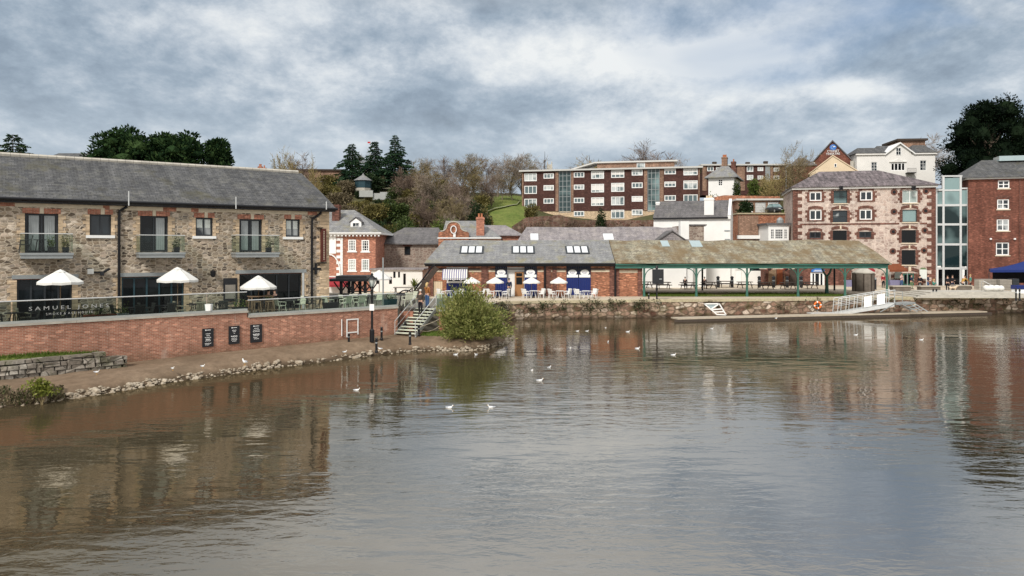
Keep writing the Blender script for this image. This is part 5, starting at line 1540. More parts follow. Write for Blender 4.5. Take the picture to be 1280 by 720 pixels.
D2 = Bld('low_brick_house', 'low brick house with pale hipped slate roof between the dutch gable and the flats', 'building', ((620 - CX) / F * 97, 97.0, QZ), 0)
dx_ = D2.lx(650); dz = D2.z(640, 294)
m = MB(); shell(m, 0, dx_, -.3, dz, 8, []); m.build('wall', M['brick_red'], D2.root)
rf = MB(); roof(rf, -2.0, dx_ + .5, -.4, 8.4, dz + .01, D2.z(630, 281.5, 4), .5, 2.4, 0, .1); rf.build('roof', M['slate_mauve'], D2.root)

# ================================================================ block of flats
A = Bld('apartment_block', 'four storey brown panelled block of flats with white windows on the hill', 'building', ((652.5 - CX) / F * 147, 147.0, EYE + 35 / F * 147), -12.3)
aw_ = A.lx(874.5); az_ = A.z(652, 215)
cols = {1: (655.5, 671, [(216.5, 226.5), (232.3, 242.3), (248.5, 259)]), 2: (679.5, 692.3, [(216.7, 223.2), (231.5, 238), (248, 254.5)]),
        3: (717.3, 730.3, [(215.2, 221.8), (230.8, 237), (247.2, 253.7), (264, 270.3)]), 4: (739, 755, [(213.6, 223.5), (230, 240.5), (246.8, 257.2)]),
        5: (764, 780.3, [(212.5, 222.2), (228.7, 239.7), (245.8, 256.5), (262.3, 273)]), 6: (789.7, 803.3, [(212, 219.3), (228.2, 235), (245.2, 252), (262, 269)]),
        7: (830.5, 844.8, [(210.5, 217.8), (227, 233.7), (244.2, 251)]), 8: (854.3, 872, [(208.3, 219), (225.7, 236.5), (243.2, 254)])}
ops = []; wl_ = []
for c, (x0, x1, rows_) in cols.items():
    for (t_, b_) in rows_:
        o = A.rect((x0, x1, t_, b_)); ops.append(o); wl_.append((c, o))
zg = A.z(760, 263.5); 
st_cols = [(698.5, 713.5), (809.5, 824.5)]
sops = [(A.lx(a_), A.lx(b_), zg - .2, A.z((a_ + b_) / 2, 215 - (a_ - 652) * .036)) for a_, b_ in st_cols]
m = MB(); shell(m, 0, aw_, zg, az_, 11, [o for o in ops if o[2] > zg] + sops, .2); m.build('cladding_wall', M['cladding'], A.root)
m = MB(); wall(m, .02, aw_ - .02, -2.5, zg - .003, [o for o in ops if o[2] < zg], .06); m.build('ground_floor', M['brick_cream'], A.root)
m = MB()
for a_, b_ in ((694.5, 698), (714, 717), (805, 809), (825, 829.5), (652.6, 654.5), (873, 875)):
    m.box(A.lx(a_), A.lx(b_) if b_ < 874.9 else aw_ + .02, -.12, .1, zg, az_ - .1)
m.build('brick_piers', M['brick_brown'], A.root)
m = MB(); m.quad((aw_ + .025, 0, -2), (aw_ + .025, 11, -2), (aw_ + .025, 11, az_), (aw_ + .025, 0, az_)); m.build('end_wall', M['brick_brown'], A.root)
wr_ = random.Random(12)
for c, o in wl_:
    window(A.root, *o, .05, 'white_paint', 'pane_pale', 3 if c in (1, 4, 5, 8) else 3, 1, .16 if c in (2, 3, 6, 7) else .14, .09, 'window', None, .06, wr_.uniform(.2, .8) if wr_.random() < .45 else 0)
for o in sops:
    window(A.root, o[0], o[1], o[2], o[3], .1, 'grey_metal', 'pane_sky', 3, 8, .1, .06, 'stair_window', None, .05)
m = MB(); m.box(-.5, aw_ + .6, -.55, 11.5, az_ + .01, az_ + .32); ro = m.build('roof', M['fascia'], A.root)
x0, x1 = A.lx(747, 6), A.lx(843, 6)
m = MB(); m.box(x0, x1, 5, 10, az_ + .46, az_ + 1.9); m.build('penthouse', M['brick_brown'], ro)
m = MB(); m.box(x0 - .4, x1 + .6, 4.6, 10.4, az_ + 1.91, az_ + 2.2)
m.add([(x0 - 6, 5, az_ + .5), (x0 - .4, 4.6, az_ + 1.95), (x0 - .4, 10, az_ + 1.95), (x0 - 6, 10, az_ + .5), (x0 - 6, 5, az_ + .75), (x0 - .4, 4.6, az_ + 2.2), (x0 - .4, 10, az_ + 2.2), (x0 - 6, 10, az_ + .75)], [(0, 1, 2, 3), (4, 7, 6, 5), (0, 4, 5, 1), (2, 6, 7, 3), (3, 7, 4, 0), (1, 5, 6, 2)])
m.build('upper_roof', M['fascia'], ro)
m = MB(); a_ = A.lx(796, 5); window(ro, a_, a_ + 1.6, az_ + .6, az_ + 1.8, 4.98, 'white_paint', 'pane_pale', 2, 1, .1, .04)
# garden wall and hedge in front of the flats
gwl = empty('garden_wall', 'low reddish stone garden wall in front of the block of flats', 'wall', (0, 0, 0))
m = MB()
def run_wall(pts, th=.5):
    for (xa, ya, za, ha), (xb, yb, zb_, hb) in zip(pts[:-1], pts[1:]):
        d_ = Vector((xb - xa, yb - ya)); n_ = Vector((-d_.y, d_.x)).normalized() * th
        vs = [(xa, ya, za), (xb, yb, zb_), (xb + n_.x, yb + n_.y, zb_), (xa + n_.x, ya + n_.y, za), (xa, ya, ha), (xb, yb, hb), (xb + n_.x, yb + n_.y, hb), (xa + n_.x, ya + n_.y, ha)]
        m.add(vs, [(0, 3, 2, 1), (4, 5, 6, 7), (0, 1, 5, 4), (1, 2, 6, 5), (2, 3, 7, 6), (3, 0, 4, 7)])
P = at
def wp(px, yt, Y): p = P(px, yt, Y); return (p.x, p.y, hz(p.x, p.y) - 3, p.z)
run_wall([wp(640, 283, 126), wp(657, 272, 126), wp(700, 268.5, 127), wp(722, 275, 127), wp(820, 275, 126)])
m.build('masonry', M['rubble_red'], gwl)
hw_ = empty('terrace_wall', 'long brick retaining wall below the white cottage garden', 'wall', (0, 0, 0))
m = MB(); run_wall([wp(886, 248, 121), wp(905, 244, 121), wp(975, 245.5, 121)]); m.build('brickwork', M['brick_shed'], hw_)
lw_ = empty('yard_wall', 'high orange brown brick wall right of the white house', 'wall', (0, 0, 0))
m = MB()
pa, pb = P(921, 270, 109), P(948, 270, 108); m.box(pa.x, pb.x, 108, 108.5, QZ - .2, pa.z); m.build('brickwork', M['brick_brown'], lw_)
m = MB(); pc = P(934, 298.5, 107.8); m.box(pa.x - .3, pb.x + .1, 107.6, 107.99, pc.z, pc.z + .5); m.build('coping', M['white_render'], lw_)
# garages, parked car, white bay shop
Ga = Bld('garage_block', 'row of pale garage doors under a flat roof on the terrace above the quay', 'building', P(922, 268, 118), -3)
gx_ = Ga.lx(975.5); gz = Ga.z(950, 250.5)
ops = [Ga.rect(r) for r in ((931, 941.3, 253, 265.5), (944, 957.3, 253, 265.5), (960, 973.5, 252.5, 265.5))]
m = MB(); shell(m, 0, gx_, -2, gz, 5, ops); m.build('wall', M['brick_brown'], Ga.root)
for i, o in enumerate(ops):
    m = MB(); n_ = 6
    for k in range(n_): z0 = o[2] + (o[3] - o[2]) * k / n_; m.box(o[0] + .03, o[1] - .03, .06, .12, z0 + .01, o[2] + (o[3] - o[2]) * (k + 1) / n_ - .01)
    m.build('garage_door', M['white_paint'] if i != 1 else M['pale_metal'], Ga.root)
m = MB(); m.box(-.3, gx_ + .3, -.4, 5.3, gz + .003, gz + .28); m.build('roof', M['fascia'], Ga.root)
yd = empty('yard_terrace', 'brick faced terrace carrying the garage yard and the parked car', 'terrace', (0, 0, 0))
pa, pb = P(921, 268, 112), P(990, 268, 112)
m = MB(); m.box(pa.x, pb.x, 111.6, 119, QZ - .3, pa.z); m.build('masonry', M['brick_shed'], yd)
m = MB(); m.box(pa.x - .1, pb.x, 111.4, 119, pa.z + .004, pa.z + .2); m.build('paving', M['quay_edge'], yd)
Sh = Bld('bay_shop', 'small white house front with multi pane window behind the canopy', 'building', ((960.5 - CX) / F * 104, 104.0, QZ), 0)
sx_ = Sh.lx(986); sz_ = Sh.z(973, 281)
ops = [Sh.rect((963.5, 967.5, 286.5, 298.5)), Sh.rect((969, 978.5, 286.5, 298.5)), Sh.rect((980.3, 983.8, 286.5, 298.5))]
m = MB(); shell(m, 0, sx_, -.3, sz_, 5, ops); m.build('wall', M['white_render'], Sh.root)
for i, o in enumerate(ops): window(Sh.root, *o, .06, 'white_paint', 'pane_dark', 4 if i == 1 else 2, 4, .05, .05, 'window', None, .03)
m = MB(); m.box(-.3, sx_ + .3, -.3, 5.2, sz_ + .003, sz_ + .25); ro = m.build('roof', M['slate_dark'], Sh.root)
m = MB(); x = Sh.lx(979); m.lathe([(.5, 0), (.5, .45), (.3, .75), (0, .9)], 10, (x, 1.2, sz_ + .25)); m.build('roof_lantern', M['grey_metal'], ro)

# white cottage
Ct = Bld('white_cottage', 'white cottage with grey hipped roof and tall brick chimneys beside the flats', 'building', P(885.5, 246, 131), -24)
cx_ = Ct.lx(917.5); cz = Ct.z(900, 221.5)
ops = [Ct.rect((898, 903, 224.5, 232))]
m = MB(); shell(m, 0, cx_, -2.5, cz, 8.5, ops); m.build('wall', M['white_render'], Ct.root)
window(Ct.root, *ops[0], .1, 'white_paint', 'pane_dark', 2, 3, .06)
rf = MB(); roof(rf, -.6, cx_ + .6, -.6, 9.1, cz + .01, Ct.z(905, 207.5, 4), 2.1, 2.1, 0, .14); rf.build('roof', M['slate_shed'], Ct.root)
chimney(Ct.root, Ct.lx(905.8, 5), 5, cz + .5, .95, .95, Ct.z(905.8, 196.5, 5) - cz - .5, 'brick_brown', 3)
chimney(Ct.root, Ct.lx(917, 8), 8, cz - .3, .8, .8, Ct.z(917, 202, 8) - cz + .3, 'brick_dark', 1)

# far flats
F2 = Bld('far_apartments', 'second row of brown flats with white windows behind the white cottage', 'building', P(878, 228, 176), -2)
fx_ = F2.lx(982); fz = F2.z(930, 207)
wr = [(933.5, 941.5, 208.3, 214.8), (947, 954, 209, 213.7), (933.5, 941.5, 218.8, 225), (947, 954, 219.5, 224.3), (967, 974, 209.7, 214.5), (967, 974, 219.7, 224.5), (884, 892, 208.5, 214), (895, 900, 209, 214)]
ops = [F2.rect(r) for r in wr]
m = MB(); shell(m, 0, fx_, -3, fz, 9, ops); m.build('wall', M['cladding'], F2.root)
for o in ops: window(F2.root, *o, .06, 'white_paint', 'pane_pale', 2, 1, .15, .1, 'window', None, .06)
m = MB(); m.box(F2.lx(956.5), F2.lx(962.5), -.1, .05, -1, fz - .2); m.build('stair_panel', M['grey_metal'], F2.root)
for a_, b_ in ((921, 931), (963, 966), (878, 883)): m = MB(); m.box(F2.lx(a_), F2.lx(b_), -.12, .05, -2, fz - .1); m.build('brick_pier', M['brick_brown'], F2.root)
m = MB(); m.box(-.4, fx_ + .4, -.5, 9.4, fz + .003, fz + .35); ro = m.build('roof', M['fascia'], F2.root)
for px, h_ in ((934.5, .8), (957, 1.0), (893, .9)): chimney(ro, F2.lx(px, 3), 3, fz + .36, .9, .7, h_, 'timber_dark', 0, 'vent_stack')

# theatre gable with blue roundel, cream gable in front, hipped brick block
Th = Bld('theatre', 'red brick theatre gable with a blue roundel and white lettering', 'building', P(1017, 235, 150), -21)
tx_ = Th.lx(1064.5); te = Th.z(1041, 201.5); tpk = Th.z(1041, 177.5)
m = MB(); wall(m, 0, tx_, -2, te); m.poly([(0, 0, te), (tx_, 0, te), (tx_ / 2, 0, tpk)]); m.quad((tx_, 0, -2), (tx_, 14, -2), (tx_, 14, te), (tx_, 0, te)); m.quad((0, 14, -2), (0, 0, -2), (0, 0, te), (0, 14, te)); m.build('wall', M['brick_deep'], Th.root)
m = MB()
for a_, b_ in (((-.3, te - .3), (tx_ / 2, tpk + .1)), ((tx_ / 2, tpk + .1), (tx_ + .3, te - .3))): m.prism([a_, b_, (b_[0], b_[1] + .3), (a_[0], a_[1] + .3)], -.25, 14.2)
m.build('roof', M['slate_dark'], Th.root)
m = MB()
for x in (-.35, tx_ - .25): m.box(x, x + .6, -.3, .4, te - 1.6, te - .1)
m.build('kneelers', M['stone_cap'], Th.root)
x, z = Th.loc(1041.3, 184.3); r_ = .62
m = MB(); m.poly([(x + 1.0 * r_ * 1.0 * math.cos(2 * PI * k / 28), -.06, z + r_ * math.sin(2 * PI * k / 28) * 1.0) for k in range(28)])
m.v = [((v[0] - x) * 1.0 + x, v[1], (v[2] - z) * 1.0 + z) for v in m.v]; ro = m.build('roundel', M['sign_blue'], Th.root)
m = MB(); pts = [(x + .36 * math.cos(t_), z + .33 * math.sin(t_)) for t_ in [R(30 + 24 * i) for i in range(11)]]
for i, (p, q_) in enumerate(zip(pts[:-1], pts[1:])): m.bar((p[0], -.09, p[1]), (q_[0], -.09, q_[1]), .03, .07 + .02 * i, 0, (0, 1, 0))
m.box(x - .05, x + .42, -.1, -.08, z + .06, z + .2); m.build('emblem', M['sign_white'], ro)
def fit_text(body, px0, px1, pyb, pyt, mat, b):
    o = text_mesh('lettering', body, 1, mat, b.root, FACE, .02); me = o.data
    x0, x1, zb_, zt_ = b.lx(px0), b.lx(px1), b.z((px0 + px1) / 2, pyb), b.z((px0 + px1) / 2, pyt)
    lo = Vector([min(v.co[i] for v in me.vertices) for i in range(3)]); hi = Vector([max(v.co[i] for v in me.vertices) for i in range(3)])
    for v in me.vertices: v.co = Vector((x0 + (v.co.x - lo.x) / (hi.x - lo.x) * (x1 - x0), v.co.y - .05, zb_ + (v.co.z - lo.z) / (hi.z - lo.z) * (zt_ - zb_)))
fit_text('CYGNET', 1034, 1049, 190.3, 187.4, M['sign_white'], Th); fit_text('THEATRE', 1032.5, 1050, 193.6, 191, M['sign_white'], Th)
Cg = Bld('cream_gable_house', 'cream rendered gabled building in front of the red theatre gable', 'building', P(1012, 236, 138), -21)
tx_ = Cg.lx(1072); te = Cg.z(1041, 213.5); tpk = Cg.z(1041, 195); xm = Cg.lx(1041)
o = Cg.rect((1042.8, 1045.8, 204.5, 209))
m = MB(); wall(m, 0, tx_, -3, te - .5); m.poly([(0, 0, te - .5), (tx_, 0, te - .5), (tx_, 0, te - .3), (xm, 0, tpk), (0, 0, te - 1.2 + .75)]); m.quad((0, 8, -3), (0, 0, -3), (0, 0, te - .5), (0, 8, te - .5)); m.build('wall', M['cream_render'], Cg.root)
m = MB()
for a_, b_ in (((-.2, te - .55), (xm, tpk + .0)), ((xm, tpk + .0), (tx_ + .2, te - .4))): m.prism([a_, b_, (b_[0], b_[1] + .2), (a_[0], a_[1] + .2)], -.15, 8.2)
m.build('roof', M['cream_render'], Cg.root)
window(Cg.root, *o, -.01, 'white_paint', 'pane_dark', 1, 1, .08)
Bb = Bld('brick_block', 'plain red brick block with hipped slate roof left of the theatre', 'building', P(992, 240, 141), -10)
tx_ = Bb.lx(1019); te = Bb.z(1005, 206.5)
m = MB(); shell(m, 0, tx_, -4, te, 7, []); m.build('wall', M['brick_deep'], Bb.root)
rf = MB(); roof(rf, -.3, tx_ + .3, -.3, 7.3, te + .01, Bb.z(1004, 197.5, 3.5), 1.7, 1.7, 0, .12); rf.build('roof', M['slate_dark'], Bb.root)

# white villa
Vi = Bld('white_villa', 'large white stuccoed villa with steep central gable and slate roofed bays', 'building', P(1071, 236, 146), -6)
vx = Vi.lx(1169); ze1 = Vi.z(1090, 192.5); ze3 = Vi.z(1157, 190)
xa_, xb_, xc_, xd_ = Vi.lx(1083), Vi.lx(1106), Vi.lx(1139), Vi.lx(1143)
ops = [Vi.rect(r) for r in ((1089, 1096.5, 202.5, 214), (1113.5, 1131.5, 203.5, 213.5), (1119.7, 1126.3, 184.5, 194), (1150, 1158, 200.5, 213))]
m = MB(); shell(m, 0, vx, -4, ze1 + .1, 11, [ops[0], ops[1], ops[3]], .2)
gpk = Vi.z(1124.5, 180)
g0, g1 = Vi.lx(1109), Vi.lx(1140); gm = (g0 + g1) / 2; zb_ = ze1 + .101
m.poly([(g0, 0, zb_), (g1, 0, zb_), (gm, 0, gpk)])
m.build('wall', M['villa_render'], Vi.root)
m = MB()
for a_, b_ in (((g0 - .5, zb_ - .35), (gm, gpk + .05)), ((gm, gpk + .05), (g1 + .5, zb_ - .35))): m.prism([a_, b_, (b_[0], b_[1] + .26), (a_[0], a_[1] + .26)], -.4, 6)
m.build('gable_coping', M['white_paint'], Vi.root)
m = MB(); m.box(-.25, g0 - .5, -.3, -.02, ze1 - .2, ze1 + .18); m.box(g1 + .5, vx + .25, -.3, -.02, ze1 - .2, ze1 + .18)
m.box(Vi.lx(1111.5), Vi.lx(1133), -.2, -.02, ops[1][3] + .12, ops[1][3] + .3); xm_ = (ops[1][0] + ops[1][1]) / 2; m.prism([(xm_ - 1, ops[1][3] + .31), (xm_ + 1, ops[1][3] + .31), (xm_, ops[1][3] + .75)], -.18, -.02)
m.build('mouldings', M['villa_render'], Vi.root)
for x0, x1, py in ((-.3, Vi.lx(1108), 184.5), (g1 - .2, vx + .3, 182)):
    rf = MB(); roof(rf, x0, x1, -.35, 9, ze1 + .185, Vi.z(1090, py, 2.2), 1.3, 1.3, 0, .1, 2.6); rf.build('roof', M['slate_main'], Vi.root)
rf = MB(); roof(rf, Vi.lx(1100), Vi.lx(1150), 1.5, 10, ze1 + .2, Vi.z(1124, 181.5, 5), 1.5, 1.5, 0, .1); rf.build('roof', M['slate_main'], Vi.root)
window(Vi.root, *ops[0], .1, 'white_paint', 'pane_mid', 2, 3, .08); window(Vi.root, *ops[1], .1, 'white_paint', 'pane_dark', 4, 1, .16, .06, 'window', None, .09)
window(Vi.root, *ops[2], -.005, 'white_paint', 'pane_mid', 2, 2, .09); window(Vi.root, *ops[3], .1, 'white_paint', 'pane_mid', 2, 3, .08)
m = MB(); x0, x1 = Vi.lx(1131.5), Vi.lx(1142.5); zb_ = Vi.z(1137, 216); zt = Vi.z(1137, 211)
m.box(x0, x1, -1.1, -.02, zb_ - .15, zb_)
for k in range(9): x = x0 + (x1 - x0) * k / 8; m.tube([(x, -1.05, zb_), (x, -1.05, zt)], .025, 4)
m.tube([(x0, -1.05, zt), (x1, -1.05, zt)], .03, 4); m.build('balcony', M['black_iron'], Vi.root)
Bf = Bld('flat_roofed_block', 'flat roofed brown block rising behind the white villa', 'building', P(1123, 200, 165), -6)
bx = Bf.lx(1156.5); bz = Bf.z(1140, 176)
m = MB(); shell(m, 0, bx, -3, bz, 8, []); m.build('wall', M['brick_brown'], Bf.root)
m = MB(); m.box(-.4, bx + .4, -.5, 8.4, bz + .003, bz + .45); m.build('roof', M['timber_dark'], Bf.root)

# things on the left skyline and hillside
La = Bld('long_brick_house', 'long low brown brick building on the hilltop behind the stone warehouse', 'building', P(398, 232, 150), 4)
x1 = La.lx(428); zt = La.z(412, 213.5)
m = MB(); shell(m, -12, x1, -3, zt, 8, []); m.build('wall', M['brick_brown'], La.root)
m = MB(); m.box(-12.3, x1 + .3, -.4, 8.3, zt + .003, zt + .3); m.build('roof', M['timber_dark'], La.root)
m = MB(); m.box(-12, x1, -.2, -.02, La.z(412, 227.6), La.z(412, 226.4)); m.build('string_course', M['fascia'], La.root)
Pv = empty('pavilion', 'octagonal dark green pavilion with slate roof and white base on the hillside', 'pavilion', P(454, 244, 142))
r_ = 11 / F * 142
m = MB(); m.lathe([(r_ * .9, -2), (r_ * .9, 1.35)], 8, (0, 0, 0), 0, 1, 1, PI / 8); m.build('base', M['stone_cap'], Pv)
m = MB(); m.lathe([(r_ * .92, 1.35), (r_ * .95, 2.75)], 8, (0, 0, 0), 0, 1, 1, PI / 8); m.build('wall', M['teal_frame'], Pv)
m = MB(); m.lathe([(r_ * 1.12, 2.75), (r_ * .5, 3.45), (.25, 3.8), (.12, 4.1), (0, 4.2)], 8, (0, 0, 0), 0, 1, 1, PI / 8); m.build('roof', M['slate_shed'], Pv)
wt = empty('white_garden_wall', 'low white garden wall on the hillside beside the green pavilion', 'wall', (0, 0, 0))
m = MB()
for a_, b_, t_, Y in ((449, 466, 238, 137), (466, 482, 241.5, 137.4), (475, 488, 240, 139)):
    p, q_ = P(a_, t_, Y), P(b_, t_, Y); m.box(p.x, q_.x, Y, Y + .3, p.z - 1.2, p.z)
m.build('masonry', M['cap_grey'], wt)
dk = Bld('dark_roof_house', 'dark slate roof of a house peeping over the warehouse ridge', 'building', P(53, 205, 120), 0)
x1 = dk.lx(106); z0 = dk.z(80, 200); zt = dk.z(80, 191.5, 3)
m = MB(); shell(m, .4, x1 - .4, -8, z0, 6, []); m.build('wall', M['brick_brown'], dk.root)
rf = MB(); roof(rf, 0, x1, -.4, 6.4, z0 + .01, zt, .8, .8, 0, .12); rf.build('roof', M['slate_main'], dk.root)
ch = Bld('chimney_house', 'house with brick chimney stacks behind the warehouse ridge', 'building', P(317, 222, 140), 0)
x1 = ch.lx(352); z0 = ch.z(330, 214)
m = MB(); shell(m, 0, x1, -6, z0, 6, []); m.build('wall', M['brick_brown'], ch.root)
rf = MB(); roof(rf, -.2, x1 + .2, -.3, 6.3, z0 + .01, z0 + .7, .5, .5, 0, .1); rf.build('roof', M['slate_dark'], ch.root)
chimney(ch.root, ch.lx(325.5, 1), 1, z0, .7, .7, 1.0, 'brick_red', 2); chimney(ch.root, ch.lx(330.5, 1), 1, z0, .7, .7, .75, 'brick_red', 1)
tw_ = empty('church_tower', 'small grey church tower on the skyline behind the flats', 'tower', P(687, 214, 260))
m = MB(); m.box(-.9, .9, -.9, .9, -4, 2.3); 
for sx in (-.75, .75):
    for sy in (-.75, .75): m.lathe([(.16, 2.3), (.16, 2.9), (0, 3.6)], 6, (sx, sy, 0))
m.build('masonry', M['stone_cap'], tw_)
ms_ = empty('mast', 'slender dark radio mast on the skyline beside the church tower', 'mast', P(681, 214, 240))
m = MB(); m.tube([(0, 0, -3), (0, 0, 3), (0, 0, 3.2), (0, 0, 6.4)], [.22, .16, .1, .04], 6); m.lathe([(.2, 3.0), (.36, 3.3), (.2, 3.6)], 8); m.build('pole', M['black_paint'], ms_)
fg = empty('flagpole', 'thin flagpole with a small red flag between the dark conifers', 'flagpole', P(463, 214, 160))
m = MB(); m.tube([(0, 0, -2), (0, 0, 6.4)], [.06, .04], 6); m.build('pole', M['pale_metal'], fg)
m = MB(); n_ = 5
for k in range(n_):
    a_, b_ = -.6 * k / n_, -.6 * (k + 1) / n_; m.quad((a_, .06 * math.sin(k), 6.02), (b_, .06 * math.sin(k + 1), 6.0), (b_, .06 * math.sin(k + 1), 6.33), (a_, .06 * math.sin(k), 6.36))
m.build('flag', M['sign_red'], fg)
# ================================================================ furniture prototypes (made once, then copied)
def parasol(name, label, loc, r=1.35, h=2.45, mat='canvas', group=None, n=8, rz=0.0, drop=.55):
    t = empty(name, label, 'parasol', loc, rz, group)
    m = MB(); m.lathe([(r, h - drop - .12), (r, h - drop), (r * .62, h - drop * .56), (r * .22, h - drop * .14), (r * .1, h - drop * .06)], n * 2)
    m.v = [(x * (.955 if (i % (2 * n)) % 2 else 1), y * (.955 if (i % (2 * n)) % 2 else 1), z - (.03 if (i % (2 * n)) % 2 else 0)) for i, (x, y, z) in enumerate(m.v)]
    m.lathe([(r * .26, h - drop * .16), (r * .14, h - .03), (0, h + .04)], n)
    m.build('canopy', M[mat], t)
    m = MB(); m.tube([(0, 0, .05), (0, 0, h)], .028, 6); m.build('pole', M['timber'], t)
    m = MB(); m.lathe([(.28, 0), (.28, .06), (.08, .1), (.06, .25)], 10); m.build('base', M['black_iron'], t)
    return t

def armchair(name, label, mat, loc, rz, group=None):
    t = empty(name, label, 'chair', loc, rz, group)
    m = MB(); m.box(-.25, .25, -.24, .24, .41, .45); m.build('seat', M[mat], t)
    m = MB()
    for k in range(6): 
        a0, a1 = -.25 + .5 * k / 6, -.25 + .5 * (k + .72) / 6
        m.add([(a0, .24, .45), (a1, .24, .45), (a1, .33, .88), (a0, .33, .88), (a0, .27, .45), (a1, .27, .45), (a1, .36, .88), (a0, .36, .88)], [(0, 1, 2, 3), (7, 6, 5, 4), (0, 4, 5, 1), (1, 5, 6, 2), (2, 6, 7, 3), (3, 7, 4, 0)])
    m.bar((-.27, .345, .88), (.27, .345, .88), .05, .08); m.build('backrest', M[mat], t)
    for sx in (-1, 1):
        m = MB(); m.tube([(sx * .27, -.2, .43), (sx * .3, -.2, .64), (sx * .3, .26, .68)], .024, 5); m.build('arm', M[mat], t)
        for sy in (-1, 1):
            m = MB(); m.tube([(sx * .22, sy * .21, .42), (sx * .27, sy * .26, 0)], .024, 5); m.build('leg', M[mat], t)
    return t

def round_table(name, label, mat, loc, group=None, r=.42, h=.73):
    t = empty(name, label, 'table', loc, 0, group)
    m = MB(); m.lathe([(r, h - .035), (r, h), (0, h)], 16); m.lathe([(0, h - .036), (r, h - .036)], 16); m.build('tabletop', M[mat], t)
    for k in range(4):
        a = PI / 4 + k * PI / 2; m = MB(); m.tube([(.12 * math.cos(a), .12 * math.sin(a), h - .04), (r * .75 * math.cos(a), r * .75 * math.sin(a), 0)], .025, 5); m.build('leg', M[mat], t)
    return t

def high_stool(label, loc, rz, group):
    t = empty('bar_stool', label, 'stool', loc, rz, group)
    m = MB(); m.box(-.2, .2, -.19, .19, .74, .78); m.build('seat', M['timber'], t)
    for sx in (-1, 1):
        for sy in (-1, 1): m = MB(); m.bar((sx * .16, sy * .15, .74), (sx * .22, sy * .21, 0), .045, .045); m.build('leg', M['timber'], t)
    m = MB(); m.bar((-.2, -.19, .28), (.2, -.19, .28), .03, .03); m.bar((-.2, .19, .28), (.2, .19, .28), .03, .03); m.build('footrest', M['timber'], t)
    return t
def high_table(label, loc, rz, group):
    t = empty('high_table', label, 'table', loc, rz, group)
    m = MB(); m.box(-.7, .7, -.35, .35, 1.02, 1.07); m.build('tabletop', M['timber'], t)
    for sx in (-1, 1):
        for sy in (-1, 1): m = MB(); m.bar((sx * .6, sy * .28, 1.02), (sx * .64, sy * .3, 0), .07, .07); m.build('leg', M['timber'], t)
    return t

def picnic_table(label, loc, rz, group):
    t = empty('picnic_table', label, 'picnic table', loc, rz, group)
    m = MB()
    for k in range(5): m.box(-.9, .9, -.38 + k * .155, -.235 + k * .155, .70, .78)
    m.build('tabletop', M['timber_dark'], t)
    for s in (-1, 1):
        m = MB(); m.box(-.9, .9, s * .62, s * .77, .40, .48); m.box(-.9, .9, s * .78, s * .93, .40, .48); m.build('bench_seat', M['timber_dark'], t)
        m = MB(); x = s * .62
        m.bar((x, -.25, .72), (x, -.78, 0), .06, .1); m.bar((x, .25, .72), (x, .78, 0), .06, .1); m.bar((x, -.9, .40), (x, .9, .40), .05, .09); m.build('leg_frame', M['timber_dark'], t)
    return t

def bollard(label, loc, h=1.0, r=.075, group=None, bands=True):
    t = empty('bollard', label, 'bollard', loc, 0, group)
    m = MB(); m.lathe([(r * 1.35, 0), (r * 1.3, .12), (r, .16), (r, h * .78), (r * 1.3, h * .8), (r * 1.3, h * .84), (r * .9, h * .87), (r * 1.15, h * .93), (r * .8, h * .99), (0, h)], 10); m.build('post', M['black_iron'], t)
    if bands:
        m = MB(); m.lathe([(r * 1.03, h * .62), (r * 1.03, h * .7)], 10); m.build('band', M['grey_metal'], t)
    return t

def local_row(px, off):
    p = wall_pt(px, off); return (p.x, p.y, TZ)
rnd = random.Random(51)
# --- terrace of the restaurant: dark sets behind the dark glass, wooden high tables, pale chairs
dark0 = None
def put_chair(kind, label, loc, rz, group):
    global _ch
    if kind not in _ch:
        _ch[kind] = armchair('garden_chair' if kind != 'plastic_white' else 'plastic_chair', label, kind, loc, rz, group); return _ch[kind]
    return copy_tree(_ch[kind], None, loc, rz, None, label, group)
_ch = {}; _tb = {}
def put_table(mat, label, loc, group):
    if mat not in _tb: _tb[mat] = round_table('round_table', label, mat, loc, group); return
    copy_tree(_tb[mat], None, loc, 0, None, label, group)
sets = [(18, 1.6, 'dark_wicker', 2, 'by the left jamb of the first glass door'), (52, 2.0, 'wicker', 2, 'behind the restaurant lettering'), (98, 1.3, 'dark_wicker', 2, 'under the first white parasol'),
        (166, 1.3, 'dark_wicker', 3, 'in front of the second glass door'), (200, 1.7, 'dark_wicker', 3, 'under the second white parasol'), (243, 1.5, 'wicker', 3, 'below the wall lantern'), (272, 1.4, 'dark_wicker', 3, 'in front of the menu board'),
        (363, 1.0, 'cream_chair', 2, 'at the right end of the third glass door'), (402, 1.0, 'dark_wicker', 2, 'below the black drainpipe'), (421, .9, 'cream_chair', 3, 'at the corner of the stone warehouse'), (441, 1.0, 'cream_chair', 3, 'in front of the black pergola'), (462, 1.0, 'cream_chair', 2, 'behind the lamp post'), (503, .9, 'cream_chair', 3, 'nearest the terrace steps')]
kn = {'dark_wicker': 'dark wicker', 'wicker': 'brown wicker', 'cream_chair': 'pale green', 'plastic_white': 'white plastic'}
for px, off, kind, nch, where in sets:
    c = Vector(local_row(px, off + .35))
    put_table('black_paint' if kind != 'cream_chair' else 'dark_wicker', 'small dark table with %s chairs %s' % (kn[kind], where), c, 'tables on the restaurant terrace')
    a0 = rnd.uniform(0, 6.28)
    for k in range(nch):
        a = R(WA) + (0, PI, PI * 1.5)[k] + rnd.uniform(-.3, .3)
        p = c + Vector((math.cos(a) * .72, math.sin(a) * .72, 0))
        put_chair(kind, '%s chair at the round table %s' % (kn[kind], where), p, a - PI / 2, '%s chairs %s' % (kn[kind], where))
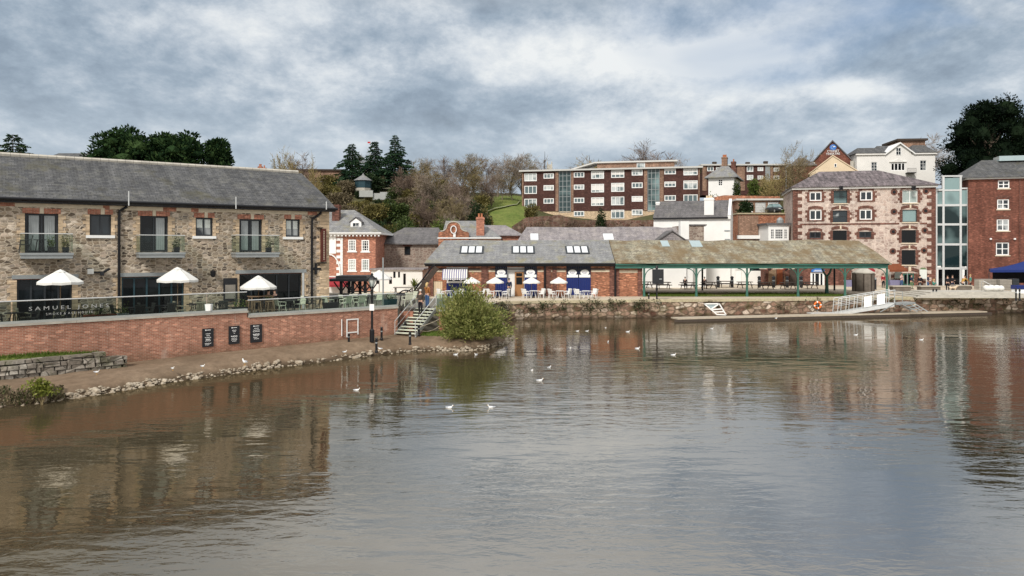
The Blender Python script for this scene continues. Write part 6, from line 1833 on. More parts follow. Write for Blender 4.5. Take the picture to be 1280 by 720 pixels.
hc = Vector(local_row(326, 1.3)); hd_ = Vector((math.cos(R(BA)), math.sin(R(BA)), 0)); hn_ = Vector((-hd_.y, hd_.x, 0))
high_table('tall wooden table under the third white parasol', hc, R(BA), None)
st0 = high_stool('wooden bar stool at the tall table under the third parasol', hc - hn_ * .6 - hd_ * .4, R(BA), 'bar stools at the tall table')
for a_, b_ in ((.35, -.62), (-.45, .6), (.4, .6)): copy_tree(st0, None, hc + hd_ * a_ + hn_ * b_, R(BA) + .1)
for px, top, bot, off, hw, lab in ((75.5, 337.5, 352, 1.5, 26, 'white parasol left of the restaurant wall, in front of the first glass door'), (222, 334.5, 349.5, 1.9, 24, 'white parasol at the right end of the second glass door'), (323, 345, 358.5, 1.6, 21.5, 'white parasol in front of the third glass door, over the tall table')):
    p = wall_pt(px, off); Y = p.y
    h_ = EYE - (top - HY) / F * Y - TZ
    parasol('parasol', lab, (p.x, p.y, TZ), hw / F * Y / .98, h_, 'canvas', 'white parasols on the restaurant terrace', 8, .2, (bot - top) / F * Y)
def planter(name, label, loc, rz, w, d, h, mat, leafm, seed, lh=.45, n=160):
    t = empty(name, label, 'planter', loc, rz)
    m = MB(); m.add([(-w / 2 * .85, -d / 2 * .85, 0), (w / 2 * .85, -d / 2 * .85, 0), (w / 2 * .85, d / 2 * .85, 0), (-w / 2 * .85, d / 2 * .85, 0), (-w / 2, -d / 2, h), (w / 2, -d / 2, h), (w / 2, d / 2, h), (-w / 2, d / 2, h)],
                    [(0, 3, 2, 1), (4, 5, 6, 7), (0, 1, 5, 4), (1, 2, 6, 5), (2, 3, 7, 6), (3, 0, 4, 7)]); m.build('box', M[mat], t)
    if leafm:
        r_ = random.Random(seed); m = MB()
        for k in range(n):
            p = Vector((r_.uniform(-w / 2, w / 2), r_.uniform(-d / 2, d / 2), h + abs(r_.gauss(0, .5)) * lh)); leafq(m, p, r_, .09)
        m.build('foliage', M[leafm], t, uv=False)
    return t
def leafq(m, p, r_, s, asp=.5, mi=0, dirv=None):
    d_ = Vector((r_.gauss(0, 1), r_.gauss(0, 1), r_.gauss(0, 1))) if dirv is None else dirv
    if d_.length < 1e-4: d_ = Vector((0, 0, 1))
    d_.normalize(); o = d_.orthogonal(); o = (Matrix.Rotation(r_.uniform(0, 6.28), 3, d_) @ o).normalized()
    L = s * r_.uniform(.7, 1.3); w = L * asp * .5
    m.add([p, p + d_ * L * .5 + o * w, p + d_ * L, p + d_ * L * .5 - o * w], [(0, 1, 2, 3)], mi)
for px, off, mt, lf, w_, lab in ((119, .9, 'rust', 'leaf_green', 1.0, 'rust coloured planter box with shrubs behind the glass lettering'), (133, .8, 'rust', 'leaf_dark', .9, 'rust coloured planter with a dark shrub, beside the drainpipe'), (152, .8, 'grey_metal', 'leaf_green', .6, 'grey pot with a green plant just right of the drainpipe'), (300, .9, 'black_paint', 'leaf_green', .8, 'black planter with green plants at the step in the railing'), (488, .9, 'teal_frame', 'leaf_dark', .8, 'dark green planter behind the glass near the steps'), (413, .8, 'black_paint', None, .9, 'low black planter box at the stone corner of the warehouse')):
    p = wall_pt(px, off); planter('planter', lab, (p.x, p.y, TZ), R(WA), w_, .5, .5, mt, lf, px)
p = wall_pt(261, .15); pp = planter('plant_pot', 'small white pot standing on the coping of the brick wall', (p.x, p.y, .35 + zh + .05), 0, .34, .34, .36, 'white_paint', None, 3)
pp['category'] = 'pot'
# balcony plants and chair
for px, lab, lf, n_ in ((64, 'green plant in a dark pot on the left balcony', 'leaf_green', 260), (82, 'tall yellow green plant at the end of the left balcony', 'leaf_olive', 260), (221, 'leafy plant at the right end of the middle balcony', 'leaf_ivy', 240), (336, 'faint leafy plant behind the glass of the right balcony', 'leaf_ivy', 150)):
    x = B.lx(px, -.55); i_ = 0 if px < 100 else (1 if px < 250 else 2)
    zb = [B.z(56, 316, -1.05), B.z(200, 315.5, -1.05), B.z(320, 315.5, -1.05)][i_]
    planter('potted_plant', lab, B.world(x, -.5, zb), B.a, .32, .32, .3, 'black_paint', lf, px, .6, n_)['category'] = 'plant'
zb = B.z(56, 316, -1.05)
bt = round_table('bistro_table', 'small dark bistro table on the left balcony', 'black_paint', B.world(B.lx(50, -.5), -.5, zb + .003), None, .3, .7)
put_chair('dark_wicker', 'dark chair at the left end of the left balcony', B.world(B.lx(31, -.5), -.5, zb + .003), B.a - PI / 2, None)

# --- lamp post with white sign
p = gnd(465, 427, .72)
lp = empty('lamp_post', 'black lamp post with glass lantern and small white sign on the riverside path', 'lamp post', p)
m = MB(); Hh = EYE - (358 - HY) / F * p.y - p.z
m.lathe([(.15, 0), (.15, .7), (.11, .75), (.075, .8), (.06, Hh - .25), (.1, Hh - .2), (.05, Hh - .1), (.08, Hh)], 10); m.build('post', M['black_iron'], lp)
m = MB(); m.lathe([(.10, Hh), (.24, Hh + .42)], 6); lt = m.build('lantern', M['pane_blind'], lp)
m = MB(); m.lathe([(.29, Hh + .42), (.2, Hh + .55), (.07, Hh + .68), (.09, Hh + .74), (0, Hh + .86)], 6); m.tube([(-.18, 0, Hh - .3), (.18, 0, Hh - .3)], .02, 5)
for k in range(6): a = k * PI / 3; m.tube([(.10 * math.cos(a), .10 * math.sin(a), Hh), (.25 * math.cos(a), .25 * math.sin(a), Hh + .43)], .014, 4)
m.build('lantern_frame', M['black_iron'], lt)
zs_ = EYE - (388 - HY) / F * p.y - p.z; zt_ = EYE - (380 - HY) / F * p.y - p.z
m = MB(); m.box(-.13, .15, -.13, -.085, zs_, zt_); m.build('sign', M['sign_white'], lp)
# --- bollards on the path
bs = [(436, 429, 417, .66, 'black bollard below the white frame on the brick wall'), (470.5, 441, 422, .5, 'black bollard nearest the water, right of the lamp post'), (477, 425, 408.5, .75, 'black bollard against the brick wall between lamp post and steps'), (506.5, 418, 402, .78, 'black bollard at the foot of the steps'), (512.5, 431, 414, .6, 'black bollard at the water side of the steps'), (523.5, 420, 406, .78, 'black bollard right of the steps, chained to the wall')]
b0 = None; bp_ = []
for px, pb, pt, z, lab in bs:
    p = gnd(px, pb, z); h_ = (pb - pt) / F * p.y; bp_.append((p, h_))
    if b0 is None: b0 = bollard(lab, p, 1.0, .07, 'black bollards on the riverside path'); b0.scale = (1, 1, h_)
    else: copy_tree(b0, None, p, 0, (1, 1, h_), lab)
p, h_ = bp_[5]; m = MB(); q_ = Vector((-4.75, 50.85, 1.75)); n_ = 14
for zz in (0, -.38):
    s_ = p + Vector((0, 0, h_ * .8 + zz * .5)); e_ = q_ + Vector((0, 0, zz))
    m.tube([s_.lerp(e_, k / n_) - Vector((0, 0, .28 * 4 * (k / n_) * (1 - k / n_) * (1 if zz else .2))) for k in range(n_ + 1)], .022, 5)
tag(m.build('chain', M['stone_cream']), 'pale chain hanging between the bollard and the brick landing wall', 'chain')

# --- pergola, parasol and wooden crane behind the terrace
pg = empty('pergola', 'black timber pergola with flat slatted roof behind the terrace', 'pergola', P(440, 383, 62) - Vector((0, 0, .0)))
pg.location.z = QZ; o = pg.location
xl, xr = (411 - CX) / F * 62 - o.x, (463 - CX) / F * 62 - o.x
zt = EYE - (349.5 - HY) / F * 62 - QZ
m = MB(); m.box(xl, xr, -.4, 3.4, zt - .14, zt + .06); m.box(xl + .5, xr - .4, .3, 2.7, zt + .065, zt + .3); m.build('roof', M['black_paint'], pg)
for px in (426.5, 441, 456.5):
    x = (px - CX) / F * 62 - o.x
    for y in (0, 3.0):
        m = MB(); m.box(x - .11, x + .11, y - .11, y + .11, 0, zt - .145); po = m.build('post', M['black_paint'], pg)
        m = MB(); m.bar((x - .1, y, zt - .9), (x - .6, y, zt - .2), .08, .1); m.bar((x + .1, y, zt - .9), (x + .6, y, zt - .2), .08, .1); m.build('brace', M['black_paint'], po)
m = MB()
for z in (.35, .7, 1.05): m.box(xl + .9, xr - .5, 2.9, 2.96, z, z + .1)
m.build('rails', M['timber_dark'], pg)
p = P(474, 380, 66); parasol('parasol', 'white parasol behind the lamp post on the inner yard', (p.x, 66, QZ), 15.5 / F * 66, EYE - (338 - HY) / F * 66 - QZ, 'canvas', None, 8, .3, 10 / F * 66)
p = P(418, 350, 66); sb_ = empty('red_canopy', 'small dark red shop canopy glimpsed beside the stone corner', 'awning', (p.x, 68, QZ))
m = MB(); z0, z1 = EYE - (356 - HY) / F * 68 - QZ, EYE - (347 - HY) / F * 68 - QZ
m.add([(-1.3, 0, z0), (.9, 0, z0), (.9, .9, z1), (-1.3, .9, z1), (-1.3, 0, z0 - .2), (.9, 0, z0 - .2)], [(0, 1, 2, 3), (4, 5, 1, 0)]); m.build('canvas', M['red_canvas'], sb_)
m = MB(); m.box(-1.35, .95, .92, 1.4, 0, z1 + .1); m.build('front', M['villa_render'], sb_)
cr = empty('quay_crane', 'old dark timber and iron crane with a long slanting jib beside the brick shed', 'crane', (P(527, 375, 66).x, 66, QZ))
o = cr.location
def L(px, py, Y=66): q_ = P(px, py, Y); return q_ - o
m = MB(); m.bar(L(514, 376), L(546, 334.5), .42, .42); m.build('jib', M['timber_dark'], cr)
m = MB(); m.bar(L(529, 380), L(531, 350), .5, .5); m.build('post', M['timber_dark'], cr)
m = MB(); m.bar(L(512, 371), L(543, 330), .10, .14); m.bar(L(499, 372), L(548, 337), .08, .1); m.bar(L(497, 378), L(514, 376), .16, .2); m.build('stays', M['black_iron'], cr)
m = MB(); c_ = L(508, 373)
for r_ in (.75, .5):
    ring = [c_ + Vector((r_ * math.cos(t_), -.3, r_ * math.sin(t_))) for t_ in [2 * PI * k / 16 for k in range(17)]]; m.tube(ring, .06, 5)
for k in range(4): a = k * PI / 4; m.bar(c_ + Vector((-.75 * math.cos(a), -.3, -.75 * math.sin(a))), c_ + Vector((.75 * math.cos(a), -.3, .75 * math.sin(a))), .05, .05)
m.build('gear_wheel', M['black_iron'], cr)
m = MB(); m.box(*sorted((L(494, 0).x, L(515, 0).x)), -.5, .5, 0, .9); m.build('counterweight', M['black_paint'], cr)
bn = empty('yard_bench', 'pale timber table and bench in the yard behind the terrace', 'bench', P(504, 384, 63)); bn.location.z = QZ
m = MB(); m.box(-.8, .9, -.3, .4, 1.5, 1.58); m.box(-.7, -.6, -.2, .3, 0, 1.5); m.box(.7, .8, -.2, .3, 0, 1.5); m.build('top', M['timber_grey'], bn)

# --- cafe tables of the shed: parasols and white plastic chairs
for px, lab in ((589.5, 'white parasol by the striped awning'), (619, 'white parasol left of the entrance door of the brick shed'), (664.5, 'white parasol in front of the navy leaf right of the entrance door'), (698.5, 'white parasol just left of the big navy double doors')):
    Y = 73.6; p = P(px, 370, Y); parasol('parasol', lab, (p.x, Y, QZ + .004), 11 / F * Y, EYE - (346.7 - HY) / F * Y - QZ, 'canvas', 'white cafe parasols along the brick shed', 8, .1, .46)
cs = [(561, 72.8, 3, 'below the striped awning'), (591, 72.4, 3, 'behind the willow bush'), (622, 72.6, 4, 'left of the entrance door'), (667, 72.9, 4, 'by the navy leaf right of the entrance'), (700, 72.7, 4, 'left of the navy double doors'), (732.5, 72.7, 4, 'in front of the navy double doors')]
for px, Y, nch, where in cs:
    c = Vector(((px - CX) / F * Y, Y, QZ + .004))
    put_table('plastic_white', 'white round cafe table ' + where, c, 'white cafe tables along the brick shed')
    for k in range(nch):
        a = (2.6, .5, 3.7, -.55)[k] + rnd.uniform(-.2, .2)
        put_chair('plastic_white', 'white plastic armchair at the cafe table ' + where, c + Vector((math.cos(a) * .85, math.sin(a) * .62, 0)), a - PI / 2, 'white plastic chairs ' + where)

# --- picnic tables and posts under the canopy
pt0 = None
pts_ = [(806, 360, .3, 'at the brick bay end of the canopy'), (829, 360.5, 0, 'behind the black notice board'), (860, 361, .1, 'left of the second green post'), (886, 360.5, .2, 'just right of the second green post'), (907, 359, -.1, 'between the second and third green posts'), (931, 360, .15, 'behind the third green post'), (957, 361, .1, 'in front of the white cream parasols'), (985, 361, .0, 'left of the fourth green post'), (1012, 360.5, .1, 'in front of the pub doorway')]
for px, py, rz, where in pts_:
    p = gnd(px, py, QZ + .03); lab = 'dark wooden picnic table ' + where
    if pt0 is None: pt0 = picnic_table(lab, p, rz, 'picnic tables under the market canopy')
    else: copy_tree(pt0, None, p, rz, None, lab)
pb0 = None
for px, where in ((842, 'before the white house wall'), (897.5, 'beside the bare yard tables'), (915, 'left of the third green post'), (949, 'left end of the row before the pub'), (967, 'in front of the cream parasols'), (984, 'left of the fourth green post'), (1001.5, 'near the pub doorway')):
    p = gnd(px, 359.3, QZ + .03); lab = 'tall black cylindrical bin post ' + where
    if pb0 is None:
        pb0 = empty('litter_bin', lab, 'bin', p, 0, 'tall black bins under the canopy')
        m = MB(); m.lathe([(.2, 0), (.2, .95), (.17, 1.0), (.17, 1.12), (.22, 1.15), (.22, 1.3), (.1, 1.4), (0, 1.42)], 10); m.build('body', M['black_paint'], pb0)
        m = MB(); m.lathe([(.205, .80), (.205, .88)], 10); m.build('band', M['grey_metal'], pb0)
    else: copy_tree(pb0, None, p, 0, None, lab)
for k, (px, lab) in enumerate(((961, 'cream square parasol left of the pub door'), (981, 'cream square parasol with hanging flower basket'),)):
    p = gnd(px, 357.5, QZ); parasol('parasol', lab, (p.x, p.y, QZ), 12.5 / F * p.y, EYE - (331.5 - HY) / F * p.y - QZ, 'cream_canvas', 'cream parasols by the pub', 4, PI / 4, .35)
for px in (962, 982.5):
    Y = 95; p = P(px, 337.5, Y); hb = empty('flower_basket', 'red flower basket hanging by the pub, at pixel of the %s cream parasol' % ('left' if px < 970 else 'right'), 'basket', p)
    hb['label'] = 'red flowers hanging under the %s cream parasol' % ('first' if px < 970 else 'second')
    m = MB(); m.lathe([(.1, -.1), (.34, .18)], 8); m.build('basket', M['black_paint'], hb); m = MB()
    for k in range(90): leafq(m, Vector((rnd.gauss(0, .22), rnd.gauss(0, .2), .2 + rnd.gauss(0, .1))), rnd, .16)
    m.build('flowers', M['sign_red'], hb, uv=False)
    m = MB(); m.tube([(0, 0, .2), (0, 0, .95)], .012, 4); m.build('chain', M['black_iron'], hb)
p = gnd(951, 354.5, QZ); kb = empty('service_cabinet', 'grey white cabinet standing under the canopy between the tables', 'cabinet', p)
m = MB(); m.box(-.55, .6, -.3, .3, 0, 1.45); m.box(-.62, .67, -.36, .36, 1.453, 1.55); m.build('body', M['villa_render'], kb); m = MB(); m.box(-.02, .02, -.31, -.302, .1, 1.35); m.build('door_gap', M['grey_metal'], kb)
# notice board on a post, bollards at the lawn edge
p = gnd(821, 375, QZ); nb = empty('notice_board', 'large black notice board on a post with a lamp on top', 'notice board', p); Y = p.y
zb, zt = EYE - (355 - HY) / F * Y - QZ, EYE - (336.5 - HY) / F * Y - QZ
m = MB(); m.tube([(0, 0, 0), (0, 0, zb + .2)], .075, 8); m.lathe([(.09, .95), (.12, 1.0), (.12, 1.1), (.09, 1.15)], 8); m.build('post', M['black_iron'], nb)
m = MB(); m.box(-.42, .64, -.06, .06, zb, zt); m.build('board', M['black_paint'], nb)
m = MB(); m.lathe([(.08, zt), (.16, zt + .1), (.1, zt + .28), (0, zt + .34)], 8); m.build('lamp', M['black_iron'], nb)
m = MB(); m.box(.22, .46, -.07, -.062, zb + .42, zb + .52); m.build('print', M['grey_metal'], nb)
for px, pb, pt, lab in ((811, 374.3, 364.5, 'black bollard beside the notice board post'), (1166.5, 371, 361, 'left one of two black bollards before the long bench'), (1170.5, 371, 361, 'right one of two black bollards before the long bench'), (1270, 376, 360, 'left black post beside the white plinth at the quay steps'), (1274.5, 376, 360, 'right black post beside the white plinth at the quay steps')):
    p = gnd(px, pb, QZ); copy_tree(b0, None, p, 0, (1, 1, (pb - pt) / F * p.y), lab, 'black bollards on the far quay')
# kiosk and bin
p = gnd(1079, 364, QZ); ks = empty('kiosk', 'octagonal weathered wooden kiosk with pale pointed roof', 'kiosk', p); r_ = 12.3 / F * p.y; hk = 22.5 / F * p.y
m = MB()
for k in range(8):
    a0, a1 = 2 * PI * k / 8 + PI / 8, 2 * PI * (k + 1) / 8 + PI / 8; n_ = 6
    for q_ in range(n_):
        f0, f1 = q_ / n_, (q_ + .93) / n_
        A0 = Vector((math.cos(a0) * r_, math.sin(a0) * r_, 0)); A1 = Vector((math.cos(a1) * r_, math.sin(a1) * r_, 0))
        u0, u1 = A0.lerp(A1, f0), A0.lerp(A1, f1); m.quad(u0, u1, u1 + Vector((0, 0, hk)), u0 + Vector((0, 0, hk)))
m.lathe([(r_ * .975, 0), (r_ * .975, hk - .01)], 8, (0, 0, 0), 0, 1, 1, PI / 8)
m.build('boards', M['kiosk_wood'], ks)
m = MB()
for k in range(8): a = 2 * PI * k / 8 + PI / 8; m.tube([(r_ * 1.0 * math.cos(a), r_ * math.sin(a), 0), (r_ * math.cos(a), r_ * math.sin(a), hk)], .07, 5)
m.build('corner_posts', M['timber_dark'], ks)
m = MB(); m.lathe([(r_ * 1.06, hk), (r_ * 1.06, hk + .1), (.2, hk + .72), (.12, hk + .78), (0, hk + .95)], 8, (0, 0, 0), 0, 1, 1, PI / 8); m.build('roof', M['stone_cap'], ks)
p = gnd(1093.7, 362, QZ); lb = empty('litter_bin', 'slim black bin with pale top beside the wooden kiosk', 'bin', p); m = MB(); m.lathe([(.17, 0), (.17, 1.1), (.2, 1.12), (.2, 1.2)], 10); m.build('body', M['black_paint'], lb); m = MB(); m.lathe([(.19, 1.2), (.15, 1.42), (0, 1.46)], 10); m.build('top', M['grey_metal'], lb)
# pub canopies right of the kiosk
for px, w_, lab in ((1062, 2.1, 'dark red pub canopy left of the kiosk'), (1100, 2.4, 'dark red pub canopy right of the kiosk')):
    p = gnd(px, 356, QZ); t = empty('pub_canopy', lab, 'awning', (p.x, 96.5, QZ)); m = MB()
    m.add([(-w_ / 2, -1, 2.15), (w_ / 2, -1, 2.15), (w_ / 2, 1.2, 2.9), (-w_ / 2, 1.2, 2.9)], [(0, 1, 2, 3)]); m.quad((-w_ / 2, -1, 1.9), (w_ / 2, -1, 1.9), (w_ / 2, -1, 2.15), (-w_ / 2, -1, 2.15)); m.build('canvas', M['red_canvas'] if px < 1090 else M['rust'], t)
    m = MB(); 
    for sx in (-1, 1): m.tube([(sx * w_ * .46, -.95, 0), (sx * w_ * .46, -.95, 2.0)], .03, 5)
    m.build('poles', M['pale_metal'], t)
for px, w_, lab in ((1062, 1.3, 'grey lilac planter trough left of the kiosk'), (1117.5, 1.35, 'grey lilac planter trough right of the kiosk')):
    p = gnd(px, 358.3, QZ); planter('planter', lab, p, 0, w_, .6, .85, 'lilac', 'leaf_dark', int(px), .2, 120)
for px, lab in ((1120, 'pale green poster board left of the pink stone doorway'), (1151, 'pale green poster board right of the green doorway')):
    x, z = T.loc(px, 347); t = empty('poster_board', lab, 'sign', T.world(x, -1.12 if px > 1140 else -1.12, max(z - 1.1, .4)), T.a)
    m = MB(); m.box(-.42, .42, 0, .06, .55, 1.75); m.box(-.42, -.36, 0, .06, -.4, .55); m.box(.36, .42, 0, .06, -.4, .55); m.build('board', M['pane_blind'], t)
    m = MB(); m.prism([(-.42, 1.753), (.42, 1.753), (.2, 2.0), (-.2, 2.0)], 0, .06); m.build('head', M['green_cloth'], t)
# stone benches
for i, (px0, px1, pt, pb, lab) in enumerate(((1116, 1140, 357.5, 364.5, 'long pale block bench below the pub planter'), (1151, 1177, 356.5, 364.5, 'long pale block bench with a person sitting on it'), (1195, 1215, 357, 363.5, 'pale block bench behind the cyclist'))):
    p = gnd((px0 + px1) / 2, pb, QZ); Y = p.y; w_ = (px1 - px0) / F * Y; h_ = .66
    t = empty('block_bench', lab, 'bench', p, 0, 'pale block benches on the quay'); m = MB(); m.box(-w_ / 2 + .08, w_ / 2 - .08, .06, .95, .0, h_ - .14); m.build('block', M['kiosk_wood'], t)  # shaded sides put into the colour: block darker than its top
    m = MB(); m.box(-w_ / 2 - .04, w_ / 2 + .04, -.04, 1.04, h_ - .137, h_); m.build('top', M['concrete'], t)
# quay steps at the right, big crates, cover, marquee
t = empty('quay_steps', 'broad shallow stone steps on the quay at the right', 'steps', gnd(1240, 372.5, QZ)); Y = t.location.y
m = MB()
for k in range(4): m.box(-7.5 + k * .8, 4.2, k * .55, 5.5, .0 + k * .12 + (.004 if k else 0), k * .12 + .12)
m.build('treads', M['stone_cap'], t)
stz = QZ + .49
for px0, px1, pt, pb, d_, mt, lab in ((1231, 1250, 349.5, 358, 1.2, 'timber_grey', 'tall pale timber crate left of the blue marquee'), (1250, 1265, 349.5, 362, 1.2, 'timber_grey', 'wide grey pink planter crate under the marquee edge'), (1224, 1230, 350, 362, .8, 'concrete', 'narrow upright pale block at the left end of the crates'), (1266, 1274, 348.5, 362.5, .9, 'dark_frame', 'dark grey cabinet under the blue marquee')):
    p = gnd((px0 + px1) / 2, 362.3, stz); Y = p.y + (.0 if px0 != 1231 else .6); w_ = (px1 - px0) / F * Y
    t = empty('crate', lab, 'crate', (p.x, Y, stz)); h_ = (362.3 - pt) / F * Y
    m = MB(); n_ = 4
    for k in range(n_): m.box(-w_ / 2, w_ / 2, 0, d_, h_ * k / n_ + (.0 if k == 0 else .02), h_ * (k + 1) / n_)
    m.box(-w_ / 2 + .04, w_ / 2 - .04, .04, d_ - .04, .03, h_ - .03); m.build('boards', M[mt], t)
p = gnd(1242, 364, stz); t = empty('rolled_cover', 'rolled white canvas cover lying in front of the pale crate', 'cover', p); m = MB()
pts = [(-1.0 + 2.0 * k / 12, 0, .3 + .03 * math.sin(k * 1.7)) for k in range(13)]; m.tube(pts, [.2] + [.3 + .02 * math.sin(k * 2.1) for k in range(11)] + [.2], 12); m.build('canvas', M['canvas'], t, smooth=True)
p = gnd(1227, 363.5, stz); t = empty('handrail', 'bent grey metal handrail at the head of the quay steps', 'railing', p); m = MB(); m.tube([(0, 0, 0), (0, 0, .95), (.15, -.1, 1.0), (.6, -.7, .6), (.6, -.7, -.4)], .03, 6); m.build('rail', M['steel'], t)
p = gnd(1276, 362, stz); mq = empty('marquee', 'bright blue marquee roof on dark poles at the right edge of the quay', 'marquee', (p.x, 88, stz)); Y = 88
xl_, xr_ = (1238 - CX) / F * 85.5 - p.x, 15.0; z0 = EYE - (337.5 - HY) / F * 85.5 - stz; zp = EYE - (323 - HY) / F * 88 - stz
m = MB(); zp -= .45; c4 = [(xl_, -2.5, z0), (xr_, -2.5, z0 + .1), (xr_ + 3.4, 3, z0 + .1), (xl_ + 3.4, 3, z0)]; ap = ((xl_ + xr_) / 2 + .3, .3, zp + .7)
def sag(a, b, k): return Vector(a).lerp(Vector(b), k) - Vector((0, 0, .22 * math.sin(PI * k)))
for i in range(4):
    a, b = c4[i], c4[(i + 1) % 4]; N_ = 6
    for u_ in range(N_):
        A0, A1 = sag(a, ap, u_ / N_), sag(a, ap, (u_ + 1) / N_); B0, B1 = sag(b, ap, u_ / N_), sag(b, ap, (u_ + 1) / N_)
        m.quad(A0, B0, B1, A1)
    m.quad((a[0], a[1], a[2] - .28), (b[0], b[1], b[2] - .28), b, a)
m.build('canopy', M['blue_canvas'], mq)
for (x, y, z) in c4: mm = MB(); mm.tube([(x + (.1 if x < 0 else -.1), y + (.1 if y < 0 else -.1), 0), (x + (.1 if x < 0 else -.1), y + (.1 if y < 0 else -.1), z - .02)], .04, 6); mm.build('pole', M['dark_frame'], mq)
mm = MB(); mm.box(xl_ + 3.6, xr_ - .3, 2.6, 2.7, .2, z0 - .3); mm.build('back_sheet', M['black_cloth'], mq)
p = gnd(1276, 371, QZ + .02); t = empty('plinth', 'white plinth with dark blue cover by the black posts at the quay edge', 'plinth', p); m = MB(); m.box(-.4, 1.2, 0, .8, 0, .75); m.build('base', M['white_paint'], t); m = MB(); m.box(-.45, 1.25, -.05, .85, .753, 1.15); m.build('cover', M['navy_bright'], t)

# --- pontoon, gangway, ladder frame, lifebuoy
pa, pb = gnd(843, 402, .05), gnd(1240, 392.5, .05)
pdv = (pb - pa); pl = math.hypot(pdv.x, pdv.y); pn = empty('pontoon', 'long low floating pontoon moored along the far quay wall', 'pontoon', (pa.x, pa.y, 0), math.atan2(pdv.y, pdv.x))
m = MB(); m.slab([(0, 0), (pl, 0), (pl - 2.5, 1.5), (1.6, 1.5)], -.25, .22); m.build('float', M['timber_dark'], pn)
m = MB(); n_ = 44
for k in range(n_):
    a_, b_ = pl * k / n_, pl * (k + .985) / n_; ya, yb = (0 if k else .0), 1.5
    m.box(max(a_, .3), min(b_, pl - .6), -.04, 1.35, .223, .33)
m.build('deck', M['pontoon_deck'], pn)
def PW(px, py, Y): return P(px, py, Y)
gy = 70.6
g0 = PW(1030, 391.5, gy); 
gw = empty('gangway', 'white metal gangway with railings and two white panels sloping up to the quay', 'gangway', g0)
def GL(px, py, Y=gy): return PW(px, py, Y) - g0
m = MB(); A_, B_ = GL(1047, 391.2), GL(1118, 378.8)
up_ = Vector((0, 1.1, 0))
m.add([A_, B_, B_ + up_, A_ + up_, A_ - Vector((0, 0, .28)), B_ - Vector((0, 0, .34)), B_ + up_ - Vector((0, 0, .34)), A_ + up_ - Vector((0, 0, .28))], [(0, 1, 2, 3), (7, 6, 5, 4), (0, 4, 5, 1), (1, 5, 6, 2), (2, 6, 7, 3), (3, 7, 4, 0)])
C_ = GL(1014, 391.6); m.add([C_, A_, A_ + up_, C_ + up_, C_ - Vector((0, 0, .1)), A_ - Vector((0, 0, .28)), A_ + up_ - Vector((0, 0, .28)), C_ + up_ - Vector((0, 0, .1))], [(0, 1, 2, 3), (7, 6, 5, 4), (0, 4, 5, 1), (2, 6, 7, 3), (3, 7, 4, 0)])
m.build('deck', M['pale_metal'], gw)
for yy in (0.03, 1.07):
    m = MB(); o_ = Vector((0, yy, 0)); n_ = 7
    lo_ = [A_.lerp(B_, k / n_) for k in range(n_ + 1)]; hi_ = [GL(1048.5, 373.5).lerp(GL(1119, 362.5), k / n_) for k in range(n_ + 1)]
    m.tube([v + o_ for v in hi_], .04, 5); m.tube([(a + (b - a) * .5) + o_ for a, b in zip(lo_, hi_)], .022, 5); m.tube([(a + (b - a) * .75) + o_ for a, b in zip(lo_, hi_)], .022, 5)
    for a, b in zip(lo_, hi_): m.tube([a + o_, b + o_], .032, 5)
    m.build('railing', M['pale_metal'], gw)
for x0, x1 in ((1080, 1089.5), (1096, 1106)):
    t0 = (x0 - 1047) / 71; t1 = (x1 - 1047) / 71; a, b = A_.lerp(B_, t0), A_.lerp(B_, t1); h_ = Vector((0, 0, 1.0)); o_ = Vector((0, -.03, .08)); m = MB()
    m.add([a + o_, b + o_, b + o_ + h_, a + o_ + h_, a + o_ + Vector((0, .02, 0)), b + o_ + Vector((0, .02, 0)), b + o_ + h_ + Vector((0, .02, 0)), a + o_ + h_ + Vector((0, .02, 0))], [(0, 1, 2, 3), (7, 6, 5, 4), (0, 4, 5, 1), (2, 6, 7, 3)]); m.build('white_panel', M['sign_white'], gw)
m = MB(); pB = B_ + Vector((0, 0, -.12))
pE = GL(1142, 378.6, 71.2); m.bar(pB + up_ * .5, pE + up_ * .5, 1.2, .14)
for yy in (0, 1.1):
    o_ = Vector((0, yy, 0)); f_ = GL(1160, 389.6); m.bar(pE + o_, f_ + o_, .08, .08); m.bar(GL(1128, 380.5) + o_, f_ + o_ - Vector((1.0, 0, 0)), .07, .07)
    for k in range(4): m.bar((pE + o_).lerp(f_ + o_, k / 4), (GL(1128, 380.5) + o_).lerp(f_ + o_ - Vector((1.0, 0, 0)), k / 4 + .1), .05, .05)
    m.bar(GL(1100, 390) + o_, GL(1118, 380) + o_, .07, .07)
m.build('support_frame', M['grey_metal'], gw)
m = MB(); 
for a, b in (((1119, 379), (1117, 363.5)), ((1117, 363.5), (1128, 364.5)), ((1128, 364.5), (1128, 378.5)), ((1121, 372), (1128, 372.5))): m.tube([GL(*a), GL(*b)], .03, 5)
m.build('gate', M['grey_metal'], gw)
ld0 = PW(897, 394, 68.0); lf = empty('boarding_ramp', 'small white triangular boarding ramp hanging on the quay wall', 'ramp', ld0)
def LL(px, py, Y=68.0): return PW(px, py, Y) - ld0
m = MB()
for a, b in (((880.5, 379.8), (899, 379.6)), ((880.5, 379.8), (896, 393)), ((899, 379.6), (907.5, 393.5)), ((889, 386.5), (899, 379.6)), ((896, 393), (907.5, 393.5)), ((893.5, 390), (904.5, 389.5)), ((890, 387.2), (902.5, 386)), ): m.bar(LL(*a), LL(*b), .1, .1)
m.build('frame', M['white_paint'], lf)
m = MB(); m.poly([LL(882, 380.1, 68.05), LL(898, 380, 68.05), LL(889.5, 386, 68.05)]); m.build('panel', M['skylight_blue'], lf)
p = PW(1021, 381.3, 72.2); lbq = empty('lifebuoy', 'orange lifebuoy ring hung on the quay wall above the pontoon', 'lifebuoy', p); m = MB(); r_ = .30; NS = 20; NR = 8
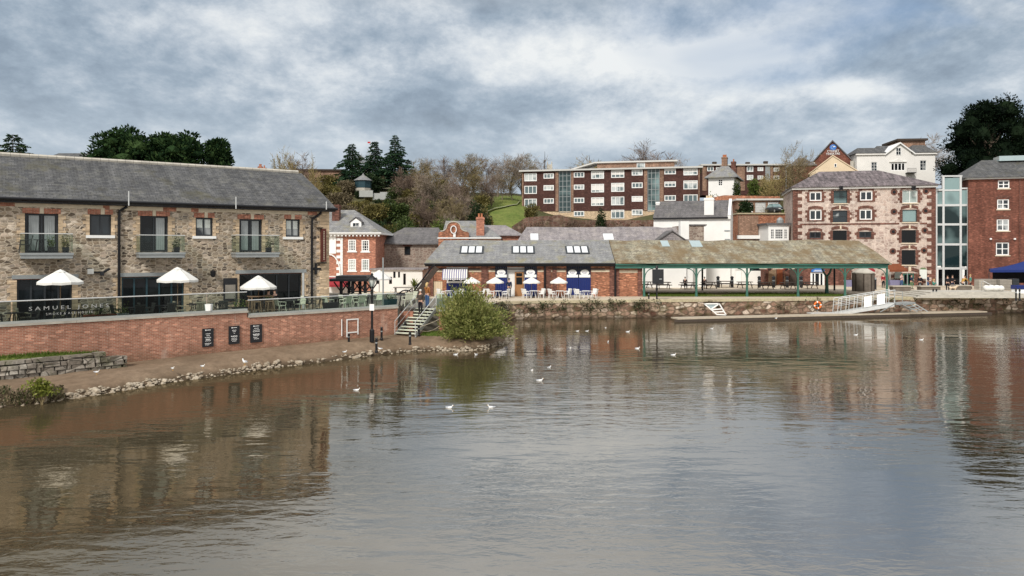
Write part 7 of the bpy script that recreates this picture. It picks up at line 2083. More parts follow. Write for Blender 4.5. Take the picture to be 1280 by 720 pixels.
for i in range(NS):
    a = 2 * PI * i / NS
    for j in range(NR): b = 2 * PI * j / NR; m.v.append(((r_ + .1 * math.cos(b)) * math.cos(a), -.2 + .1 * math.sin(b), (r_ + .1 * math.cos(b)) * math.sin(a)))
for i in range(NS):
    for j in range(NR): m.f.append((i * NR + j, ((i + 1) % NS) * NR + j, ((i + 1) % NS) * NR + (j + 1) % NR, i * NR + (j + 1) % NR)); m.m.append(1 if i % 5 == 0 else 0)
m.build('ring', [M['orange'], M['sign_white']], lbq, smooth=True)
m = MB(); m.box(-.06, .06, -.1, .5, -.1, .1); m.box(-.04, .04, -.08, .0, -1.1, -.101); m.build('holder', M['grey_metal'], lbq)

# --- parked car by the garages
c0 = Vector(P(970, 268, 116)); c0.z += .2
car = empty('parked_car', 'dark blue grey hatchback parked in front of the garage doors', 'car', c0, R(8))
m = MB()
# lofted body: cross sections front (-y) to back
secs_ = [(-2.0, .30, .62, .72), (-1.95, .22, .70, .80), (-1.1, .2, .86, .86), (-.4, .2, .92, .86), (1.5, .2, .95, .86), (1.95, .25, .9, .82), (2.02, .35, .7, .76)]
ring_ = []
for (y, zb_, zt_, hw) in secs_: ring_.append([(-hw * .92, y, zb_), (-hw, y, zb_ + .18), (-hw, y, zt_ - .1), (-hw * .86, y, zt_), (hw * .86, y, zt_), (hw, y, zt_ - .1), (hw, y, zb_ + .18), (hw * .92, y, zb_)])
for a, b in zip(ring_[:-1], ring_[1:]):
    for k in range(8): m.quad(a[k], a[(k + 1) % 8], b[(k + 1) % 8], b[k])
m.poly(ring_[0][::-1]); m.poly(ring_[-1]); m.build('body', M['dark_frame'], car)
m = MB(); cab = [(-.62, .9, .72), (-.05, 1.38, .60), (1.2, 1.42, .60), (1.85, .92, .70)]
for (ya, za, ha), (yb, zb_, hb) in zip(cab[:-1], cab[1:]): m.quad((-ha, ya, za), (ha, ya, za), (hb, yb, zb_), (-hb, yb, zb_))
for s in (-1, 1): m.poly([(s * h_, y, z) for y, z, h_ in cab])
m.build('cabin_glass', M['pane_sky'], car)
m = MB(); m.box(-.58, .58, .0, 1.2, 1.405, 1.46); m.build('roof_panel', M['dark_frame'], car)
for sx in (-1, 1):
    for y in (-1.25, 1.25):
        m = MB(); m.tube([(sx * .72, y, .31), (sx * .89, y, .31)], .31, 14); w_ = m.build('wheel', M['black_paint'], car)
        m = MB(); m.tube([(sx * .885, y, .31), (sx * .9, y, .31)], .19, 12); m.build('rim', M['steel'], w_)
    m = MB(); m.box(sx * .45 - .16, sx * .45 + .16, -2.03, -1.98, .55, .68); m.build('headlight', M['skylight'], car)
m = MB(); m.box(-.26, .26, -2.035, -1.99, .38, .48); m.build('number_plate', M['sign_white'], car)

# ================================================================ people
def skin_chain(chains, mat, name, parent, levels=1, mats=None, pick=None):
    """one continuous skinned surface: chains are lists of (point, radius); equal points are shared joints"""
    verts, rad, edges, idx = [], [], [], {}
    def vid(p, r):
        k = tuple(round(c, 4) for c in p)
        if k not in idx: idx[k] = len(verts); verts.append(k); rad.append(r)
        return idx[k]
    for ch in chains:
        ids = [vid(p, r) for p, r in ch]
        edges += [(a, b) for a, b in zip(ids[:-1], ids[1:]) if a != b]
    me = bpy.data.meshes.new(name); me.from_pydata(verts, edges, [])
    o = bpy.data.objects.new(name, me); COL.objects.link(o)
    sk = o.modifiers.new('skin', 'SKIN'); sk.use_smooth_shade = True
    for i, v in enumerate(me.skin_vertices[0].data):
        r = rad[i]; v.radius = r if hasattr(r, '__len__') else (r, r); v.use_root = (i == 0)
    ss = o.modifiers.new('sub', 'SUBSURF'); ss.levels = levels; ss.render_levels = levels
    dg = bpy.context.evaluated_depsgraph_get()
    m2 = bpy.data.meshes.new_from_object(o.evaluated_get(dg))
    o.modifiers.clear(); o.data = m2; bpy.data.meshes.remove(me)
    m2.materials.clear(); m2.materials.append(mat)
    m2.polygons.foreach_set('use_smooth', [True] * len(m2.polygons))
    o.parent = parent
    return o

def person(label, loc, rz, h=1.72, top='navy_cloth', legs='denim', hair='hair_dark', pose='stand', arms=('down', 'down'), stride=.0, long_hair=False, group=None):
    t = empty('person', label, 'person', loc, rz, group); s = h / 1.75
    hipz = .92
    sit = pose in ('sit', 'ride')
    hz_ = .55 if pose == 'sit' else (.92 if pose == 'ride' else hipz)
    lean = .28 if pose == 'ride' else (.06 if sit else 0)
    def V(x, y, z): return (x * s, y * s, z * s)
    pel = V(0, 0, hz_ + .02); chest = V(0, -lean * .8, hz_ + .33); sh = V(0, -lean * 1.3, hz_ + .50); nk = V(0, -lean * 1.4, hz_ + .58); hd0 = V(0, -lean * 1.5 - .01, hz_ + .66); hd1 = V(0, -lean * 1.55 - .02, hz_ + .74); hd2 = V(0, -lean * 1.55, hz_ + .82)
    body = [[(pel, (.15 * s, .11 * s)), (chest, (.155 * s, .105 * s)), (sh, (.12 * s, .085 * s)), (nk, .052 * s), (hd0, (.068 * s, .08 * s)), (hd1, (.08 * s, .098 * s)), (hd2, (.06 * s, .07 * s))]]
    # nose, ears
    body.append([(hd1, (.08 * s, .098 * s)), (V(0, -lean * 1.55 - .115, hz_ + .725), .014 * s)])
    legp, armp = [], []
    for i, sx in enumerate((-1, 1)):
        st = stride * (1 if sx > 0 else -1)
        hip = V(sx * .09, 0, hz_ - .02)
        if pose == 'sit': kn = V(sx * .12, -.42, hz_ + .0); an = V(sx * .12, -.44, .08); toe = V(sx * .12, -.62, .04)
        elif pose == 'ride':
            if sx > 0: kn = V(.1, -.36, .72); an = V(.1, -.22, .34); toe = V(.1, -.40, .30)
            else: kn = V(-.1, -.22, .55); an = V(-.1, -.12, .14); toe = V(-.1, -.30, .11)
        else: kn = V(sx * .1, -st * .6 - .02, .49); an = V(sx * .1, -st + .02, .08); toe = V(sx * .11, -st - .17, .035)
        legp.append([(pel, (.15 * s, .11 * s)), (hip, .095 * s), (kn, .066 * s), (an, .046 * s), (toe, .036 * s)])
        shd = V(sx * .185, -lean * 1.3, hz_ + .48)
        md = arms[i]
        if md == 'down': el = V(sx * .235, -lean + .02, hz_ + .20); wr = V(sx * .225, -lean - .06, hz_ - .05); hn = V(sx * .22, -lean - .09, hz_ - .13)
        elif md == 'fwd': el = V(sx * .23, -lean - .10, hz_ + .24); wr = V(sx * .15, -lean - .34, hz_ + .22); hn = V(sx * .13, -lean - .42, hz_ + .22)
        elif md == 'bar': el = V(sx * .24, -.58, hz_ + .26); wr = V(sx * .22, -.70, hz_ + .11); hn = V(sx * .22, -.76, hz_ + .10)
        else: el = V(sx * .25, -.12, hz_ + .22); wr = V(sx * .14, -.24, hz_ + .42); hn = V(sx * .1, -.27, hz_ + .5)
        armp.append([(sh, (.12 * s, .085 * s)), (shd, .062 * s), (el, .046 * s), (wr, .03 * s), (hn, (.034 * s, .022 * s))])
        d_ = (Vector(hn) - Vector(wr)).normalized(); side = Vector((sx, 0, 0)) if abs(d_.x) < .8 else Vector((0, 1, 0)); lat = (Vector((0, -1, 0)) if md == 'down' else side)
        for fi, (of, ln) in enumerate(((-.024, .07), (-.008, .085), (.008, .08), (.024, .062))):
            b0_ = Vector(hn) + lat * of * s; b1_ = b0_ + d_ * ln * .55 * s; b2_ = b1_ + (d_ * .8 + Vector((-sx * .5, 0, -.1))).normalized() * ln * .45 * s
            armp.append([(hn, (.034 * s, .022 * s)), (tuple(b0_ + d_ * .02 * s), .0095 * s), (tuple(b1_), .0088 * s), (tuple(b2_), .0075 * s)])
        th = Vector(wr).lerp(Vector(hn), .5); armp.append([(hn, (.034 * s, .022 * s)), (tuple(th + lat * .034 * s), .011 * s), (tuple(th + lat * .05 * s + d_ * .05 * s), .009 * s)])
    skin_chain(body + legp + armp, M['skin'], 'body', t)
    # clothes a little larger than the body, over it
    e = 1.16
    up = [(V(0, 0, hz_ + .0), (.165 * s, .128 * s)), (chest, (.178 * s, .128 * s)), (sh, (.135 * s, .10 * s)), (V(0, -lean * 1.36, hz_ + .545), .062 * s)]
    jk = [up]
    for i, sx in enumerate((-1, 1)):
        a = armp[0] if False else [c for c in armp if len(c) == 5][i]
        jk.append([(sh, (.135 * s, .10 * s))] + [(p, r * 1.28) for p, r in a[1:4]])
    skin_chain(jk, M[top], 'jacket', t)
    tr = [[(V(0, 0, hz_ + .05), (.158 * s, .12 * s)), (pel, (.162 * s, .124 * s))]]
    for lg in legp: tr.append([(pel, (.162 * s, .124 * s))] + [(p, r * 1.22) for p, r in lg[1:4]])
    skin_chain(tr, M[legs], 'trousers', t)
    for lg in legp:
        an, toe = Vector(lg[3][0]), Vector(lg[4][0]); m = MB(); m.tube([an + Vector((0, .05 * s, -.02 * s)), an.lerp(toe, .5) + Vector((0, 0, -.01)), toe + Vector((0, -.04 * s, 0))], [.05 * s, .052 * s, .036 * s], 8); m.build('shoe', M['black_paint'], t, smooth=True)
    hx = Vector(hd1) + Vector((0, .018 * s, .03 * s)); m = MB()
    prof = []
    for k in range(7): a = -.15 + (PI / 2 + .15) * k / 6; prof.append((.104 * s * math.cos(a), .112 * s * math.sin(a)))
    m.lathe(prof, 12, tuple(hx), 0, .92, 1.08)
    if long_hair: m.tube([hx + Vector((0, .05 * s, .02)), hx + Vector((0, .09 * s, -.12 * s)), hx + Vector((0, .10 * s, -.30 * s))], [.085 * s, .09 * s, .05 * s], 10)
    m.build('hair', M[hair], t, smooth=True)
    for sx in (-1, 1):
        m = MB(); c_ = Vector(hd1) + Vector((sx * .032 * s, -.086 * s, .012 * s)); m.lathe([(0, -.011 * s), (.011 * s, 0), (0, .011 * s)], 6, tuple(c_)); m.build('eye', M['black_paint'], t)
        m = MB(); c_ = Vector(hd1) + Vector((sx * .083 * s, .0, .0)); m.lathe([(0, -.03 * s), (.014 * s, 0), (0, .03 * s)], 6, tuple(c_), 0, .6, 1.2); m.build('ear', M['skin'], t)
    m = MB(); c_ = Vector(hd0) + Vector((0, -.083 * s, .012 * s)); m.box(c_.x - .024 * s, c_.x + .024 * s, c_.y - .008, c_.y + .004, c_.z - .004, c_.z + .004); m.build('mouth', M['rust'], t)
    return t
def face_at(v): return v
# on the steps and landing
k_ = .7
p1 = sb.lerp(st_, k_); p1.z = sb.z + dv.z * (int(k_ * NST) + 1) / NST + .02
person('person in a dark brown coat coming down the terrace steps', p1, 2.95 + PI, 1.66, 'timber_dark', 'black_cloth', 'hair_white', 'stand', ('fwd', 'down'), .06)
pn_ = P(534, 384, 52.0); person('person in a rust orange jacket and blue jeans at the head of the steps', (pn_.x, 52.0, LZ), 2.6, 1.72, 'brown_cloth', 'denim', 'hair_blond', 'stand', ('down', 'fwd'), .04, True)
pp_ = gnd(636.5, 370.2, QZ); person('person in dark clothes standing by the white entrance of the brick shed', (pp_.x, 74.3, QZ), PI + .3, 1.86, 'navy_cloth', 'black_cloth', 'hair_dark', 'stand', ('down', 'fwd'))
for px, off, rz, top, hr, lab in ((334, 2.1, 2.4, 'green_cloth', 'hair_dark', 'person in a green top seated behind the tall table, nearer the parasol pole'), (344, 2.2, 3.6, 'black_cloth', 'hair_dark', 'person in black seated behind the tall table, right of the parasol pole')):
    q_ = wall_pt(px, off); pe = person(lab, (q_.x, q_.y, TZ), R(WA) + rz - PI + 2.6, 1.7, top, 'black_cloth', hr, 'sit', ('fwd', 'fwd'))
    ch_ = copy_tree(st0, None, (q_.x, q_.y, TZ), R(WA)); ch_.scale = (1, 1, .62); ch_['label'] = 'low wooden stool under the seated person in %s' % ('green' if 'green' in lab else 'black'); ch_['group'] = ''
for (px, py, rz, hh, top, leg, hr, pose, ar, stq, lab) in (
    (1139.3, 361.5, .5, 1.75, 'navy_cloth', 'green_cloth', 'hair_dark', 'stand', ('fwd', 'down'), .05, 'person in navy top and green trousers before the pink stone doorway'),
    (1150, 362, 2.8, 1.72, 'black_cloth', 'black_cloth', 'hair_dark', 'stand', ('down', 'down'), .12, 'person in black walking past the pale green poster board'),
    (1184.5, 364, 2.9, 1.8, 'black_cloth', 'black_cloth', 'hair_dark', 'stand', ('down', 'fwd'), .05, 'person in a long black coat holding the dog, in front of the glass tower'),
    (1190.5, 362.5, .4, 1.75, 'black_cloth', 'navy_cloth', 'hair_dark', 'stand', ('fwd', 'down'), .04, 'person in dark clothes facing the one with the dog'),
    (1160, 360.5, 1.2, 1.7, 'navy_cloth', 'denim', 'hair_dark', 'stand', ('down', 'fwd'), .1, 'person in navy and jeans strolling behind the long block bench'),
    (1213, 361.5, 4.4, 1.72, 'teal_cloth', 'black_cloth', 'hair_blond', 'stand', ('down', 'down'), .12, 'fair haired person in teal walking by the foot of the red brick warehouse'),
    (1127, 358.5, .2, 1.7, 'pink_cloth', 'denim', 'hair_dark', 'stand', ('up', 'down'), .0, 'person in a pale pink top behind the block bench'),
    (1104, 359.5, .1, 1.7, 'red_canvas', 'black_cloth', 'hair_dark', 'stand', ('down', 'down'), .05, 'person in dark red beside the kiosk')):
    q_ = gnd(px, py, QZ); person(lab, q_, rz, hh, top, leg, hr, pose, ar, stq)
q_ = gnd(1169.5, 363.5, QZ); person('person with fair hair in a teal jacket sitting on the long block bench', (q_.x, q_.y + .45, QZ), .4, 1.68, 'teal_cloth', 'denim', 'hair_blond', 'sit', ('fwd', 'fwd'), 0, True)
for px, where in ((857.5, 'behind the picnic table left of the second green post'), (882, 'at the picnic table right of the second green post')):
    q_ = gnd(px, 361, QZ + .03); person('person in black sitting ' + where, (q_.x + .1, q_.y + 1.0, QZ + .03), 0, 1.75, 'black_cloth', 'black_cloth', 'hair_dark', 'sit', ('fwd', 'fwd'))
# cyclist
q_ = gnd(1202.5, 363.3, QZ); rzc = 1.9
cy = person('cyclist in a mustard jacket riding along the quay', q_, rzc, 1.74, 'mustard_cloth', 'black_cloth', 'hair_dark', 'ride', ('bar', 'bar'))
bk = empty('bicycle', 'grey bicycle ridden by the person in mustard on the quay', 'bicycle', q_, rzc)
for y in (-.62, .42):
    m = MB(); ring = [(0, y + .33 * math.cos(t_), .34 + .33 * math.sin(t_)) for t_ in [2 * PI * k / 20 for k in range(21)]]; m.tube(ring, .02, 6, cap=False); w_ = m.build('wheel', M['black_paint'], bk)
    m = MB()
    for k in range(8): a = PI * k / 8; m.tube([(0, y - .32 * math.cos(a), .34 - .32 * math.sin(a)), (0, y + .32 * math.cos(a), .34 + .32 * math.sin(a))], .004, 3)
    m.build('spokes', M['steel'], w_)
m = MB()
for a, b in (((0, .42, .34), (0, -.05, .30)), ((0, -.05, .30), (0, .12, .86)), ((0, .42, .34), (0, .1, .78)), ((0, .1, .78), (0, -.48, .82)), ((0, -.05, .3), (0, -.46, .72)), ((0, -.62, .34), (0, -.46, .92)), ((0, -.46, .92), (0, -.52, 1.0))): m.tube([a, b], .018, 6)
m.build('frame', M['steel'], bk)
m = MB(); m.tube([(-.26, -.66, .98), (-.2, -.54, 1.0), (.2, -.54, 1.0), (.26, -.66, .98)], .015, 6); m.build('handlebar', M['black_paint'], bk)
m = MB(); m.tube([(0, -.02, .88), (0, .1, .9), (0, .24, .9)], [.03, .06, .08], 8); m.build('saddle', M['black_paint'], bk)
# dog
q_ = gnd(1191, 364.6, QZ)
dg_ = empty('dog', 'pale cream dog standing on the quay beside the people in black', 'dog', q_, R(78))
ch = [[((0, .26, .46), (.105, .12)), ((0, .0, .47), (.11, .125)), ((0, -.24, .45), (.12, .15)), ((0, -.36, .55), (.075, .085)), ((0, -.44, .66), (.07, .075)), ((0, -.55, .65), (.05, .048)), ((0, -.63, .63), (.03, .03))],
      [((0, .26, .46), (.105, .12)), ((0, .38, .52), .03), ((0, .50, .62), .022)]]
for sx in (-1, 1):
    ch.append([((0, -.24, .45), (.12, .15)), ((sx * .08, -.25, .36), .055), ((sx * .08, -.23, .2), .034), ((sx * .08, -.25, .05), .028), ((sx * .08, -.29, .025), .026)])
    ch.append([((0, .26, .46), (.105, .12)), ((sx * .08, .24, .36), .07), ((sx * .08, .20, .25), .042), ((sx * .08, .30, .16), .028), ((sx * .08, .27, .04), .026), ((sx * .08, .23, .022), .026)])
    ch.append([((0, -.44, .66), (.07, .075)), ((sx * .05, -.42, .73), .028), ((sx * .075, -.42, .68), .02)])
skin_chain(ch, M['dog_fur'], 'body', dg_)
m = MB(); m.lathe([(0, -.012), (.014, 0), (0, .012)], 6, (0, -.655, .635)); m.build('nose', M['black_paint'], dg_)

# ================================================================ gulls
def gull_meshes(stand):
    b = MB(); prof = [(.23, .012, 0, .02), (.17, .035, .005, .04), (.08, .062, 0, .068), (0, .07, -.005, .075), (-.08, .062, .005, .068), (-.13, .045, .03, .05), (-.155, .036, .075, .04), (-.165, .04, .115, .042), (-.185, .036, .13, .036), (-.205, .02, .128, .022), (-.215, .006, .126, .008)]
    z0 = .20 if stand else .045; N_ = 10; rings = []
    for (y, hw, dz, hh) in prof: rings.append([(hw * math.cos(2 * PI * k / N_), y, z0 + dz + hh * math.sin(2 * PI * k / N_)) for k in range(N_)])
    b.v = [p for r in rings for p in r]
    for i in range(len(rings) - 1):
        for k in range(N_): b.f.append((i * N_ + k, i * N_ + (k + 1) % N_, (i + 1) * N_ + (k + 1) % N_, (i + 1) * N_ + k)); b.m.append(0)
    b.f.append(tuple(range(N_))); b.f.append(tuple((len(rings) - 1) * N_ + k for k in range(N_))); b.m += [0, 0]
    return b, z0
def gull(label, loc, rz, stand, group, sc=1.0):
    key = 'st' if stand else 'sw'; sc *= .47
    if key in _gl: return copy_tree(_gl[key], None, loc, rz, sc, label, group)
    t = empty('seagull', label, 'seagull', loc, rz, group); t.scale = (sc, sc, sc)
    b, z0 = gull_meshes(stand); b.build('body', M['gull_white'], t, smooth=True)
    for sx in (-1, 1):
        m = MB(); m.add([(sx * .045, -.1, z0 + .05), (sx * .074, -.06, z0 + .01), (sx * .07, .1, z0 - .005), (sx * .03, .27, z0 + .03), (sx * .018, .24, z0 + .05), (sx * .03, .05, z0 + .075)], [(0, 1, 2, 5), (2, 3, 4, 5)]); m.build('wing', M['gull_grey'], t)
        if stand: m = MB(); m.tube([(sx * .025, 0, z0 - .06), (sx * .025, .0, .012)], .008, 5); m.box(sx * .025 - .018, sx * .025 + .018, -.05, .01, 0, .01); m.build('leg', M['beak'], t)
    m = MB(); m.tube([(0, -.21, z0 + .127), (0, -.25, z0 + .122), (0, -.262, z0 + .115)], [.012, .009, .003], 6); m.build('beak', M['beak'], t)
    _gl[key] = t; return t
_gl = {}
def bank_at(px, py, z=.42): return gnd(px, py, z)
for px, py, z, sc, rz, lab in ((121, 469, .55, 1.3, 1.6, 'gull on the path below the end of the dry stone wall'), (306, 457.5, .5, 2.0, -2.2, 'largest standing gull, on the stones below the black posters'), (253.5, 461.5, .55, 1.3, 1.2, 'gull on the stones below the left black poster'), (216, 464, .5, 1.2, 1.0, 'gull at the stone edge left of the black posters'), (431, 443, .6, 1.2, 2.0, 'gull on the path left of the lamp post'), (475, 439, .45, 1.3, -1.5, 'gull at the water edge beside the black bollard')):
    gull(lab, gnd(px, py, z) + Vector((0, 0, .03)), rz, True, 'gulls standing on the near bank', sc)
for px, py, sc, rz, lab in ((562, 510, 1.5, 1.3, 'swimming gull, left one of the pair in open water below the bush'), (614, 509.5, 1.5, -1.3, 'swimming gull, right one of the pair in open water below the bush'), (446, 488, 1.4, 1.5, 'gull swimming in the reflection of the lamp post'),
    (570, 443.5, 1.4, 1.4, 'gull afloat at the left side of the willow bush'), (595, 443.5, 1.4, -.6, 'gull afloat right under the willow bush'), (665, 463.5, 1.3, .4, 'gull afloat highest of the trio right of the bush'), (675, 476, 1.6, 1.5, 'gull afloat lowest of the trio right of the bush'), (686.5, 459.5, 1.2, 2.2, 'gull afloat rightmost of the trio right of the bush'),
    (760, 428, 1.3, 2.8, 'gull swimming in the reflection of the navy doors'), (797, 436, 1.6, 1.0, 'gull swimming in the reflection of the brick bay'), (842, 444, 1.5, 1.4, 'gull swimming in the reflection of the white house'), (713, 435.5, 1.3, .2, 'gull swimming below the left cafe reflection'), (722, 414, 1.2, 1.5, 'left gull of two close together under the quay wall'), (734, 414, 1.2, 1.6, 'right gull of two close together under the quay wall'), (785, 415, 1.5, 1.2, 'gull swimming near the left end of the pontoon'),
    (757, 410, 1.1, .3, 'small distant gull close to the quay wall'), (1070, 419, 1.4, 1.3, 'gull swimming in front of the gangway'), (1152, 425, 1.4, 1.5, 'gull swimming in the glass tower reflection'), (890, 411, 1.2, 1.4, 'gull swimming just off the pontoon, below the boarding ramp')):
    p = gnd(px, py, 0); gull(lab, p - Vector((0, 0, .012)), rz, False, 'gulls swimming on the river', sc)
p = gnd(972, 400, .33); gull('gull standing on the edge of the pontoon', (p.x, p.y + .35, .33), .5, True, 'gulls on the pontoon', 1.3)
# ================================================================ vegetation
def grow(wood, twigs, p, d, L, r, lev, rnd, P_):
    """one branch: a wavering tapered tube that throws side branches"""
    n = P_['seg'][lev]; pts = [p.copy()]; rad = [r]; dd = d.copy(); end_r = r * P_['taper'][lev]
    for i in range(n):
        dd = (dd + Vector((rnd.gauss(0, 1), rnd.gauss(0, 1), rnd.gauss(0, .7))) * P_['wob'][lev] + Vector((0, 0, P_['up'][lev]))).normalized()
        p = p + dd * (L / n); pts.append(p.copy()); rad.append(r + (end_r - r) * (i + 1) / n)
    tgt = wood if lev < P_['wood'] else twigs
    tgt.tube(pts, rad, (7, 5, 4, 3, 3)[lev], 0, False)
    if lev + 1 >= len(P_['seg']):
        for c in range(P_['hair']):
            i = rnd.randrange(n); q = pts[i].lerp(pts[i + 1], rnd.random()); v = (dd + Vector((rnd.gauss(0, .6), rnd.gauss(0, .6), rnd.gauss(0, .4) + .25))).normalized(); leafq(twigs, q, rnd, L * .85, P_['hw'], 0, v)
        return
    k = P_['kids'][lev]; k = k if isinstance(k, int) else rnd.randint(*k)
    for c in range(k):
        t = P_['from'][lev] + (1 - P_['from'][lev]) * ((c + rnd.random()) / k)
        i = min(int(t * n), n - 1); f = t * n - i
        q = pts[i].lerp(pts[i + 1], f); base = (pts[i + 1] - pts[i]).normalized()
        o = base.orthogonal().normalized(); o = Matrix.Rotation(rnd.uniform(0, 6.283), 3, base) @ o
        ang = R(rnd.uniform(*P_['ang'][lev])); nd = (base * math.cos(ang) + o * math.sin(ang)).normalized()
        grow(wood, twigs, q, nd, L * rnd.uniform(*P_['len'][lev]) * (1 - .45 * t if lev == 0 and P_['cone'] else 1), max((rad[i] + (rad[i + 1] - rad[i]) * f) * P_['rr'][lev], P_['min']), lev + 1, rnd, P_)

BARE = dict(seg=[7, 5, 4, 3], taper=[.25, .25, .3, .4], wob=[.07, .13, .16, .2], up=[.05, .06, .05, .03], kids=[11, 8, 6], wood=2, ang=[(28, 55), (28, 60), (25, 60)], len=[(.42, .62), (.35, .6), (.4, .7)], rr=[.5, .5, .55], min=.012, cone=False, hair=5)
BARE['from'] = [.22, .2, .15]
UPR = dict(BARE); UPR.update(ang=[(14, 28), (14, 30), (15, 35)], kids=[16, 8, 6], up=[.1, .12, .1, .08], len=[(.35, .5), (.35, .55), (.4, .7)]); UPR['from'] = [.1, .1, .1]
def bare_tree(label, loc, h, seed, mat='twig_brown', bark='bark', P_=BARE, group=None, spread=1.0, leaf=None, nleaf=0, lsize=.3, min_r=.02):
    rnd = random.Random(seed); P_ = dict(P_); P_['min'] = min_r; P_['hw'] = .055
    w, t = MB(), MB()
    grow(w, t, Vector((0, 0, -.5)), Vector((rnd.uniform(-.06, .06), rnd.uniform(-.06, .06), 1)).normalized(), h * .72, h * .022, 0, rnd, P_)
    k_ = h / max(c for m in (w, t) for a, b, c in m.v)
    for m in (w, t): m.v = [(a * spread * k_, b * spread * k_, c * k_) for a, b, c in m.v]
    o = empty('bare_tree', label, 'tree', loc, 0, group)
    w.build('trunk', M[bark], o, uv=False); cr = t.build('crown', M[mat], o, uv=False)
    if leaf:
        lm = MB(); n = len(t.v)
        for k in range(nleaf):
            v = Vector(t.v[rnd.randrange(n)]); leafq(lm, v + Vector((rnd.gauss(0, .1), rnd.gauss(0, .1), rnd.gauss(0, .1))), rnd, lsize)
        lm.build('leaves', M[leaf], cr, uv=False)
    return o

def lobes(rnd, n, rx, rz, zc):
    L = []
    for k in range(n):
        a = rnd.uniform(0, 6.283); u = rnd.random() ** .6; e = rnd.uniform(-.8, 1)
        L.append((Vector((math.cos(a) * rx * u * .7, math.sin(a) * rx * u * .7, zc + e * rz * .62 * (1 - .3 * u))), rx * rnd.uniform(.32, .55), rz * rnd.uniform(.3, .5)))
    return L
def shrub_mesh(seed, rx, h, mat, n=2600, ls=.34, nl=14, name='crown', stems=7, asp=.55):
    rnd = random.Random(seed); L = lobes(rnd, nl, rx, h / 2, h * .52); lm = MB()
    for k in range(n):
        c, a, b = rnd.choice(L); d = Vector((rnd.gauss(0, 1), rnd.gauss(0, 1), rnd.gauss(0, 1))).normalized(); q = rnd.random() ** .35
        p = c + Vector((d.x * a * q, d.y * a * q, d.z * b * q))
        if p.z < 0.02: p.z = abs(p.z) * .3 + .03
        leafq(lm, p, rnd, ls, asp, 0, (d * .8 + Vector((rnd.gauss(0, .6), rnd.gauss(0, .6), rnd.gauss(0, .5) + .2))))
    sm = MB()
    for k in range(stems):
        c, a, b = L[k % len(L)]; sm.tube([(rnd.uniform(-.3, .3) * rx * .4, rnd.uniform(-.3, .3) * rx * .4, -.3), (c.x * .5, c.y * .5, c.z * .55), tuple(c + Vector((0, 0, b * .6)))], [.03 * h * .5 + .02, .02 * h * .4 + .015, .012], 5)
    return lm, sm
def shrub(name, label, loc, seed, rx, h, mat, cat='shrub', group=None, n=2600, ls=.34, nl=14, stem='bark', asp=.55):
    lm, sm = shrub_mesh(seed, rx, h, mat, n, ls, nl, asp=asp); t = empty(name, label, cat, loc, 0, group)
    lm.build('crown', M[mat], t, uv=False); sm.build('stems' if cat != 'tree' else 'trunk', M[stem], t, uv=False); return t

def conifer(label, loc, h, seed, r=.27, mat='leaf_fir', first=.12, dens=1.0, group=None, droop=.25, irregular=.4):
    rnd = random.Random(seed); t = empty('conifer', label, 'tree', loc, 0, group); w, lm = MB(), MB()
    w.tube([(0, 0, -.5), (0, 0, h * .5), (rnd.uniform(-.1, .1), 0, h * .98)], [h * .022, h * .014, .03], 8)
    z = h * first; 
    while z < h * .985:
        u = (z / h - first) / (1 - first); R_ = h * r * 1.6 * (1 - u) ** .75 * (.55 + .45 * min(1, u * 6 + .4)) + .15
        nb = max(4, int((7 if u < .7 else 5) * dens))
        a0 = rnd.uniform(0, 6.28)
        for k in range(nb):
            a = a0 + 6.283 * k / nb + rnd.uniform(-.25, .25); L = R_ * rnd.uniform(1 - irregular * 1.6, 1 + irregular); dr = droop + rnd.uniform(-.1, .1)
            tip = Vector((math.cos(a) * L, math.sin(a) * L, z - L * dr + L * .12 * (1 - u)))
            b = Vector((0, 0, z)); w.tube([b, b.lerp(tip, .5) + Vector((0, 0, L * .05)), tip], [.05 + L * .012, .03, .012], 4, 0, False)
            nq = int(10 + L * 24)
            for q in range(nq):
                f = rnd.random() ** .6; p = b.lerp(tip, f) + Vector((0, 0, L * .05 * math.sin(PI * f)))
                sd = Vector((-math.sin(a), math.cos(a), 0)) * rnd.gauss(0, .16 * L * (1 - f * .5) + .08)
                p = p + sd + Vector((0, 0, rnd.gauss(0, .05) - abs(sd.length) * .15))
                leafq(lm, p, rnd, .34 + .05 * L, .36, 0, Vector((math.cos(a), math.sin(a), -.25)) + Vector((rnd.gauss(0, .5), rnd.gauss(0, .5), rnd.gauss(0, .3))))
        z += h * .034 * rnd.uniform(.8, 1.25)
    w.build('trunk', M['bark'], t, uv=False); lm.build('crown', M[mat], t, uv=False); return t

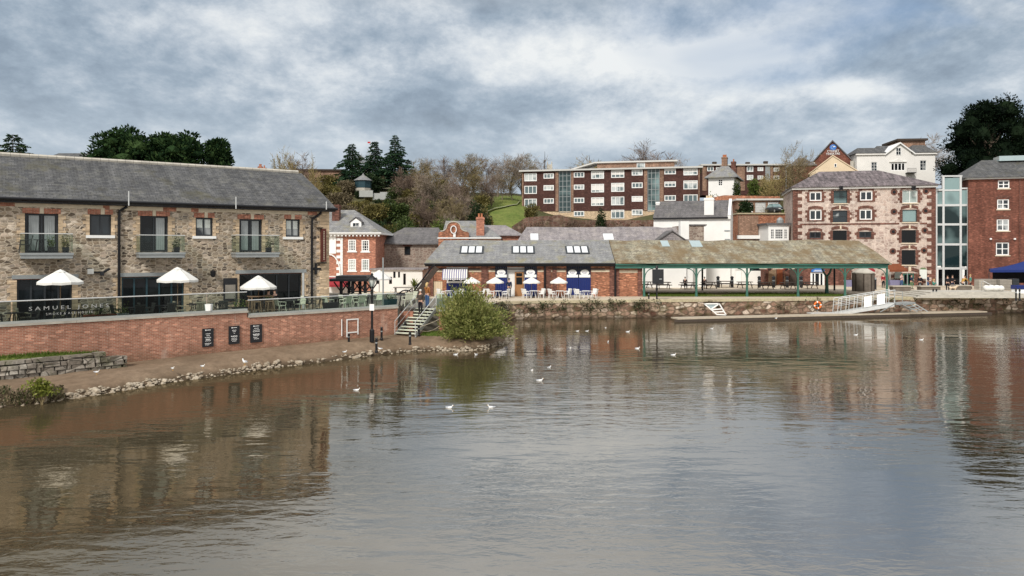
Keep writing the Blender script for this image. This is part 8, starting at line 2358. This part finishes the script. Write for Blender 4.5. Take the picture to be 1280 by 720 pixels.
def pine(label, loc, h, rx, seed, mat='leaf_pine', nclump=40, group=None, n=230, low=.3, ls=.5):
    """broad pine or evergreen oak: stem, spreading limbs and flattened clumps of needles with gaps between"""
    rnd = random.Random(seed); t = empty('evergreen_tree', label, 'tree', loc, 0, group); w, lm = MB(), MB()
    w.tube([(0, 0, -.6), (rnd.uniform(-.2, .2), 0, h * .35), (rnd.uniform(-.4, .4), 0, h * .7), (0, 0, h * .9)], [h * .03, h * .022, h * .013, .05], 8)
    for k in range(nclump):
        a = rnd.uniform(0, 6.283); u = rnd.random() ** .55; zz = low + (1 - low) * rnd.random()
        prof = math.sin(min(1, (zz - low) / (1 - low) * .88 + .18) * PI * .92) ** .55
        c = Vector((math.cos(a) * rx * u * prof, math.sin(a) * rx * u * prof, h * zz * .95)); cr_, cz = rx * rnd.uniform(.2, .36), h * rnd.uniform(.05, .095)
        b = Vector((0, 0, h * max(.22, zz - .22))); w.tube([b, b.lerp(c, .6) + Vector((0, 0, -.03 * h)), c], [h * .008 + .02, h * .005 + .015, .02], 5, 0, False)
        rock(lm, c, cr_ * .78, rnd, cz / cr_)
        for q in range(n):
            d = Vector((rnd.gauss(0, 1), rnd.gauss(0, 1), rnd.gauss(0, 1))).normalized(); s = .6 + .45 * rnd.random()
            leafq(lm, c + Vector((d.x * cr_ * s, d.y * cr_ * s, d.z * cz * s + (.2 * cz if d.z > 0 else 0))), rnd, ls, .45, 0, d + Vector((rnd.gauss(0, .5), rnd.gauss(0, .5), rnd.gauss(0, .5) + .3)))
    w.build('trunk', M['bark'], t, uv=False); lm.build('crown', M[mat], t, uv=False); return t

def spot(px, Y, dz=0.0):
    X = (px - CX) / F * Y; return Vector((X, Y, hz(X, Y) + dz))
def h_to(px, py, Y, base=None):
    return EYE - (py - HY) / F * Y - (spot(px, Y).z if base is None else base)

# --- the willow bush at the water's edge
rnd = random.Random(77)
wb = empty('willow_bush', 'big rounded yellow green willow bush at the water edge by the steps', 'bush', (gnd(587, 437, .1).x, 48.9, .25))
lm, sm = MB(), MB()
Rb, Hb = 2.35, 3.88
for k in range(680):
    a = rnd.uniform(0, 6.283); e = math.acos(rnd.uniform(-.18, 1)); sx, sy = math.sin(e) * math.cos(a), math.sin(e) * math.sin(a)
    out = rnd.uniform(.66, 1.06) * (1 + .10 * math.sin(3 * a + 1) + .08 * math.sin(5 * e + a)) * (1.16 if rnd.random() < .08 else 1) * (.8 if mnoise.noise(Vector((sx * 2.6, sy * 2.6, math.cos(e) * 2.6 + 3))) < -.12 else 1)
    tip = Vector((sx * Rb * out, sy * Rb * .85 * out, .9 + max(-.12, math.cos(e)) * (Hb - .9) * out))
    b = Vector((sx * .35 + rnd.uniform(-.3, .3), sy * .35 + rnd.uniform(-.3, .3), .0)); mid = b.lerp(tip, .55) + Vector((0, 0, .35 * (1 - abs(math.cos(e)))))
    if k % 3 == 0: sm.tube([b, mid, tip], [.028, .016, .006], 4, 0, False)
    d = (tip - mid).normalized(); nl = 34
    for q in range(nl):
        f = .32 + .72 * rnd.random() ** .75; p = b.lerp(mid, f / .55) if f < .55 else mid.lerp(tip, (f - .55) / .45)
        p = p + Vector((rnd.gauss(0, .12), rnd.gauss(0, .12), rnd.gauss(0, .1)))
        if p.z < .02: continue
        leafq(lm, p, rnd, .21, .3, 0, d + Vector((rnd.gauss(0, .55), rnd.gauss(0, .55), rnd.gauss(0, .5) + .25)))
lm.build('foliage', M['leaf_willow'], wb, uv=False); sm.build('stems', M['twig_gold'], wb, uv=False)
# weedy shrub and brown weeds at the lower left bank
ws = shrub('weed_shrub', 'lime green weedy shrub among brown stems at the lower left bank', gnd(52, 501, .15), 5, .62, .95, 'leaf_lime', 'shrub', None, 900, .12, 10, 'twig_brown')
rnd = random.Random(8); wd = MB()
for k in range(3600):
    i = rnd.uniform(2.0, 14); ii = min(int(i), len(rows) - 2); f = i - int(i); wv = rows[ii][0].lerp(rows[ii + 1][0], f); bv = rows[ii][1].lerp(rows[ii + 1][1], f); s = rnd.uniform(.0, .24) * (1.2 if ii < 9 else .5); p = wv.lerp(bv, s); z = bank_z(rows[ii][2], s)
    leafq(wd, Vector((p.x, p.y, z + rnd.uniform(0, .16))), rnd, .13, .4, 0 if rnd.random() < .8 else 1, Vector((rnd.gauss(0, .6), rnd.gauss(0, .6), .7)))
tag(wd.build('bank_weeds', [M['leaf_brown'], M['leaf_ivy']], uv=False), 'brown and green weeds covering the bank at the lower left', 'weeds', kind='stuff')
# grass tufts beside the bush and ivy on the quay wall
gt_ = MB()
for k in range(1500):
    p = Vector((rnd.uniform(-6.0, -3.2), rnd.uniform(48.6, 50.6), 0)); z = bank_z(12, .7) - .02
    gt_.add([(p.x - .03, p.y, z), (p.x + .03, p.y, z), (p.x + rnd.uniform(-.06, .06), p.y, z + rnd.uniform(.06, .2))], [(0, 1, 2)])
tag(gt_.build('bank_grass', M['grass_blade'], uv=False), 'short grass on the bank between the steps and the willow bush', 'grass', kind='stuff')
iv = MB()
for k in range(150):
    tq = rnd.uniform(8, 30) if rnd.random() < .5 else rnd.uniform(14, tot - 30); p, n = qpt(tq); c = Vector((p.x - n.x * .22, p.y - n.y * .22, rnd.uniform(.75, QZ))); r_ = rnd.uniform(.1, .34)
    for q in range(28): leafq(iv, c + Vector((rnd.gauss(0, r_), rnd.gauss(0, .07), rnd.gauss(0, r_ * .6))), rnd, .15, .6, 0 if rnd.random() < .6 else 1)
tag(iv.build('wall_weeds', [M['leaf_dark'], M['leaf_brown']], uv=False), 'ivy and weeds rooted in the joints of the far quay wall', 'weeds', kind='stuff')

# --- evergreens on the left skyline
pine('large dark spreading pine behind the warehouse ridge, left one of the big pair', (at(158, 200, 100).x, 100, 8), at(158, 162.5, 100).z - 8, 5.4, 3, 'leaf_pine', 74, 'dark pines on the left skyline')
pine('large dark spreading pine behind the warehouse ridge, right one of the big pair', (at(214, 200, 102).x, 102, 8), at(214, 164.5, 102).z - 8, 5.3, 4, 'leaf_pine', 74, 'dark pines on the left skyline')
pine('smaller round dark pine right of the big pair on the left skyline', (at(271, 200, 104).x, 104, 9), at(271, 178, 104).z - 9, 2.5, 6, 'leaf_pine', 42, 'dark pines on the left skyline', 190)
conifer('solitary dark conifer at the far left skyline', (at(16.5, 200, 106).x, 106, 11), at(16.5, 166, 106).z - 11, 8, .24, 'leaf_pine', .3, .9, None, .1, .3)
# --- three conifers by the pavilion
conifer('blue green fir left of the green pavilion', spot(440, 146, -.5), h_to(440, 178, 146) + .5, 12, .24, 'leaf_fir', .1, 1.1, 'tall firs by the pavilion')
conifer('tall dark fir just right of the green pavilion', spot(469, 150, -.5), h_to(469, 175.5, 150) + .5, 13, .20, 'leaf_fir', .12, 1.1, 'tall firs by the pavilion')
conifer('tallest fir, rightmost of the three by the pavilion', spot(494, 152, -.5), h_to(494, 168.5, 152) + .5, 14, .21, 'leaf_fir', .12, 1.15, 'tall firs by the pavilion', .15)
# --- huge black evergreen top right
pine('huge near black evergreen behind the red brick warehouse', (at(1238, 250, 128).x, 128, 10), at(1238, 129, 128).z - 10, 7.0, 21, 'leaf_yew', 150, None, 330, .1, .42)
pine('second black evergreen at the right edge behind the red brick warehouse', (at(1292, 250, 131).x, 131, 10), at(1292, 146, 131).z - 10, 5.6, 22, 'leaf_yew', 80, None, 260, .1, .42)
# --- poplars and small trees above the ridge
for px, py, s_, lab in ((353, 181, 31, 'tall golden poplar above the warehouse ridge, leftmost of three'), (371, 188, 32, 'shorter golden poplar above the warehouse ridge, middle of three'), (396, 190, 33, 'pale golden poplar at the right end of the warehouse ridge')):
    Y = 112 + (px % 7); z0 = spot(px, Y).z; bare_tree(lab, spot(px, Y), h_to(px, py, Y) / .98, s_, 'twig_gold', 'bark_pale', UPR, 'golden poplars above the warehouse', .62, 'leaf_olive', 1100, .24)
bare_tree('small bare tree with reddish twigs by the hilltop building', spot(390, 132), h_to(390, 191, 132), 37, 'twig_purple', 'bark')
bare_tree('thin bare tree between the two right hand firs', spot(456, 158), h_to(456, 184, 158), 38, 'twig_brown', 'bark')
# --- bare trees along the ridge
protos = [bare_tree('bare winter tree with golden brown twigs, just right of the tallest fir', spot(515, 152), h_to(515, 194, 152), 101, 'twig_brown', 'bark', BARE, 'bare trees along the hilltop', 1.1, 'leaf_olive', 500, .25),
          bare_tree('pale grey bare tree second from the firs on the ridge', spot(535, 158), h_to(535, 192, 158), 102, 'twig_grey', 'bark_pale', BARE, 'bare trees along the hilltop', 1.0),
          bare_tree('bare tree with purple brown twigs third from the firs on the ridge', spot(556, 155), h_to(556, 193, 155), 103, 'twig_purple', 'bark', BARE, 'bare trees along the hilltop', 1.05),
          bare_tree('bare tree fourth from the firs on the ridge', spot(577, 160), h_to(577, 189, 160), 104, 'twig_grey', 'bark', BARE, 'bare trees along the hilltop', 1.0)]
ords = ['fifth', 'sixth', 'seventh', 'eighth', 'ninth']
rnd = random.Random(5)
for i, (px, py, Y, k) in enumerate(((594, 190, 157, 0), (609, 191, 162, 2), (622, 189, 158, 1), (637, 189, 163, 3), (653, 190, 170, 0))):
    src = protos[k]; hb = max(v.co.z for c in src.children for v in c.data.vertices)
    copy_tree(src, None, spot(px, Y), rnd.uniform(0, 6), h_to(px, py, Y) / hb, 'bare winter tree on the ridge, %s from the firs' % ords[i], 'bare trees along the hilltop')
lowr = ['first', 'second', 'third', 'fourth', 'fifth', 'sixth', 'seventh', 'eighth', 'ninth', 'tenth', 'eleventh', 'twelfth', 'thirteenth', 'fourteenth']
for i, (px, py, Y, k) in enumerate(((505, 207, 139, 2), (522, 203, 136, 0), (543, 212, 134, 3), (561, 206, 141, 1), (571, 222, 131, 2), (586, 210, 143, 0), (601, 214, 146, 3), (614, 217, 144, 2), (628, 212, 150, 1), (641, 216, 150, 0), (530, 236, 122, 2), (550, 240, 121, 0), (582, 238, 127, 1), (566, 262, 117, 3))):
    src = protos[k]; hb = max(v.co.z for c in src.children for v in c.data.vertices)
    copy_tree(src, None, spot(px, Y), rnd.uniform(0, 6), h_to(px, py, Y) / hb, 'bare tree on the slope below the ridge, counted %s from the pavilion' % lowr[i], 'bare trees on the slope')
# --- trees behind the flats
bare_tree('golden brown bushy tree behind the left part of the flats', spot(735, 185), h_to(735, 190, 185), 120, 'twig_gold', 'bark', BARE, 'trees behind the flats', 1.35, 'leaf_olive', 900, .35)
bare_tree('grey bare tree in the middle behind the flats', spot(770, 192), h_to(770, 187, 192), 121, 'twig_grey', 'bark', BARE, 'trees behind the flats', 1.5)
bare_tree('dense dark twigged bare tree, tallest behind the flats', spot(818, 186), h_to(818, 174, 186), 122, 'twig_purple', 'bark', BARE, 'trees behind the flats', 1.25, min_r=.035)
bare_tree('grey bare tree at the right end behind the flats', spot(845, 195), h_to(845, 188, 195), 123, 'twig_grey', 'bark', BARE, 'trees behind the flats', 1.2)
bare_tree('fine grey bare tree at the far left end of the flats', spot(662, 190), h_to(662, 190, 190), 124, 'twig_grey', 'bark_pale', BARE, 'trees behind the flats', 1.3)
bare_tree('bare tree behind the white villa', spot(1160, 170), h_to(1160, 165, 170), 125, 'twig_grey', 'bark', BARE, None, 1.3)
# --- tall bare tree by the pink warehouse and its neighbours
bare_tree('tall slim bare tree with a thin leader left of the pink stone warehouse', spot(987, 122), h_to(987, 173, 122), 130, 'twig_brown', 'bark_pale', BARE, None, .78, 'leaf_olive', 500, .2)
bare_tree('brown bare tree left of the tall slim one', spot(972, 123), h_to(972, 202, 123), 131, 'twig_gold', 'bark', BARE, 'bare trees by the pink warehouse', 1.1, 'leaf_olive', 700, .22)
bare_tree('low brown bare tree against the side of the pink warehouse', spot(983, 117), h_to(983, 226, 117), 132, 'twig_brown', 'bark', BARE, 'bare trees by the pink warehouse', 1.2, 'leaf_olive', 700, .2)
bare_tree('bushy brown bare tree in front of the far flats', spot(957, 130), h_to(957, 214, 130), 133, 'twig_gold', 'bark', BARE, 'bare trees by the pink warehouse', 1.2, 'leaf_brown', 600, .22)
# --- shrubs of the hillside thicket
kinds = [('leaf_olive', 'olive'), ('leaf_brown', 'brown'), ('leaf_green', 'green'), ('leaf_purple', 'purple brown'), ('leaf_ivy', 'ivy green'), ('leaf_dark', 'dark green')]
sp = {}
for i, (mt, nm) in enumerate(kinds): sp[mt] = None
thick = []
rnd = random.Random(61)
for row, (Y, step) in enumerate(((106, 17), (112, 16), (119, 15), (126, 15), (133, 15), (140, 16), (147, 18))):
    px = 408 + rnd.uniform(0, 8)
    while px < 655:
        thick.append((px + rnd.uniform(-3, 3), Y + rnd.uniform(-2.5, 2.5), row)); px += step * rnd.uniform(.8, 1.25)
for px, Y, row in thick:
    if px > 598 and Y > 118 and Y < 150: continue
    if 440 < px < 492 and 132 < Y < 144: sc_k = .45
    else: sc_k = 1
    if px > 560 and row < 2 and px > 625: continue
    left = px < 475
    if left: mt = rnd.choice(['leaf_olive', 'leaf_olive', 'leaf_brown', 'leaf_green', 'leaf_purple' if row > 3 else 'leaf_olive', 'leaf_dark'])
    elif px < 540: mt = rnd.choice(['leaf_olive', 'leaf_ivy', 'leaf_brown', 'leaf_olive', 'leaf_purple'])
    else: mt = rnd.choice(['leaf_brown', 'leaf_purple', 'leaf_olive', 'leaf_brown'])
    nm = dict(kinds)[mt]
    sz = rnd.uniform(.75, 1.2) * sc_k
    lab = '%s shrub in the dense thicket on the slope behind the stone store' % nm
    if sp[mt] is None:
        sp[mt] = shrub('shrub', lab, spot(px, Y, -.3), 200 + len(nm), 2.3, 4.0, mt, 'shrub', '%s shrubs of the hillside thicket' % nm, 2300, .36); sp[mt].scale = (sz, sz, sz)
    else: copy_tree(sp[mt], None, spot(px, Y, -.3), rnd.uniform(0, 6), sz, lab)
# --- named bushes
def place(mt, px, py_top, Y, half_px, lab, cat='shrub', seed=0, n=2600, ls=.3, name='bush', group=None, dz=-.2, base=None):
    p = spot(px, Y, dz)
    if base is not None: p.z = base
    h_ = EYE - (py_top - HY) / F * Y - p.z; return shrub(name, lab, p, seed, half_px / F * Y, h_, mt, cat, group, n, ls)
place('leaf_dark', 597, 248.5, 119, 19, 'dark green rounded holly bush at the foot of the grass bank', seed=301)
place('leaf_dark', 747, 257, 124, 12, 'dark green ivy covered bush in front of the flats', seed=302, n=2200, ls=.26)
place('leaf_green', 890, 240, 126, 8, 'small green bush below the white cottage', seed=303, n=900)
place('leaf_ivy', 921, 224, 128, 6, 'ivy climbing the right corner of the white cottage', seed=304, n=900, name='climbing_ivy')
place('leaf_green', 943, 223, 127, 11, 'green bush right of the white cottage garden', seed=305, n=1800)
place('leaf_olive', 958, 227, 126, 12, 'olive bush above the long brick garden wall', seed=306, n=1800)
place('leaf_dark', 933, 251, 113.5, 12, 'dark green tree leaning beside the white house chimney', 'tree', 307, 2200, .26, 'small_tree', None, 0, 11.2)
place('leaf_hedge', 790, 272, 124, 24, 'reddish hedge along the foot of the flats, right part', seed=308, n=2600, ls=.22, name='hedge')
place('leaf_hedge', 715, 273, 124, 18, 'reddish hedge along the foot of the flats, left part', seed=309, n=2200, ls=.22, name='hedge')
place('leaf_hedge', 668, 272, 121, 18, 'brown creeper mound over the garden wall left of the flats', seed=310, n=2200, ls=.24, name='creeper')
place('leaf_green', 553, 268, 112, 22, 'bright green bush above the dutch gable', seed=311, n=2400)
place('leaf_ivy', 508, 262, 108, 24, 'ivy green bush above the stone store roof', seed=312, n=2600)
place('leaf_green', 985, 262, 113, 7, 'green ivy at the side of the parked car', seed=313, n=900, base=12.0)
place('leaf_olive', 604, 250, 128, 10, 'olive bush at the upper left edge of the grass bank', seed=314, n=1800)
place('leaf_brown', 606, 240, 142, 12, 'brown bush at the top of the grass bank', seed=315, n=1800)
place('leaf_olive', 612, 271, 124, 7, 'low olive bush at the lower left edge of the grass bank', seed=316, n=1200)
place('leaf_olive', 665, 254, 136, 9, 'olive bush against the left end of the flats', seed=317, n=1600)
place('leaf_hedge', 752, 273, 123.5, 20, 'reddish hedge along the foot of the flats, middle part', seed=318, n=2200, ls=.22, name='hedge')
# cordyline palm in the yard
cp = empty('cordyline_palm', 'spiky green palm beside the old crane', 'plant', (P(518, 372, 68).x, 68, QZ)); m = MB(); m.tube([(0, 0, 0), (.1, 0, .9), (0, 0, 1.3)], [.11, .09, .08], 7); m.build('trunk', M['bark'], cp); m = MB(); rnd = random.Random(4)
for k in range(90):
    a = rnd.uniform(0, 6.283); e = rnd.uniform(-.5, 1.4); L_ = rnd.uniform(.8, 1.25); d = Vector((math.cos(a) * math.cos(e), math.sin(a) * math.cos(e), math.sin(e))); s_ = Vector((-math.sin(a), math.cos(a), 0)) * .04; b = Vector((0, 0, 1.3)); mid = b + d * L_ * .55; tip = b + d * L_ - Vector((0, 0, .2 * L_))
    m.add([b - s_ * .6, b + s_ * .6, mid + s_, mid - s_, tip], [(0, 1, 2, 3), (3, 2, 4)])
m.build('fronds', M['leaf_lime'], cp, uv=False)
